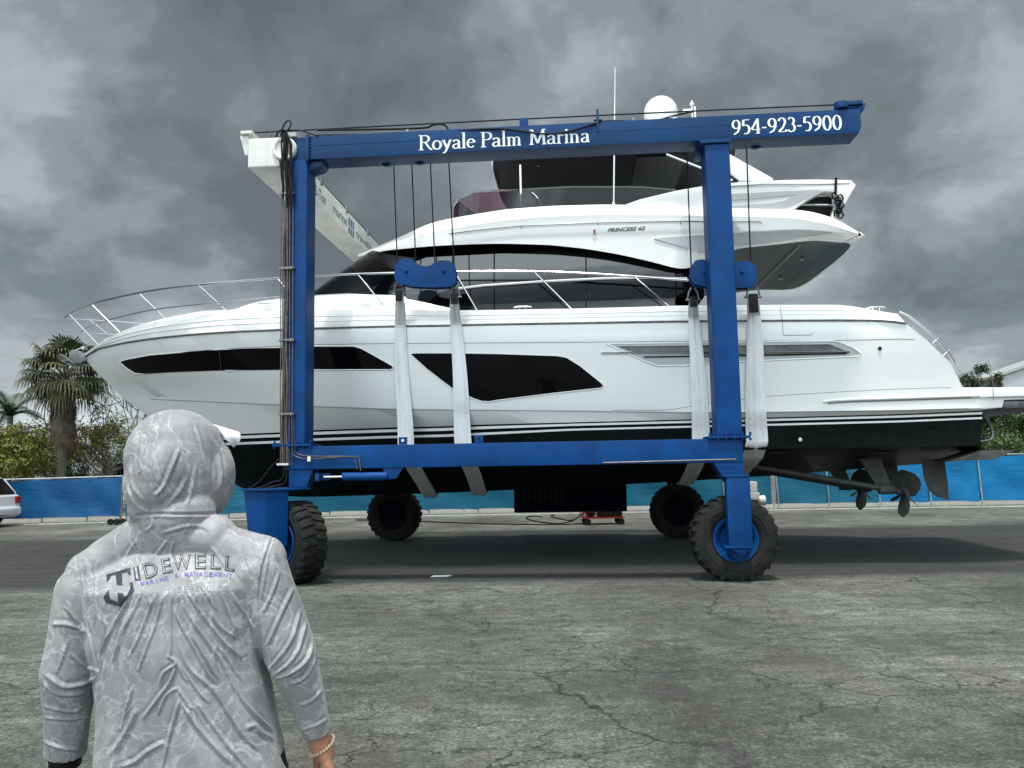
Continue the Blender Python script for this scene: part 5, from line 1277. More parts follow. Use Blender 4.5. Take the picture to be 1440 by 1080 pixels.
def tree(x, y, h, crown_r, crown_c, label, leaf, name='broadleaf_tree', nleaf=7000, lsz=.13, seed=1, bare=0.0, trunk_r=.16, squash=.75, group='trees beyond the fence', lean=0.0):
    rr = random.Random(seed); r = empty(name, (x, y, 0), 0, label, 'tree', group)
    tm = MB(); tips = []
    def limb(p, d, L, rad, lv):
        pts = [p]; q = p.copy(); dd = d.copy(); k = 5
        for i in range(k):
            dd = (dd + Vector((rr.uniform(-.22, .22), rr.uniform(-.22, .22), rr.uniform(-.08, .14)))).normalized(); q = q + dd * L / k; pts.append(q.copy())
        rad = max(rad, .020 if bare > .3 else .014); tm.tube(pts, [rad * (1 - .5 * i / k) for i in range(k + 1)], 7 if lv < 2 else 4, cap=False)
        if lv >= (5 if bare > .3 else 4) or L < .2: tips.append(q); return
        for j in range(3 if lv < 3 else 2 + (rr.random() < .5)):
            a = rr.uniform(0, 6.28); sp = rr.uniform(.45, .95); ax = dd.orthogonal().normalized(); ax = Matrix.Rotation(a, 3, dd) @ ax
            nd_ = (dd * math.cos(sp) + ax * math.sin(sp)).normalized(); limb(pts[rr.choice((3, 4, 5))], nd_, L * rr.uniform(.6, .82), rad * .52, lv + 1)
        tips.append(q)
    hb_ = crown_c - crown_r * squash * .9
    limb(Vector((0, 0, -.1)), Vector((lean, 0, 1)).normalized(), max(.8, hb_), trunk_r, 0) if hb_ > .7 else limb(Vector((0, 0, -.1)), Vector((0, 0, 1)), .7, trunk_r, 0)
    tm.build('trunk', M['bark'], r, smooth=60, merge=0)
    # crown: leaf clumps in a lumpy ellipsoid with gaps
    lm = MB(); clumps = []
    for i in range(int(34 + crown_r * 16)):
        while True:
            d = Vector((rr.gauss(0, 1), rr.gauss(0, 1), rr.gauss(0, 1))).normalized(); s = rr.uniform(.35, 1.0) ** .6
            nz = noise.noise(d * 1.7 + Vector((seed * 3.1, 0, 0))); rad = crown_r * (.82 + .42 * nz) * s
            c = Vector((d.x * rad, d.y * rad, crown_c + d.z * rad * squash))
            if c.z > .25: break
        clumps.append((c, crown_r * rr.uniform(.12, .26)))
    clumps += [(t_, crown_r * .14) for t_ in tips[::3] if (t_ - Vector((0, 0, crown_c))).length < crown_r * 1.05]
    if bare < 1:
        per = int(nleaf * (1 - bare) / len(clumps))
        for c, cr_ in clumps:
            if rr.random() < bare * .7: continue
            for k in range(per):
                d = Vector((rr.gauss(0, 1), rr.gauss(0, 1), rr.gauss(0, 1))).normalized() * cr_ * rr.uniform(.3, 1.05); p = c + d
                n_ = (d.normalized() * .7 + Vector((rr.uniform(-1, 1), rr.uniform(-1, 1), rr.uniform(-.3, 1)))).normalized()
                a = n_.orthogonal().normalized(); a = Matrix.Rotation(rr.uniform(0, 6.28), 3, n_) @ a; b_ = n_.cross(a); L = lsz * rr.uniform(.6, 1.3); W_ = L * .45
                lm.add([p - a * L * .5, p + b_ * W_ * .5 - a * .0, p + a * L * .5, p - b_ * W_ * .5], [(0, 1, 2, 3)])
        lm.build('crown', leaf, r, smooth=0, recalc=False, merge=0)
    return r
def tpx(px, Y): return WP(px, 600, Y)[0]
tree(tpx(35, 33), 33, 3, 1.9, 2.6, 'yellow green leafy tree behind the fence at the left edge', M['leafA'], seed=3, nleaf=7000, trunk_r=.10)
tree(tpx(-12, 35), 35, 3, 1.8, 2.7, 'olive tree at the very left edge below the small palm', M['leafO'], seed=13, nleaf=5000, trunk_r=.10)
tree(tpx(150, 34), 34, 3.4, 1.8, 3.0, 'olive tree with thin foliage between the fan palm and the hooded head', M['leafA'], seed=5, bare=.35, nleaf=6500, trunk_r=.14)
tree(tpx(150, 33), 33.6, 3.9, 2.0, 3.7, 'bare twiggy tree rising above the bushes beside the hooded head', M['leafO'], name='bare_tree', seed=11, bare=.93, nleaf=3000, trunk_r=.12)
tree(tpx(78, 37), 37, 3, 2.0, 2.9, 'mid green tree behind the fan palm trunk', M['leafO'], seed=8, nleaf=6500, trunk_r=.12)
tree(tpx(118, 39), 39, 3, 1.8, 1.8, 'dark shrubby tree low behind the fence under the bare twigs', M['leafD'], seed=21, nleaf=6000, trunk_r=.12)
tree(tpx(1384, 36), 36, 4.5, 1.75, 4.0, 'dark green bushy tree rising just above the swim platform', M['leafD'], seed=31, nleaf=11000, trunk_r=.16, squash=.95)
tree(tpx(1430, 34), 34, 3.5, 2.3, 2.5, 'mid green tree filling the gap under the swim platform at the right edge', M['leafB'], seed=35, nleaf=24000, trunk_r=.16)
tree(tpx(1500, 38), 38, 3.5, 2.2, 2.6, 'green tree beyond the right edge of the platform', M['leafB'], seed=36, nleaf=16000, trunk_r=.16)
tree(tpx(66, 35), 29.5, 3, 1.45, 2.3, 'bright yellow green shrub tree left of the fan palm trunk', M['leafA'], seed=43, nleaf=9000, trunk_r=.10)
tree(tpx(122, 35), 29.6, 3, 1.3, 2.25, 'yellow green shrub tree just right of the fan palm trunk', M['leafA'], seed=44, nleaf=8000, trunk_r=.10)
tree(tpx(5, 38), 38, 3, 2.0, 2.7, 'mid green tree behind the parked car at the left edge', M['leafB'], seed=45, nleaf=9000, trunk_r=.12)
# fan palm
def fan_frond(mbx, base, d, L, R, rr, droop):
    d = d.normalized(); q = base + d * L; side = d.cross(Vector((0, 0, 1))); side = side.normalized() if side.length > .1 else Vector((1, 0, 0)); up = side.cross(d)
    pts = [base, base + d * L * .5 + Vector((0, 0, .04)), q]; mbx.tube(pts, [.022, .016, .010], 4, cap=False)
    nb = 22
    for i in range(nb):
        a = (i / (nb - 1) - .5) * R_(230); dirv = (d * math.cos(a) + side * math.sin(a)).normalized(); Lb = R * (1 - .18 * abs(a) / 2) * rr.uniform(.85, 1.08); wv = dirv.cross(up).normalized() * R * .045
        p1 = q + dirv * Lb * .45 + up * .03; p2 = q + dirv * Lb * .78 + Vector((0, 0, -droop * .12 * Lb)); p3 = q + dirv * Lb * .97 + Vector((0, 0, -droop * .42 * Lb))
        mbx.add([q, p1 - wv, p1 + wv, p2 - wv * .7, p2 + wv * .7, p3], [(0, 1, 2), (1, 3, 4, 2), (3, 5, 4)])
def fan_palm(px, Y, top_px, skirt_px, label, seed=2):
    rr = random.Random(seed); x = tpx(px, Y); r = empty('fan_palm', (x, Y, 0), 0, label, 'palm tree')
    zc = WP(px, top_px, Y)[2]; zs = WP(px, skirt_px, Y)[2]; 
    t_ = MB(); t_.tube([(0, 0, 0), (.02, 0, zc * .5), (0, 0, zc)], [.19, .16, .15], 14); t_.build('trunk', M['bark'], r)
    g_ = MB()
    for i in range(46):
        a = i * 2.39996; e = R_(82 - 122 * (i / 46) ** .95 + rr.uniform(-8, 8)); d = Vector((math.cos(a) * math.cos(e), math.sin(a) * math.cos(e), math.sin(e)))
        fan_frond(g_, Vector((0, 0, zc)) + d * .08, d, rr.uniform(.75, 1.15), rr.uniform(.72, .95), rr, .9 + i / 40)
    g_.build('fronds', M['palm'], r, smooth=0, recalc=False, merge=0)
    k_ = MB()
    for i in range(80):
        a = rr.uniform(0, 6.28); z = zc + .1 - (zc - zs) * rr.uniform(0, .75); e = R_(rr.uniform(-86, -58)); d = Vector((math.cos(a) * math.cos(e), math.sin(a) * math.cos(e), math.sin(e)))
        fan_frond(k_, Vector((math.cos(a) * .12, math.sin(a) * .12, z)), d, rr.uniform(.22, .5), rr.uniform(.36, .58), rr, 1.6)
    k_.build('dead_skirt', M['dead'], r, smooth=0, recalc=False, merge=0)
fan_palm(88, 31, 532, 640, 'tall fan palm with drooping brown skirt behind the anchor')
def feather_palm(px, Y, top_px, label, seed=4):
    rr = random.Random(seed); x = tpx(px, Y); r = empty('feather_palm', (x, Y, 0), 0, label, 'palm tree'); zc = WP(px, top_px, Y)[2]
    t_ = MB(); t_.tube([(0, 0, 0), (0, 0, zc)], [.2, .13], 12); t_.build('trunk', M['bark'], r); g_ = MB()
    for i in range(18):
        a = i * 2.39996; e0 = R_(rr.uniform(25, 75)); p = Vector((0, 0, zc)); d = Vector((math.cos(a) * math.cos(e0), math.sin(a) * math.cos(e0), math.sin(e0))); pts = [p.copy()]
        for k in range(12): p = p + d * .15; d = (d + Vector((0, 0, -.13))).normalized(); pts.append(p.copy())
        g_.tube(pts, [.02 - .0012 * k for k in range(13)], 4, cap=False)
        for k in range(1, 13):
            dd = (pts[k] - pts[k - 1]).normalized(); sd_ = dd.cross(Vector((0, 0, 1))).normalized()
            for sg in (-1, 1):
                for jj in (0, .5):
                    b0 = pts[k - 1].lerp(pts[k], jj); L = .5 * math.sin(math.pi * (k + .8) / 14.5) + .1; q = b0 + sd_ * sg * L * .75 + dd * L * .55 + Vector((0, 0, -.16 * L)); wv = dd * .035
                    g_.add([b0 - wv, b0 + wv, q], [(0, 1, 2)])
    g_.build('fronds', M['leafD'], r, smooth=0, recalc=False, merge=0)
feather_palm(14, 40, 585, 'small dark feather palm at the left edge')
# ------------------------------------------------------------------ buildings beyond
M['housewall'] = mat('pale_green_render', (.40, .43, .33), .8, var=.1, vscale=2)
M['roofg'] = mat('grey_roof_sheet', (.30, .32, .31), .6, var=.15, stretch=(8, 1, 1))
def house(px0, px1, Y, ytop, label, wallm, roofm, gable=True):
    x0, x1 = tpx(px0, Y), tpx(px1, Y); z = WP(px0, ytop, Y)[2]; r = empty('house', ((x0 + x1) / 2, Y, 0), 0, label, 'building'); w_ = (x1 - x0) / 2
    f = MB(); f.box((-w_, 0, 0), (w_, 8, z - .01)); f.build('wall', wallm, r)
    f = MB(); f.prism([(-w_ - .4, z), (w_ + .4, z), (w_ + .4, z + .12), (0, z + 1.1), (-w_ - .4, z + .12)], -.4, 8.4) if gable else f.box((-w_ - .3, -.3, z), (w_ + .3, 8.3, z + .25)); f.build('roof', roofm, r)
    for k in (-.5, .1, .6):
        f = MB(); f.box((w_ * k - .5, -.04, 1.0), (w_ * k + .5, -.003, 2.1)); wn_ = f.build('window', M['glass'], r); f = MB(); f.box((w_ * k - .57, -.05, .92), (w_ * k + .57, -.045, .99)); f.build('sill', M['offwhite'], wn_)
    return r
house(140, 215, 46, 646, 'low pale green house partly hidden by the trees left of the hooded head', M['housewall'], M['roofg'], gable=False)
wx0 = tpx(1408, 62); r = empty('warehouse', (wx0, 62, 0), 0, 'pale grey warehouse with sloping roof edge at the right edge', 'building')
z0 = WP(1410, 531, 62)[2]; z1_ = WP(1440, 521, 62)[2]; sl = (z1_ - z0) / (tpx(1440, 62) - tpx(1410, 62))
f = MB(); f.prism([(0, 0), (24, 0), (24, z0), (12, z0 + sl * 12), (0, z0)], 0, 4); f.build('wall', mat('pale_grey_cladding', (.38, .40, .41), .6, var=.06, stretch=(6, 1, 1)), r)
f = MB(); f.prism([(-.5, z0 - .1), (12, z0 + sl * 12 + .02), (24.5, z0 - .1), (24.5, z0 + .1), (12, z0 + sl * 12 + .25), (-.5, z0 + .1)], -.2, 4.2); f.build('roof', M['roofg'], r)
# ------------------------------------------------------------------ car at the left edge
M['carpaint'] = mat('silver_white_car_paint', (.55, .57, .58), .25, coat=.6); M['lamp_red'] = mat('tail_lamp_red', (.30, .01, .01), .2)
def car(loc_, rz, label, s=1.0):
    r = empty('parked_car', loc_, rz, label, 'car'); L, H_, Wd = 4.5 * s, 1.62 * s, 1.8 * s
    low = [(-L / 2, .45), (-L / 2 + .05, .75), (-L / 2 + .25, .92), (-1.0, 1.0), (L / 2 - .25, 1.03), (L / 2 - .06, .95), (L / 2 - .02, .62), (L / 2 + .03, .58), (L / 2 + .03, .36), (L / 2 - .2, .28), (-L / 2 + .1, .28)]
    def arch(poly):
        out_ = [];
        for p in poly: out_.append(p)
        for cx in (L / 2 - .85, -L / 2 + .85):
            for k in range(9):
                a = math.pi * k / 8; out_.append((cx + .37 * math.cos(a), .28 + .37 * math.sin(a)))
        return out_
    body = low[:-1]
    pts = low[:10]
    for cx in (L / 2 - .85,): pts += [(cx + .37 * math.cos(math.pi * k / 8), .28 + .37 * math.sin(math.pi * k / 8)) for k in range(9)]
    for cx in (-L / 2 + .85,): pts += [(cx + .37 * math.cos(math.pi * k / 8), .28 + .37 * math.sin(math.pi * k / 8)) for k in range(9)]
    pts.append(low[10])
    f = MB(); f.prism(pts, -Wd / 2, Wd / 2); b_ = f.build('body', M['carpaint'], r, bevel=.05, segs=3)
    cab = [(-1.0, 1.0, .84), (-.45, H_ - .06, .66), (0, H_, .64), (L / 2 - .75, H_ - .02, .64), (L / 2 - .45, H_ - .1, .66), (L / 2 - .14, 1.03, .82)]
    f = MB(); n = len(cab); V = [(x, -w_, z) for x, z, w_ in cab] + [(x, w_, z) for x, z, w_ in cab]
    f.add(V, [tuple(range(n)), tuple(range(2 * n - 1, n - 1, -1))] + [(i, i + 1, n + i + 1, n + i) for i in range(n - 1)]); f.build('window', M['glass'], r, bevel=.03)
    f = MB(); rf = [(-.42, H_ - .05, .64), (0, H_ + .012, .62), (L / 2 - .75, H_ + .0, .62), (L / 2 - .42, H_ - .09, .64)]
    f.grid([[(x, -w_, z - .05) for x, z, w_ in rf], [(x, -w_ + .05, z + .02) for x, z, w_ in rf], [(x, w_ - .05, z + .02) for x, z, w_ in rf], [(x, w_, z - .05) for x, z, w_ in rf]]); f.build('roof', M['carpaint'], r)
    for sg in (-1, 1):
        f = MB(); f.tube([(L / 2 - .16, sg * .835, 1.0), (L / 2 - .47, sg * .67, H_ - .09)], .035, 6); f.tube([(.35, sg * .845, 1.0), (.32, sg * .665, H_ - .03)], .03, 6); f.tube([(-1.0, sg * .84, 1.0), (-.45, sg * .67, H_ - .06)], .03, 6); f.build('pillar', M['carpaint'], r)
        f = MB(); f.box((L / 2 - .10, sg * (Wd / 2 - .10) - .1, .72), (L / 2 + .01, sg * (Wd / 2 - .10) + .105, .93)); f.build('tail_light', M['lamp_red'], r, bevel=.02)
        f = MB(); f.box((L / 2 - 1.6, sg * (Wd / 2 + .012) - .012, .88), (L / 2 - 1.38, sg * (Wd / 2 + .012) + .012, .91)); f.build('door_handle', M['carpaint'], b_, bevel=.008)
        for cx in (L / 2 - .85, -L / 2 + .85):
            wr = empty('wheel', (cx, sg * (Wd / 2 - .11), .32)); wr.parent = r
            f = MB(); f.lathe([(.20, -.1), (.30, -.1), (.32, -.07), (.32, .07), (.30, .1), (.20, .1)], (0, 0, 0), axis='y', n=32); f.build('tyre', M['tyre'], wr)
            f = MB(); f.lathe([(.001, -.07), (.06, -.08), (.17, -.05), (.205, -.09), (.205, .09), (.17, .05), (.06, .08), (.001, .07)], (0, 0, 0), axis='y', n=20); f.build('rim', M['galv'], wr)
    f = MB(); f.box((L / 2 - .06, -Wd / 2 + .05, .38), (L / 2 + .09, Wd / 2 - .05, .56)); f.build('bumper', M['carpaint'], r, bevel=.04)
    return r
cx_ = WP(24, 700, 25.0)[0]
car((cx_ - 2.62, 25.15, 0), R_(-7), 'silver white car with dark rear window cut off by the left edge', .97)
car((WP(1448, 630, 40)[0], 40, 0), R_(4), 'pale car parked beyond the bright blue fence at right')
# ------------------------------------------------------------------ small things on the yard
g1 = GP(848, 737); r = empty('equipment_cart', (g1.x, g1.y, 0), R_(3), 'small red framed cart with black machine under the hull behind the engine box', 'cart')
f = MB(); f.box((-.56, -.3, .17), (.56, .3, .21)); f.tube([(-.56, -.28, .2), (-.62, -.28, .42), (-.62, .28, .42), (-.56, .28, .2)], .018, 8); f.tube([(-.5, -.28, .2), (-.5, -.28, .36), (-.2, -.28, .36), (-.2, -.28, .2)], .016, 8); f.build('frame', M['red'], r, bevel=.005)
f = MB(); f.box((-.15, -.26, .215), (.5, .26, .52)); f.lathe([(.001, -.2), (.13, -.2), (.13, .2), (.001, .2)], (-.35, 0, .34), axis='y', n=20); f.build('machine', M['black'], r, bevel=.03)
for x in (-.46, .46):
    for y in (-.31, .31): f = MB(); f.lathe([(.03, -.03), (.075, -.035), (.085, 0), (.075, .035), (.03, .03), (.03, -.03)], (x, y, .086), axis='y', n=20); f.build('wheel', M['black'], r)
for k, (q, lab) in enumerate((([(822, 733), (800, 738), (760, 736), (735, 729), (752, 726), (762, 728)], 'black hose looping left from the red cart'), ([(822, 737), (790, 739), (700, 738), (640, 736), (560, 733), (500, 732)], 'long black hose lying flat on the yard under the hull'), ([(823, 730), (806, 734), (790, 731), (772, 727), (780, 725)], 'short black hose arching off the red cart'))):
    f = MB(); o0 = GP(*q[0]); P_ = [Vector((*(GP(x, y) - o0).xy, .02 + (.22 if i == 0 and k != 1 else 0))) for i, (x, y) in enumerate(q)]; f.tube(smooth_poly(P_, 3), .018, 6); h_ = f.build('hose', M['black']); h_.location = (o0.x, o0.y, 0); tag(h_, lab, 'hose', 'hoses on the yard')
g1 = GP(166, 738); r = empty('wheel_dolly', (g1.x, g1.y, 0), 0, 'low black two wheeled dolly at the fence foot left of the person', 'dolly')
f = MB(); f.tube([(-.2, 0, .1), (.2, 0, .1)], .02, 8); f.box((-.1, -.08, .08), (.3, .08, .11)); f.tube([(.05, 0, .1), (.09, .1, 1.3)], .022, 8); f.build('frame', M['steeldark'], r)
for x in (-.19, .0, .2): f = MB(); f.lathe([(.03, -.04), (.09, -.045), (.10, 0), (.09, .045), (.03, .04), (.03, -.04)], (x, -.1, .1), axis='y', n=20); f.build('wheel', M['black'], r)
Yq = 20.0; q = WP(1058, 695, Yq); r = empty('pump_machine', (q.x, Yq, 0), 0, 'small white upright machine just right of the rear hoist yoke', 'machine')
zz = lambda y: WP(1058, y, Yq)[2]
f = MB(); f.box((-.10, -.1, zz(691)), (.10, .1, zz(677))); f.build('cover', M['offwhite'], r, bevel=.02)
f = MB(); f.box((-.13, -.13, zz(702.5)), (.14, .13, zz(692))); f.lathe([(.001, -.1), (.10, -.1), (.12, .0), (.13, .1), (.10, .1), (.001, .08)], (.20, 0, zz(704)), axis='x', n=20); f.build('casing', M['offwhite'], r, bevel=.02)
f = MB(); f.box((-.06, -.06, 0), (.06, .06, zz(703))); f.box((-.3, -.3, 0.002), (.3, .3, .05)); f.build('stand', M['steeldark'], r, bevel=.01)
g1 = GP(620, 811); f = MB(); f.add([(-.16, -.06, .006), (.10, -.08, .012), (.17, .02, .02), (.05, .07, .008), (-.12, .05, .015)], [(0, 1, 2, 3, 4)]); f.add([(-.16, -.06, .004), (.10, -.08, .004), (.17, .02, .004), (.05, .07, .004), (-.12, .05, .004)], [(4, 3, 2, 1, 0)]); p_ = f.build('paper_scrap', M['letter'], smooth=0); p_.location = (g1.x, g1.y, 0); tag(p_, 'crumpled white paper scrap lying on the yard right of the front wheel', 'litter')
# ------------------------------------------------------------------ the person in the foreground
PX0, PY0 = -0.815, 2.0
def pl(px, py, Y=2.0):            # pixel -> person-local coordinates
    q = WP(px, py, Y); return Vector((q.x - PX0, q.y - PY0, q.z))
def prim_mesh(prims):
    f = MB()
    for p in prims:
        if p[0] == 'cap':
            a, b_, r0, r1 = Vector(p[1]), Vector(p[2]), p[3], p[4]; d = (b_ - a); L = d.length; d.normalize(); rot = Vector((0, 0, 1)).rotation_difference(d).to_matrix(); prof = []
            for k in range(0, 7): t_ = math.pi / 2 * k / 6; prof.append((max(1e-6, r0 * math.sin(t_)), -r0 * math.cos(t_)))
            for k in range(0, 7): t_ = math.pi / 2 * k / 6; prof.append((max(1e-6, r1 * math.cos(t_)), L + r1 * math.sin(t_)))
            f.lathe(prof, a, n=20, M=rot)
        elif p[0] == 'ell':
            c, rx, ry, rz = Vector(p[1]), *p[2]; rot = p[3] if len(p) > 3 else Matrix.Identity(3); prof = [(max(1e-6, math.sin(math.pi * k / 18)), -math.cos(math.pi * k / 18)) for k in range(19)]
            f.lathe(prof, c, n=28, M=rot @ Matrix.Diagonal((rx, ry, rz)))
        elif p[0] == 'loft':
            rws = []
            for (z, cx, cy__, rx, ry, e) in p[1]:
                row = []
                for k in range(40):
                    a = 2 * math.pi * k / 40; c, s = math.cos(a), math.sin(a); row.append((cx + rx * math.copysign(abs(c) ** e, c), cy__ + ry * math.copysign(abs(s) ** e, s), z))
                rws.append(row)
            f.grid(rws, close=True); f.add(rws[0], [tuple(range(39, -1, -1))]); f.add(rws[-1], [tuple(range(40))])
    return f
def blob(name, prims, voxel, smooth_it, material, parent):
    f = prim_mesh(prims); o = f.build(name, material, None, smooth=0)
    md = o.modifiers.new('r', 'REMESH'); md.mode = 'VOXEL'; md.voxel_size = voxel
    dg = bpy.context.evaluated_depsgraph_get(); dg.update(); me = bpy.data.meshes.new_from_object(o.evaluated_get(dg)); o.modifiers.clear(); old = o.data; o.data = me; bpy.data.meshes.remove(old); me.name = name
    me.materials.clear(); me.materials.append(material)
    n = len(me.vertices); co = np.empty(n * 3); me.vertices.foreach_get('co', co); co = co.reshape(-1, 3)
    ed = np.empty(len(me.edges) * 2, dtype=np.int64); me.edges.foreach_get('vertices', ed); ed = ed.reshape(-1, 2)
    deg = np.bincount(ed.ravel(), minlength=n)[:, None].astype(float)
    for it in range(smooth_it):
        acc = np.zeros_like(co); np.add.at(acc, ed[:, 0], co[ed[:, 1]]); np.add.at(acc, ed[:, 1], co[ed[:, 0]]); co = co * .4 + .6 * acc / np.maximum(deg, 1)
        if it % 2 == 1:   # taubin step keeps the volume
            acc = np.zeros_like(co); np.add.at(acc, ed[:, 0], co[ed[:, 1]]); np.add.at(acc, ed[:, 1], co[ed[:, 0]]); co = co - .35 * (acc / np.maximum(deg, 1) - co)
    me.vertices.foreach_set('co', co.ravel()); me.update()
    me.polygons.foreach_set('use_smooth', [True] * len(me.polygons))
    if parent: o.parent = parent
    return o, co, ed
def normals(me):
    n = np.empty(len(me.vertices) * 3); me.vertices.foreach_get('normal', n); return n.reshape(-1, 3)
M['skin'] = mat('tanned_skin', (.42, .20, .13), .5, var=.12, vscale=25, bump=.15, bscale=120, spec=.4)
M['shirt'] = None
def shirt_material():
    m = bpy.data.materials.new('grey_water_pattern_fabric'); m.use_nodes = True; t = m.node_tree; b = t.nodes['Principled BSDF']; ln = t.links; tcn = t.nodes.new('ShaderNodeTexCoord')
    def nd(ty, **k):
        n = t.nodes.new(ty)
        for a, v in k.items():
            if a in n.inputs.keys(): n.inputs[a].default_value = v
            else: setattr(n, a, v)
        return n
    src = tcn.outputs['Object']
    d = nd('ShaderNodeTexNoise', Scale=7, Detail=4); ln.new(src, d.inputs['Vector']); mv = nd('ShaderNodeVectorMath', operation='MULTIPLY_ADD'); ln.new(d.outputs[1], mv.inputs[0]); mv.inputs[1].default_value = (.14, .14, .14); ln.new(src, mv.inputs[2])
    a1 = nd('ShaderNodeTexNoise', Scale=6.5, Detail=3, Roughness=.5, Distortion=1.0); ln.new(mv.outputs[0], a1.inputs['Vector'])
    r1 = nd('ShaderNodeValToRGB'); ln.new(a1.outputs[0], r1.inputs[0]); e = r1.color_ramp.elements; e[0].position = .38; e[0].color = (.205, .202, .205, 1); e[1].position = .68; e[1].color = (.30, .296, .298, 1)
    def vein(scale, wd, seed):
        n = nd('ShaderNodeTexNoise', Scale=scale, Detail=5, Roughness=.55, Distortion=.9); mp_ = nd('ShaderNodeMapping'); mp_.inputs['Location'].default_value = (seed, seed, 0); ln.new(mv.outputs[0], mp_.inputs[0]); ln.new(mp_.outputs[0], n.inputs['Vector'])
        s = nd('ShaderNodeMath', operation='SUBTRACT'); ln.new(n.outputs[0], s.inputs[0]); s.inputs[1].default_value = .5; ab = nd('ShaderNodeMath', operation='ABSOLUTE'); ln.new(s.outputs[0], ab.inputs[0])
        r = nd('ShaderNodeValToRGB'); ln.new(ab.outputs[0], r.inputs[0]); r.color_ramp.elements[0].position = 0; r.color_ramp.elements[0].color = (1, 1, 1, 1); r.color_ramp.elements[1].position = wd; r.color_ramp.elements[1].color = (0, 0, 0, 1); return r.outputs[0]
    v1 = vein(8, .022, 0); v2 = vein(15, .03, 3); ma = nd('ShaderNodeMath', operation='MULTIPLY_ADD'); ln.new(v2, ma.inputs[0]); ma.inputs[1].default_value = .45; ln.new(v1, ma.inputs[2])
    m2 = nd('ShaderNodeMath', operation='MULTIPLY'); ln.new(ma.outputs[0], m2.inputs[0]); m2.inputs[1].default_value = .32
    mx_ = nd('ShaderNodeMixRGB'); mx_.inputs[2].default_value = (.66, .67, .68, 1); ln.new(m2.outputs[0], mx_.inputs[0]); ln.new(r1.outputs[0], mx_.inputs[1]); ln.new(mx_.outputs[0], b.inputs['Base Color'])
    b.inputs['Roughness'].default_value = .58; b.inputs['Sheen Weight'].default_value = .12; b.inputs['Specular IOR Level'].default_value = .4
    w_ = nd('ShaderNodeTexNoise', Scale=300, Detail=2); ln.new(src, w_.inputs['Vector']); bp = nd('ShaderNodeBump', Strength=.12, Distance=.002); ln.new(w_.outputs[0], bp.inputs['Height']); ln.new(bp.outputs[0], b.inputs['Normal'])
    return m
M['shirt'] = shirt_material()
# joints
SL, EL_, WL = pl(127, 826, 2.0), pl(99, 945, 2.0), pl(92, 1066, 2.03)
SRt, ER, WR = pl(364, 800, 2.0), pl(410, 925, 2.0), pl(447, 1034, 2.05)
HD = pl(247, 655, 2.03); FY = R_(-33); Fd = Vector((-math.sin(FY), math.cos(FY), 0)); Fs = Vector((Fd.y, -Fd.x, 0)); HRot = Matrix.Rotation(FY, 3, 'Z')
def hand(prims, wr, d, palm_n, thumb_s, s=1.0):
    """wr wrist, d forward along the hand, palm_n palm normal; fingers curl towards the palm"""
    d = d.normalized(); n = (palm_n - d * palm_n.dot(d)).normalized(); sd_ = d.cross(n).normalized() * thumb_s
    prims.append(('cap', wr - d * .03, wr + d * .02, .027 * s, .026 * s))
    for k, (o_, L) in enumerate(((.030, .080), (.010, .086), (-.010, .082), (-.028, .074))):
        base = wr + d * L * s + sd_ * o_ * s; prims.append(('cap', wr + d * .015 + sd_ * o_ * .6 * s, base, .016 * s, .0125 * s))
        ln_ = (.038, .043, .040, .031)[k] * s; ang = (.75, .85, .95, 1.05)[k]; q = base; dirv = d
        for j, f_ in enumerate((1.0, .62, .5)):
            a = ang * (1 + .35 * j); dirv = (dirv * math.cos(a * .9) + n * math.sin(a * .9)).normalized(); nn = (n * math.cos(a * .9) - d * math.sin(a * .9)); q2 = q + dirv * ln_ * f_; prims.append(('cap', q, q2, (.0095 - .0008 * j) * s, (.0090 - .0009 * j) * s)); q = q2
            n_old = n; n = nn.normalized(); d_ = dirv
        n = (palm_n - d * palm_n.dot(d)).normalized()
    tb = wr + d * .028 * s + sd_ * .026 * s; t1 = tb + (d * .55 + sd_ * .6 + n * .45).normalized() * .042 * s; t2 = t1 + (d * .9 + n * .35 - sd_ * .05).normalized() * .030 * s; t3 = t2 + (d * .8 + n * .5 - sd_ * .3).normalized() * .024 * s
    prims += [('cap', tb, t1, .016 * s, .012 * s), ('cap', t1, t2, .0115 * s, .0105 * s), ('cap', t2, t3, .0105 * s, .008 * s)]
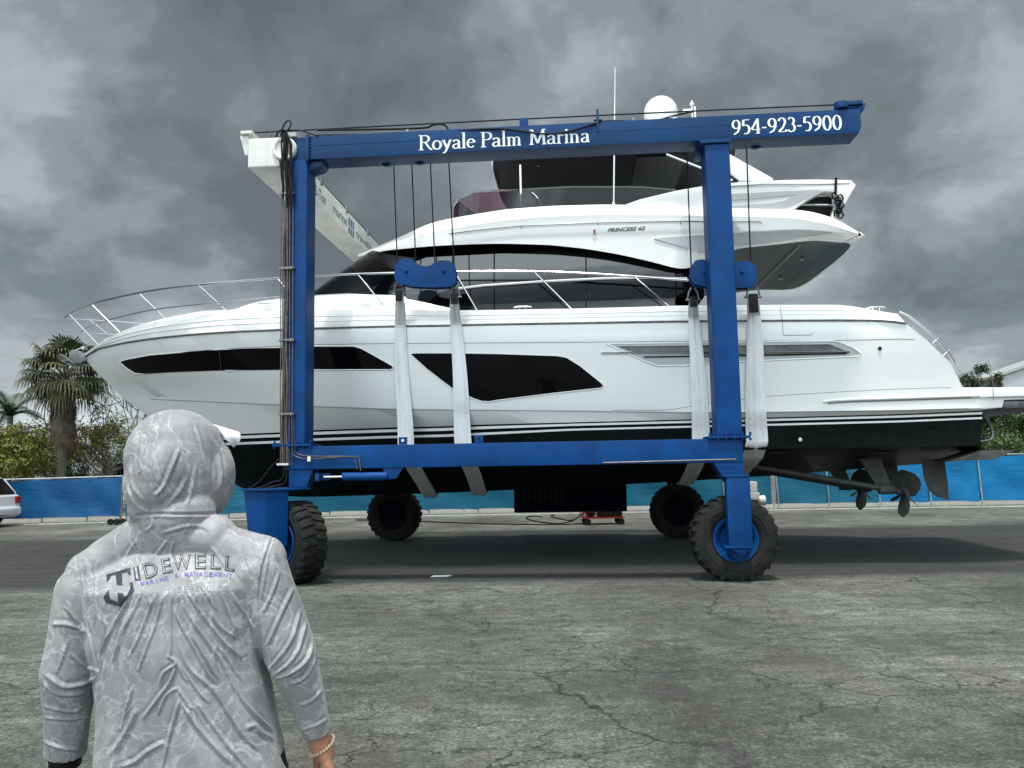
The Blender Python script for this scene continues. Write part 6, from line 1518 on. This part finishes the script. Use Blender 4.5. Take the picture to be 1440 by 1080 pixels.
def body_prims():
    P_ = []
    rotd = HRot
    H = HD + Vector((0, 0, -.005))
    hl = lambda x, y, z: H + Fs * x + Fd * y + Vector((0, 0, z))
    P_ += [('ell', hl(0, -.01, .035), (.074, .092, .088), HRot), ('ell', hl(0, .012, -.02), (.064, .078, .085), HRot), ('ell', hl(0, .048, -.075), (.040, .036, .036), HRot), ('cap', hl(0, .088, .012), hl(0, .108, -.028), .009, .015), ('cap', hl(-.03, .083, .028), hl(.03, .083, .028), .010, .010),
           ('cap', hl(-.018, .088, -.062), hl(.018, .088, -.062), .007, .007), ('cap', hl(-.014, .086, -.073), hl(.014, .086, -.073), .0075, .0075), ('ell', hl(-.072, -.005, -.01), (.010, .018, .032), HRot), ('ell', hl(.072, -.005, -.01), (.010, .018, .032), HRot)]
    P_ += [('cap', (HD.x * .5, .02, 1.42), H + Vector((0, 0, -.06)), .056, .056)]
    P_ += [('loft', [(.90, 0, .0, .165, .115, .9), (1.02, 0, 0, .155, .105, .9), (1.15, 0, 0, .160, .105, .9), (1.30, 0, 0.01, .165, .095, .9), (1.38, 0, 0.01, .15, .085, .9), (1.45, 0, 0.01, .10, .06, .9)])]
    P_ += [('cap', (-.16, .01, 1.40), (.16, .01, 1.40), .048, .048), ('cap', SL, EL_, .040, .038), ('cap', EL_, WL, .038, .027), ('cap', SRt, ER, .040, .038), ('cap', ER, WR, .040, .028)]
    for sg in (-1, 1): P_ += [('cap', (sg * .09, 0, .90), (sg * .10, .0, .50), .088, .058), ('cap', (sg * .10, 0, .50), (sg * .11, -.015, .10), .056, .036), ('cap', (sg * .11, -.02, .06), (sg * .12, .13, .045), .038, .034)]
    hand(P_, WL + (WL - EL_).normalized() * .03, (WL - EL_), Vector((1, .1, 0)), -1)
    hand(P_, WR + (WR - ER).normalized() * .03, (WR - ER), Vector((-.8, -.3, 0)), 1)
    return P_
prs = body_prims()
body, bco, _ = blob('person', prs, .0042, 3, M['skin'], None)
body.location = (PX0, PY0, 0)
tag(body, 'person seen from behind in grey hooded long sleeved shirt, white cap brim showing', 'person')
# shirt with hood
rings = []
for y, xl, xr in ((1165, 130, 412), (1080, 139, 401), (1028, 143, 388), (985, 144, 380), (940, 137, 372), (900, 130, 368), (860, 128, 366), (825, 126, 366)):
    a, c = pl(xl, y, 2.0), pl(xr, y, 2.0); rings.append((a.z, (a.x + c.x) / 2, .005, (c.x - a.x) / 2, .145 if y > 900 else .150, .86))
rings.append((1.44, rings[-1][1], .0, .19, .118, .86)); rings.append((1.49, rings[-1][1], .01, .13, .085, .9)); rings.sort()
sp_ = [('loft', rings), ('cap', (-.10, .01, 1.455), SL + Vector((.02, 0, .0)), .070, .070), ('cap', (.10, .01, 1.465), SRt, .070, .068), ('cap', pl(200, 759), pl(128, 806), .060, .060), ('cap', pl(306, 768), pl(366, 788), .056, .062), ('cap', pl(212, 757), pl(298, 759), .064, .062), ('cap', (-.03, .01, 1.52), (-.02, .0, 1.58), .085, .090), 
       ('cap', SL + Vector((-.005, 0, -.01)), EL_, .074, .066), ('cap', EL_, EL_ + (WL - EL_) * .98, .064, .046), ('cap', SRt + Vector((.0, 0, -.01)), ER, .072, .061), ('cap', ER, ER + (WR - ER) * .97, .058, .036)]
sp_ += [('ell', HD + Vector((.002, .0, .020)), (.100, .130, .124), HRot), ('ell', HD + Vector((-.004, -.008, -.012)), (.107, .128, .122)), ('ell', HD + Vector((-.006, -.01, -.045)), (.108, .122, .108)), ('ell', HD + Vector((.002, -.005, -.082)), (.101, .108, .062)), ('ell', HD + Fd * .06 + Vector((0.004, 0, -.025)), (.098, .09, .122), HRot),
        ('cap', HD + Vector((-.05, -.055, -.105)), HD + Vector((.06, -.055, -.105)), .040, .038)]
shirt, sco, sed = blob('hooded_shirt', sp_, .0029, 10, M['shirt'], body)
# folds: ridges traced where the cloth creases
A_ = lambda L: [(40 + x / 3.13, 820 + y / 3.13) for x, y in L]
B_ = lambda L: [(80 + x / 4.5, 720 + y / 4.5) for x, y in L]
C_ = lambda L: [(40 + x / 4.5, 560 + y / 4.5) for x, y in L]
FO = [(A_(l), w_, a) for l, w_, a in (
    ([(625, 60), (625, 180), (628, 280), (620, 330)], 3.2, 4.5), ([(590, 60), (560, 180), (530, 260), (480, 390)], 3.2, 5), ([(560, 40), (520, 150), (490, 230), (440, 330)], 3, 4.5), ([(510, 20), (460, 130), (400, 230), (380, 330)], 3.5, 5),
    ([(480, -20), (430, 100), (370, 180), (340, 260), (310, 330)], 3.2, 5), ([(440, 160), (410, 250), (370, 350)], 3.5, 4), ([(610, 320), (660, 345), (620, 375), (590, 395), (580, 450)], 3.2, 6), ([(650, 350), (630, 430), (560, 520), (500, 600)], 3.8, 6.5),
    ([(655, 460), (600, 490), (570, 580)], 3.2, 6), ([(650, 340), (690, 420), (705, 432)], 3.2, 5), ([(640, 120), (680, 200), (740, 300), (790, 400), (830, 440)], 3.2, 5), ([(680, 90), (730, 180), (800, 270), (860, 360), (890, 420), (940, 540)], 3.5, 5),
    ([(700, 40), (780, 160), (860, 260), (940, 330)], 3.2, 5), ([(800, 130), (850, 200), (915, 240)], 3, 5), ([(830, 10), (900, 160), (950, 290), (1000, 420), (1060, 560)], 4, 5), ([(660, 260), (700, 370), (780, 440), (820, 470), (880, 570), (950, 680), (1020, 740)], 4, 6.5),
    ([(690, 380), (740, 470), (800, 530)], 3, 5), ([(660, 465), (720, 560)], 3.2, 5.5), ([(680, 530), (740, 630), (820, 720), (900, 800)], 5, 6.5), ([(665, 510), (640, 600), (610, 700), (590, 810)], 3.5, 6.5), ([(480, 550), (440, 640), (360, 760)], 6, 6.5),
    ([(460, 455), (430, 560), (410, 640)], 3.2, 5), ([(600, 700), (520, 740), (470, 790), (400, 810)], 5, 6), ([(740, 520), (820, 640), (920, 760), (960, 814)], 4, 5), ([(840, 280), (890, 350), (940, 430)], 3, 4), ([(900, 440), (960, 540), (1080, 650)], 4, 5),
    ([(340, 330), (330, 450), (345, 600)], 4, 4), ([(720, 230), (770, 310), (840, 430)], 3, 5), ([(960, 640), (1005, 620), (1012, 650), (1080, 690)], 5, 6),
    ([(1160, 20), (1100, 160), (1050, 280)], 4, 5), ([(1190, 120), (1160, 260), (1060, 380)], 3.5, 6), ([(1215, 170), (1180, 330), (1070, 412)], 3.5, 7), ([(1250, 260), (1230, 340), (1150, 400), (1080, 415)], 3.5, 7), ([(1270, 320), (1220, 420), (1160, 440)], 3.5, 6), ([(1290, 470), (1250, 520), (1190, 540)], 3.5, 3.5), ([(1310, 600), (1260, 630), (1200, 650)], 3.5, 3),
    ([(105, 180), (180, 178), (262, 215)], 4.5, 8), ([(160, 100), (200, 150), (240, 205)], 3.5, 5), ([(75, 400), (150, 460), (220, 450), (300, 415)], 5, 8), ([(68, 440), (130, 500), (260, 480)], 4, 6), ([(70, 540), (170, 570), (240, 560)], 3.5, 5), ([(70, 590), (180, 605), (240, 590)], 3.2, 4.5), ([(70, 700), (150, 730), (230, 735)], 4, 6), ([(190, 310), (230, 360), (300, 385)], 4, 4),
    ([(180, 240), (150, 330), (120, 400)], 4, 3))]
FO += [(B_(l), w_, a) for l, w_, a in (([(700, 170), (640, 260), (560, 340)], 3.0, 4.5), ([(500, 180), (440, 280), (400, 340)], 3, 3.5), ([(660, 135), (740, 115), (830, 85), (930, 90), (970, 130)], 4.0, 3.5), ([(740, 180), (715, 260), (730, 340), (720, 420)], 2.8, 4.5), ([(975, 220), (1040, 300), (1080, 400)], 3, 3.5),
    ([(1230, 160), (1262, 260), (1295, 350)], 2.8, 3.5), ([(1180, 180), (1200, 300), (1240, 400)], 2.8, 3), ([(600, 40), (610, 90), (560, 120)], 3.5, 5), ([(200, 420), (190, 600), (210, 760)], 3, 3.5), ([(260, 300), (240, 420), (250, 560), (235, 720)], 3, 3.5), ([(310, 560), (290, 660), (330, 760), (280, 900)], 3, 4.5), ([(440, 560), (380, 700), (320, 800)], 3, 4),
    ([(520, 480), (470, 620), (400, 740), (380, 900)], 3, 4.5), ([(60, 560), (110, 660), (180, 740)], 3.5, 4), ([(1100, 500), (1180, 640), (1260, 740)], 3, 3.5), ([(900, 440), (960, 540), (1010, 620)], 2.8, 4), ([(820, 400), (860, 520), (900, 640)], 2.8, 4.5), ([(1330, 300), (1310, 420), (1290, 560)], 3.5, 4), ([(1400, 380), (1360, 520), (1300, 640)], 3.5, 4.5))]
FO += [(C_(l), w_, a) for l, w_, a in (([(700, 380), (712, 430), (700, 480)], 3, 3), ([(955, 320), (910, 430), (860, 560), (800, 620)], 4.5, 6.5), ([(1050, 150), (1085, 250), (1120, 420), (1155, 560)], 3.2, 3.5), ([(1150, 230), (1200, 330), (1225, 480), (1200, 600)], 4, 4.5),
    ([(640, 440), (655, 560), (730, 650)], 3.8, 5), ([(625, 560), (680, 680), (760, 720)], 3.2, 6), ([(1000, 500), (960, 600), (860, 690)], 5, 3.5), ([(1060, 420), (1040, 560), (1000, 680)], 4, 3), ([(820, 120), (950, 110), (1060, 170)], 5, 2.5))]
GR = [(B_([(1370, 150), (1300, 330), (1272, 560), (1290, 800), (1310, 1000)]), 2.2, -5), (B_([(115, 290), (150, 480), (210, 760), (262, 1000)]), 2.2, -5), (C_([(690, 742), (740, 736), (840, 730), (960, 736), (1180, 730)]), 3.0, -6)]
def proj_px(co):
    P_ = co + np.array([PX0, PY0, 0]) - C_O; z = P_ @ C_F; return np.stack([720 + FPX * (P_ @ C_R) / z, 540 - FPX * (P_ @ C_U) / z], 1)
nn = normals(shirt.data); Q = proj_px(sco); front = np.clip((-nn[:, 1] + .25) / .5, 0, 1); disp = np.zeros(len(sco)); mm = 2.0 / FPX
def smooth2(p):
    return [(v.x, v.y) for v in smooth_poly([Vector((x, y, 0)) for x, y in p], 2)]
for poly, wd, am in FO + GR:
    wd = wd * .60
    p = np.array(smooth2(poly)); lo_, hi_ = p.min(0) - 5 * wd, p.max(0) + 5 * wd; idx = np.where((Q[:, 0] > lo_[0]) & (Q[:, 0] < hi_[0]) & (Q[:, 1] > lo_[1]) & (Q[:, 1] < hi_[1]) & (front > 0))[0]
    if not len(idx): continue
    q = Q[idx]; best = np.full(len(idx), 1e9); sgn = np.zeros(len(idx)); tt_ = np.zeros(len(idx)); n_s = len(p) - 1
    for k in range(n_s):
        a, b_ = p[k], p[k + 1]; ab = b_ - a; L2 = (ab ** 2).sum(); t_ = np.clip(((q - a) @ ab) / L2, 0, 1); c = a + t_[:, None] * ab; d = np.hypot(*(q - c).T); m_ = d < best; best[m_] = d[m_]; cr_ = ab[0] * (q[:, 1] - a[1]) - ab[1] * (q[:, 0] - a[0]); sgn[m_] = np.sign(cr_[m_]); tt_[m_] = ((k + t_) / n_s)[m_]
    endf = np.clip(np.minimum(tt_, 1 - tt_) * 5, .12, 1) if am > 0 else 1.0
    # ridge with a shallow trough along one flank
    x = best * sgn / wd; prof = np.exp(-x ** 2 * .9) - .50 * np.exp(-(x - 1.75) ** 2 * 1.1) - .22 * np.exp(-(x + 1.9) ** 2 * 1.1)
    disp[idx] += am * .00082 * prof * endf * front[idx]
rngn = np.zeros(len(sco))
for i in range(len(sco)):
    c = sco[i]; v = Vector((c[0] * 5, c[1] * 5, c[2] * 3)); rngn[i] = noise.noise(v) * .0035 + noise.noise(Vector((c[0] * 16 + c[2] * 4, c[1] * 16, c[2] * 7))) * .0032 + noise.noise(Vector((c[0] * 40, c[1] * 40, c[2] * 22))) * .0009
for i in range(len(sco)):
    c = sco[i]; ang_ = c[0] * 1.6; q1 = noise.noise(Vector(((c[0] - ang_ * (1.45 - c[2]) * .5) * 30, c[1] * 18, c[2] * 7 + 9)))
    rngn[i] += .0012 * max(0.0, 1 - abs(q1) * 3.2) ** 2 * (1 if c[2] < 1.5 else .5)
disp += rngn * np.where(sco[:, 2] > 1.52, .6, 1)
sco2 = sco + nn * disp[:, None]
shirt.data.vertices.foreach_set('co', sco2.ravel()); shirt.data.update()
# openings: face, cuffs and hem
bm = bmesh.new(); bm.from_mesh(shirt.data); Hc = HD; kill = []
dl, dr = (WL - EL_).normalized(), (WR - ER).normalized()
for f_ in bm.faces:
    c = f_.calc_center_median(); r_ = c - Hc; y_ = r_.dot(Fd); x_ = r_.dot(Fs)
    if y_ > .055 and (x_ / .078) ** 2 + ((r_.z + .005) / .105) ** 2 < 1 and c.z > 1.5: kill.append(f_); continue
    if (c - WL).dot(dl) > -.012 and (c - WL).length < .1: kill.append(f_); continue
    if (c - WR).dot(dr) > -.008 and (c - WR).length < .1: kill.append(f_); continue
    if c.z < rings[0][0] + .012 and abs(c.x) < .3: kill.append(f_)
bmesh.ops.delete(bm, geom=kill, context='FACES'); bm.to_mesh(shirt.data); bm.free()
for a in (0,): pass
sol = shirt.modifiers.new('thickness', 'SOLIDIFY'); sol.thickness = .0025; sol.offset = -1
# print on the back
shirt.data.update(); bvh = BVHTree.FromPolygons([tuple(c) for c in sco2], [tuple(p.vertices) for p in shirt.data.polygons] if False else []) if False else None
bmS = bmesh.new(); bmS.from_mesh(shirt.data); bvh = BVHTree.FromBMesh(bmS); 
Ol = Vector((C_O[0] - PX0, C_O[1] - PY0, C_O[2]))
def print_mesh(name, polys_fn, material, off, parent):
    """polys in pixel space -> dense mesh laid on the cloth"""
    bm = bmesh.new(); 
    for V, F in polys_fn:
        vs = [bm.verts.new((x, y, 0)) for x, y in V]
        for f_ in F:
            try: bm.faces.new([vs[i] for i in f_])
            except ValueError: pass
    xs = [v.co.x for v in bm.verts]; ys = [v.co.y for v in bm.verts]; step = 1.6
    k = min(xs)
    while k < max(xs): k += step; bmesh.ops.bisect_plane(bm, geom=bm.verts[:] + bm.edges[:] + bm.faces[:], plane_co=(k, 0, 0), plane_no=(1, 0, 0))
    k = min(ys)
    while k < max(ys): k += step; bmesh.ops.bisect_plane(bm, geom=bm.verts[:] + bm.edges[:] + bm.faces[:], plane_co=(0, k, 0), plane_no=(0, 1, 0))
    bmesh.ops.triangulate(bm, faces=bm.faces[:])
    for v in bm.verts:
        d = Vector(ray(v.co.x, v.co.y)).normalized(); hit, n_, i_, dist = bvh.ray_cast(Ol, d)
        v.co = (hit + n_ * off * (1 if n_.dot(d) < 0 else -1)) if hit else Ol + d * 2
    me = bpy.data.meshes.new(name); bm.to_mesh(me); bm.free(); me.materials.append(material); o = bpy.data.objects.new(name, me); SC.collection.objects.link(o); o.parent = parent; return o
def glyph(ch, offset=0.0, font_off=0):
    cu = bpy.data.curves.new('g', 'FONT'); cu.body = ch; cu.size = 1; cu.resolution_u = 2; cu.offset = offset; ob = bpy.data.objects.new('g', cu); SC.collection.objects.link(ob)
    dg = bpy.context.evaluated_depsgraph_get(); me = bpy.data.meshes.new_from_object(ob.evaluated_get(dg)); V = [(v.co.x, v.co.y) for v in me.vertices]; F = [tuple(p.vertices) for p in me.polygons]
    bpy.data.objects.remove(ob); bpy.data.curves.remove(cu); bpy.data.meshes.remove(me); return V, F
def place(ch, box, offset=0.0, rot=0.0, base=None):
    V, F = glyph(ch, offset); V0, _ = glyph(ch, 0.0); x0 = min(v[0] for v in V0); x1 = max(v[0] for v in V0); y0 = min(v[1] for v in V0); y1 = max(v[1] for v in V0); X0, Y0, X1, Y1 = box; cxm, cym = (X0 + X1) / 2, (Y0 + Y1) / 2; out_ = []
    for x, y in V:
        px = X0 + (x - x0) / max(1e-6, x1 - x0) * (X1 - X0) if x1 - x0 > .02 else cxm; py = Y1 - (y - y0) / (y1 - y0) * (Y1 - Y0); dx_, dy_ = px - cxm, py - cym; out_.append((cxm + dx_ * math.cos(rot) - dy_ * math.sin(rot), cym + dx_ * math.sin(rot) + dy_ * math.cos(rot)))
    return out_, F
D_ = lambda x, y: (130 + x / 6.545, 760 + y / 6.545)
letters = [('I', (392, 245, 428, 368), -.17), ('D', (478, 205, 600, 342), -.22), ('E', (645, 170, 722, 300), -.16), ('W', (742, 140, 905, 272), -.05), ('E', (948, 130, 1042, 262), 0), ('L', (1092, 135, 1180, 265), .05), ('L', (1228, 147, 1308, 280), .08)]
M['ink'] = mat('dark_print_ink', (.02, .025, .035), .6); M['inkb'] = mat('violet_blue_print_ink', (.10, .10, .30), .6); M['inkg'] = mat('faint_grey_print_ink', (.16, .165, .175), .6)
blk, wht = [], []
for ch, b_, rt in letters:
    q0, q1 = D_(b_[0], b_[1]), D_(b_[2], b_[3]); blk.append(place(ch, (*q0, *q1), .022, rt)); wht.append(place(ch, (*q0, *q1), -.022, rt))
print_mesh('back_print', blk, M['ink'], .0012, shirt); pw = print_mesh('back_print_fill', wht, M['shirt'], .0022, shirt)
tp = [[D_(*p) for p in L] for L in ([(130, 318), (350, 250), (356, 322), (335, 318), (320, 292), (272, 302), (278, 418), (225, 408), (215, 315), (172, 330), (138, 388)], [(148, 455), (105, 520), (122, 572), (265, 612), (320, 548), (382, 462), (372, 385), (352, 385), (343, 400), (350, 440), (318, 508), (290, 520), (284, 490), (232, 482), (240, 565), (165, 540)])]
print_mesh('back_emblem', [(L, [tuple(range(len(L)))]) for L in tp], M['ink'], .0012, shirt)
def along(text, curve, h, pitch_adj=1.0, offset=0.0):
    cxs = [c[0] for c in curve]; n = len(text); out_ = []; x0, x1 = cxs[0], cxs[-1]; wd = (x1 - x0) / n
    for i, ch in enumerate(text):
        if ch == ' ': continue
        xa = x0 + wd * i; xm = xa + wd * .42; y = interp(curve, xm); sl_ = (interp(curve, xm + 20) - interp(curve, xm - 20)) / 40; ww = wd * (.74 if ch not in 'I.1-' else .22); hh_ = h if ch not in '.-' else h * .16; yo_ = 0 if ch != '-' else -h * .4
        q0, q1 = D_(xm - ww / 2, y - hh_ + yo_), D_(xm + ww / 2, y + yo_); out_.append(place(ch, (*q0, *q1), offset, math.atan(sl_)))
    return out_
print_mesh('back_print', along('MARINE & MANAGEMENT', [(440, 425), (600, 392), (700, 364), (760, 347), (850, 337), (1000, 332), (1150, 336), (1295, 350)], 40, offset=.006), M['inkb'], .0012, shirt)
print_mesh('back_print', along('WWW.TIDEWELL.CO', [(470, 548), (600, 515), (740, 488), (900, 474), (1050, 472), (1260, 478)], 50, offset=-.012), M['inkg'], .0012, shirt)
print_mesh('back_print', along('954-882-8331', [(500, 625), (650, 602), (740, 580), (900, 575), (1150, 580)], 50, offset=-.012), M['inkg'], .0012, shirt)
bmS.free()
# cap: crown under the hood, curved brim towards the face direction
M['capw'] = mat('white_cap_cotton', (.78, .80, .84), .8, bump=.1, bscale=200)
f = MB(); cc = HD + Vector((0, 0, .03)); rws = []
for k in range(9): t_ = math.pi / 2 * k / 8; rws.append([cc + Fs * (.084 * math.cos(a) * math.cos(t_)) + Fd * (.100 * math.sin(a) * math.cos(t_) - .008) + Vector((0, 0, .083 * math.sin(t_))) for a in [2 * math.pi * j / 32 for j in range(32)]])
f.grid(rws, close=True); capo = f.build('cap', M['capw'], body, smooth=60)
f = MB(); rt, rb = [], []
ctr = pl(303, 612, 2.08)
for i in range(9):
    s = i / 8; rowt, rowb = [], []
    for j in range(17):
        e = (j / 16 - .5) * 2; xx = e * (.078 - .012 * s * s - .028 * s * abs(e) ** 4); yy = .075 + (.092 * s) * math.sqrt(max(0, 1 - .62 * e * e)) ; zz = .082 - .042 * e * e - .020 * s; p = cc + Fs * xx + Fd * (yy + .012) + Vector((0, 0, zz)); rowt.append(p); rowb.append(p - Vector((0, 0, .004)))
    rt.append(rowt); rb.append(rowb)
f.grid(rt); f.grid(rb); f.grid([rt[-1], rb[-1]]); f.grid([[r[0] for r in rt], [r[0] for r in rb]]); f.grid([[r[-1] for r in rt], [r[-1] for r in rb]]); f.build('brim', M['capw'], capo, smooth=50)
for sg in (-1, 1):
    f = MB(); e_ = HD + Fs * (.031 * sg) + Fd * .078 + Vector((0, 0, .006)); f.lathe([(max(1e-6, .0125 * math.sin(math.pi * k / 12)), -.0125 * math.cos(math.pi * k / 12)) for k in range(13)], e_, n=16); f.build('eye', M['letter'], body)
# bracelet, dark cuff band, trousers, shoes
f = MB(); wc = WR + dr * .028; ax = dr.orthogonal().normalized(); bx_ = dr.cross(ax)
for k in range(26): a = 2 * math.pi * k / 26; p = wc + (ax * math.cos(a) + bx_ * math.sin(a)) * .0335 + dr * .006 * math.sin(a + 1); f.lathe([(1e-6, -.0045), (.0035, -.0025), (.0035, .0025), (1e-6, .0045)], p, n=8)
f.build('bracelet', mat('pale_gold_beads', (.62, .52, .38), .3, metal=.5), body)
f = MB(); wc = WL + dl * .002; ax = dl.orthogonal().normalized(); bx_ = dl.cross(ax); f.grid([[wc + dl * h_ + (ax * math.cos(a) + bx_ * math.sin(a)) * r_ for a in [2 * math.pi * j / 24 for j in range(25)]] for h_, r_ in ((-.006, .034), (-.006, .037), (.014, .036), (.014, .032))]); f.build('watch_strap', M['black'], body)
M['trs'] = mat('dark_grey_trousers', (.05, .052, .06), .8, var=.2, bump=.3, bscale=60)
tr, tco, _ = blob('trousers', [('loft', [(.78, 0, 0, .165, .125, .9), (.88, 0, 0, .175, .13, .9), (.98, .0, 0, .168, .122, .9), (1.03, 0, 0, .166, .118, .9)])] + [p for sg in (-1, 1) for p in (('cap', (sg * .092, 0, .86), (sg * .105, 0, .48), .102, .078), ('cap', (sg * .105, 0, .48), (sg * .115, -.012, .13), .076, .066))], .008, 4, M['trs'], body)
for sg in (-1, 1):
    sh_, _, _ = blob('shoe', [('cap', (sg * .115, -.03, .055), (sg * .125, .15, .045), .047, .042), ('cap', (sg * .115, -.035, .05), (sg * .115, -.02, .10), .044, .045)], .006, 3, M['offwhite'], body)
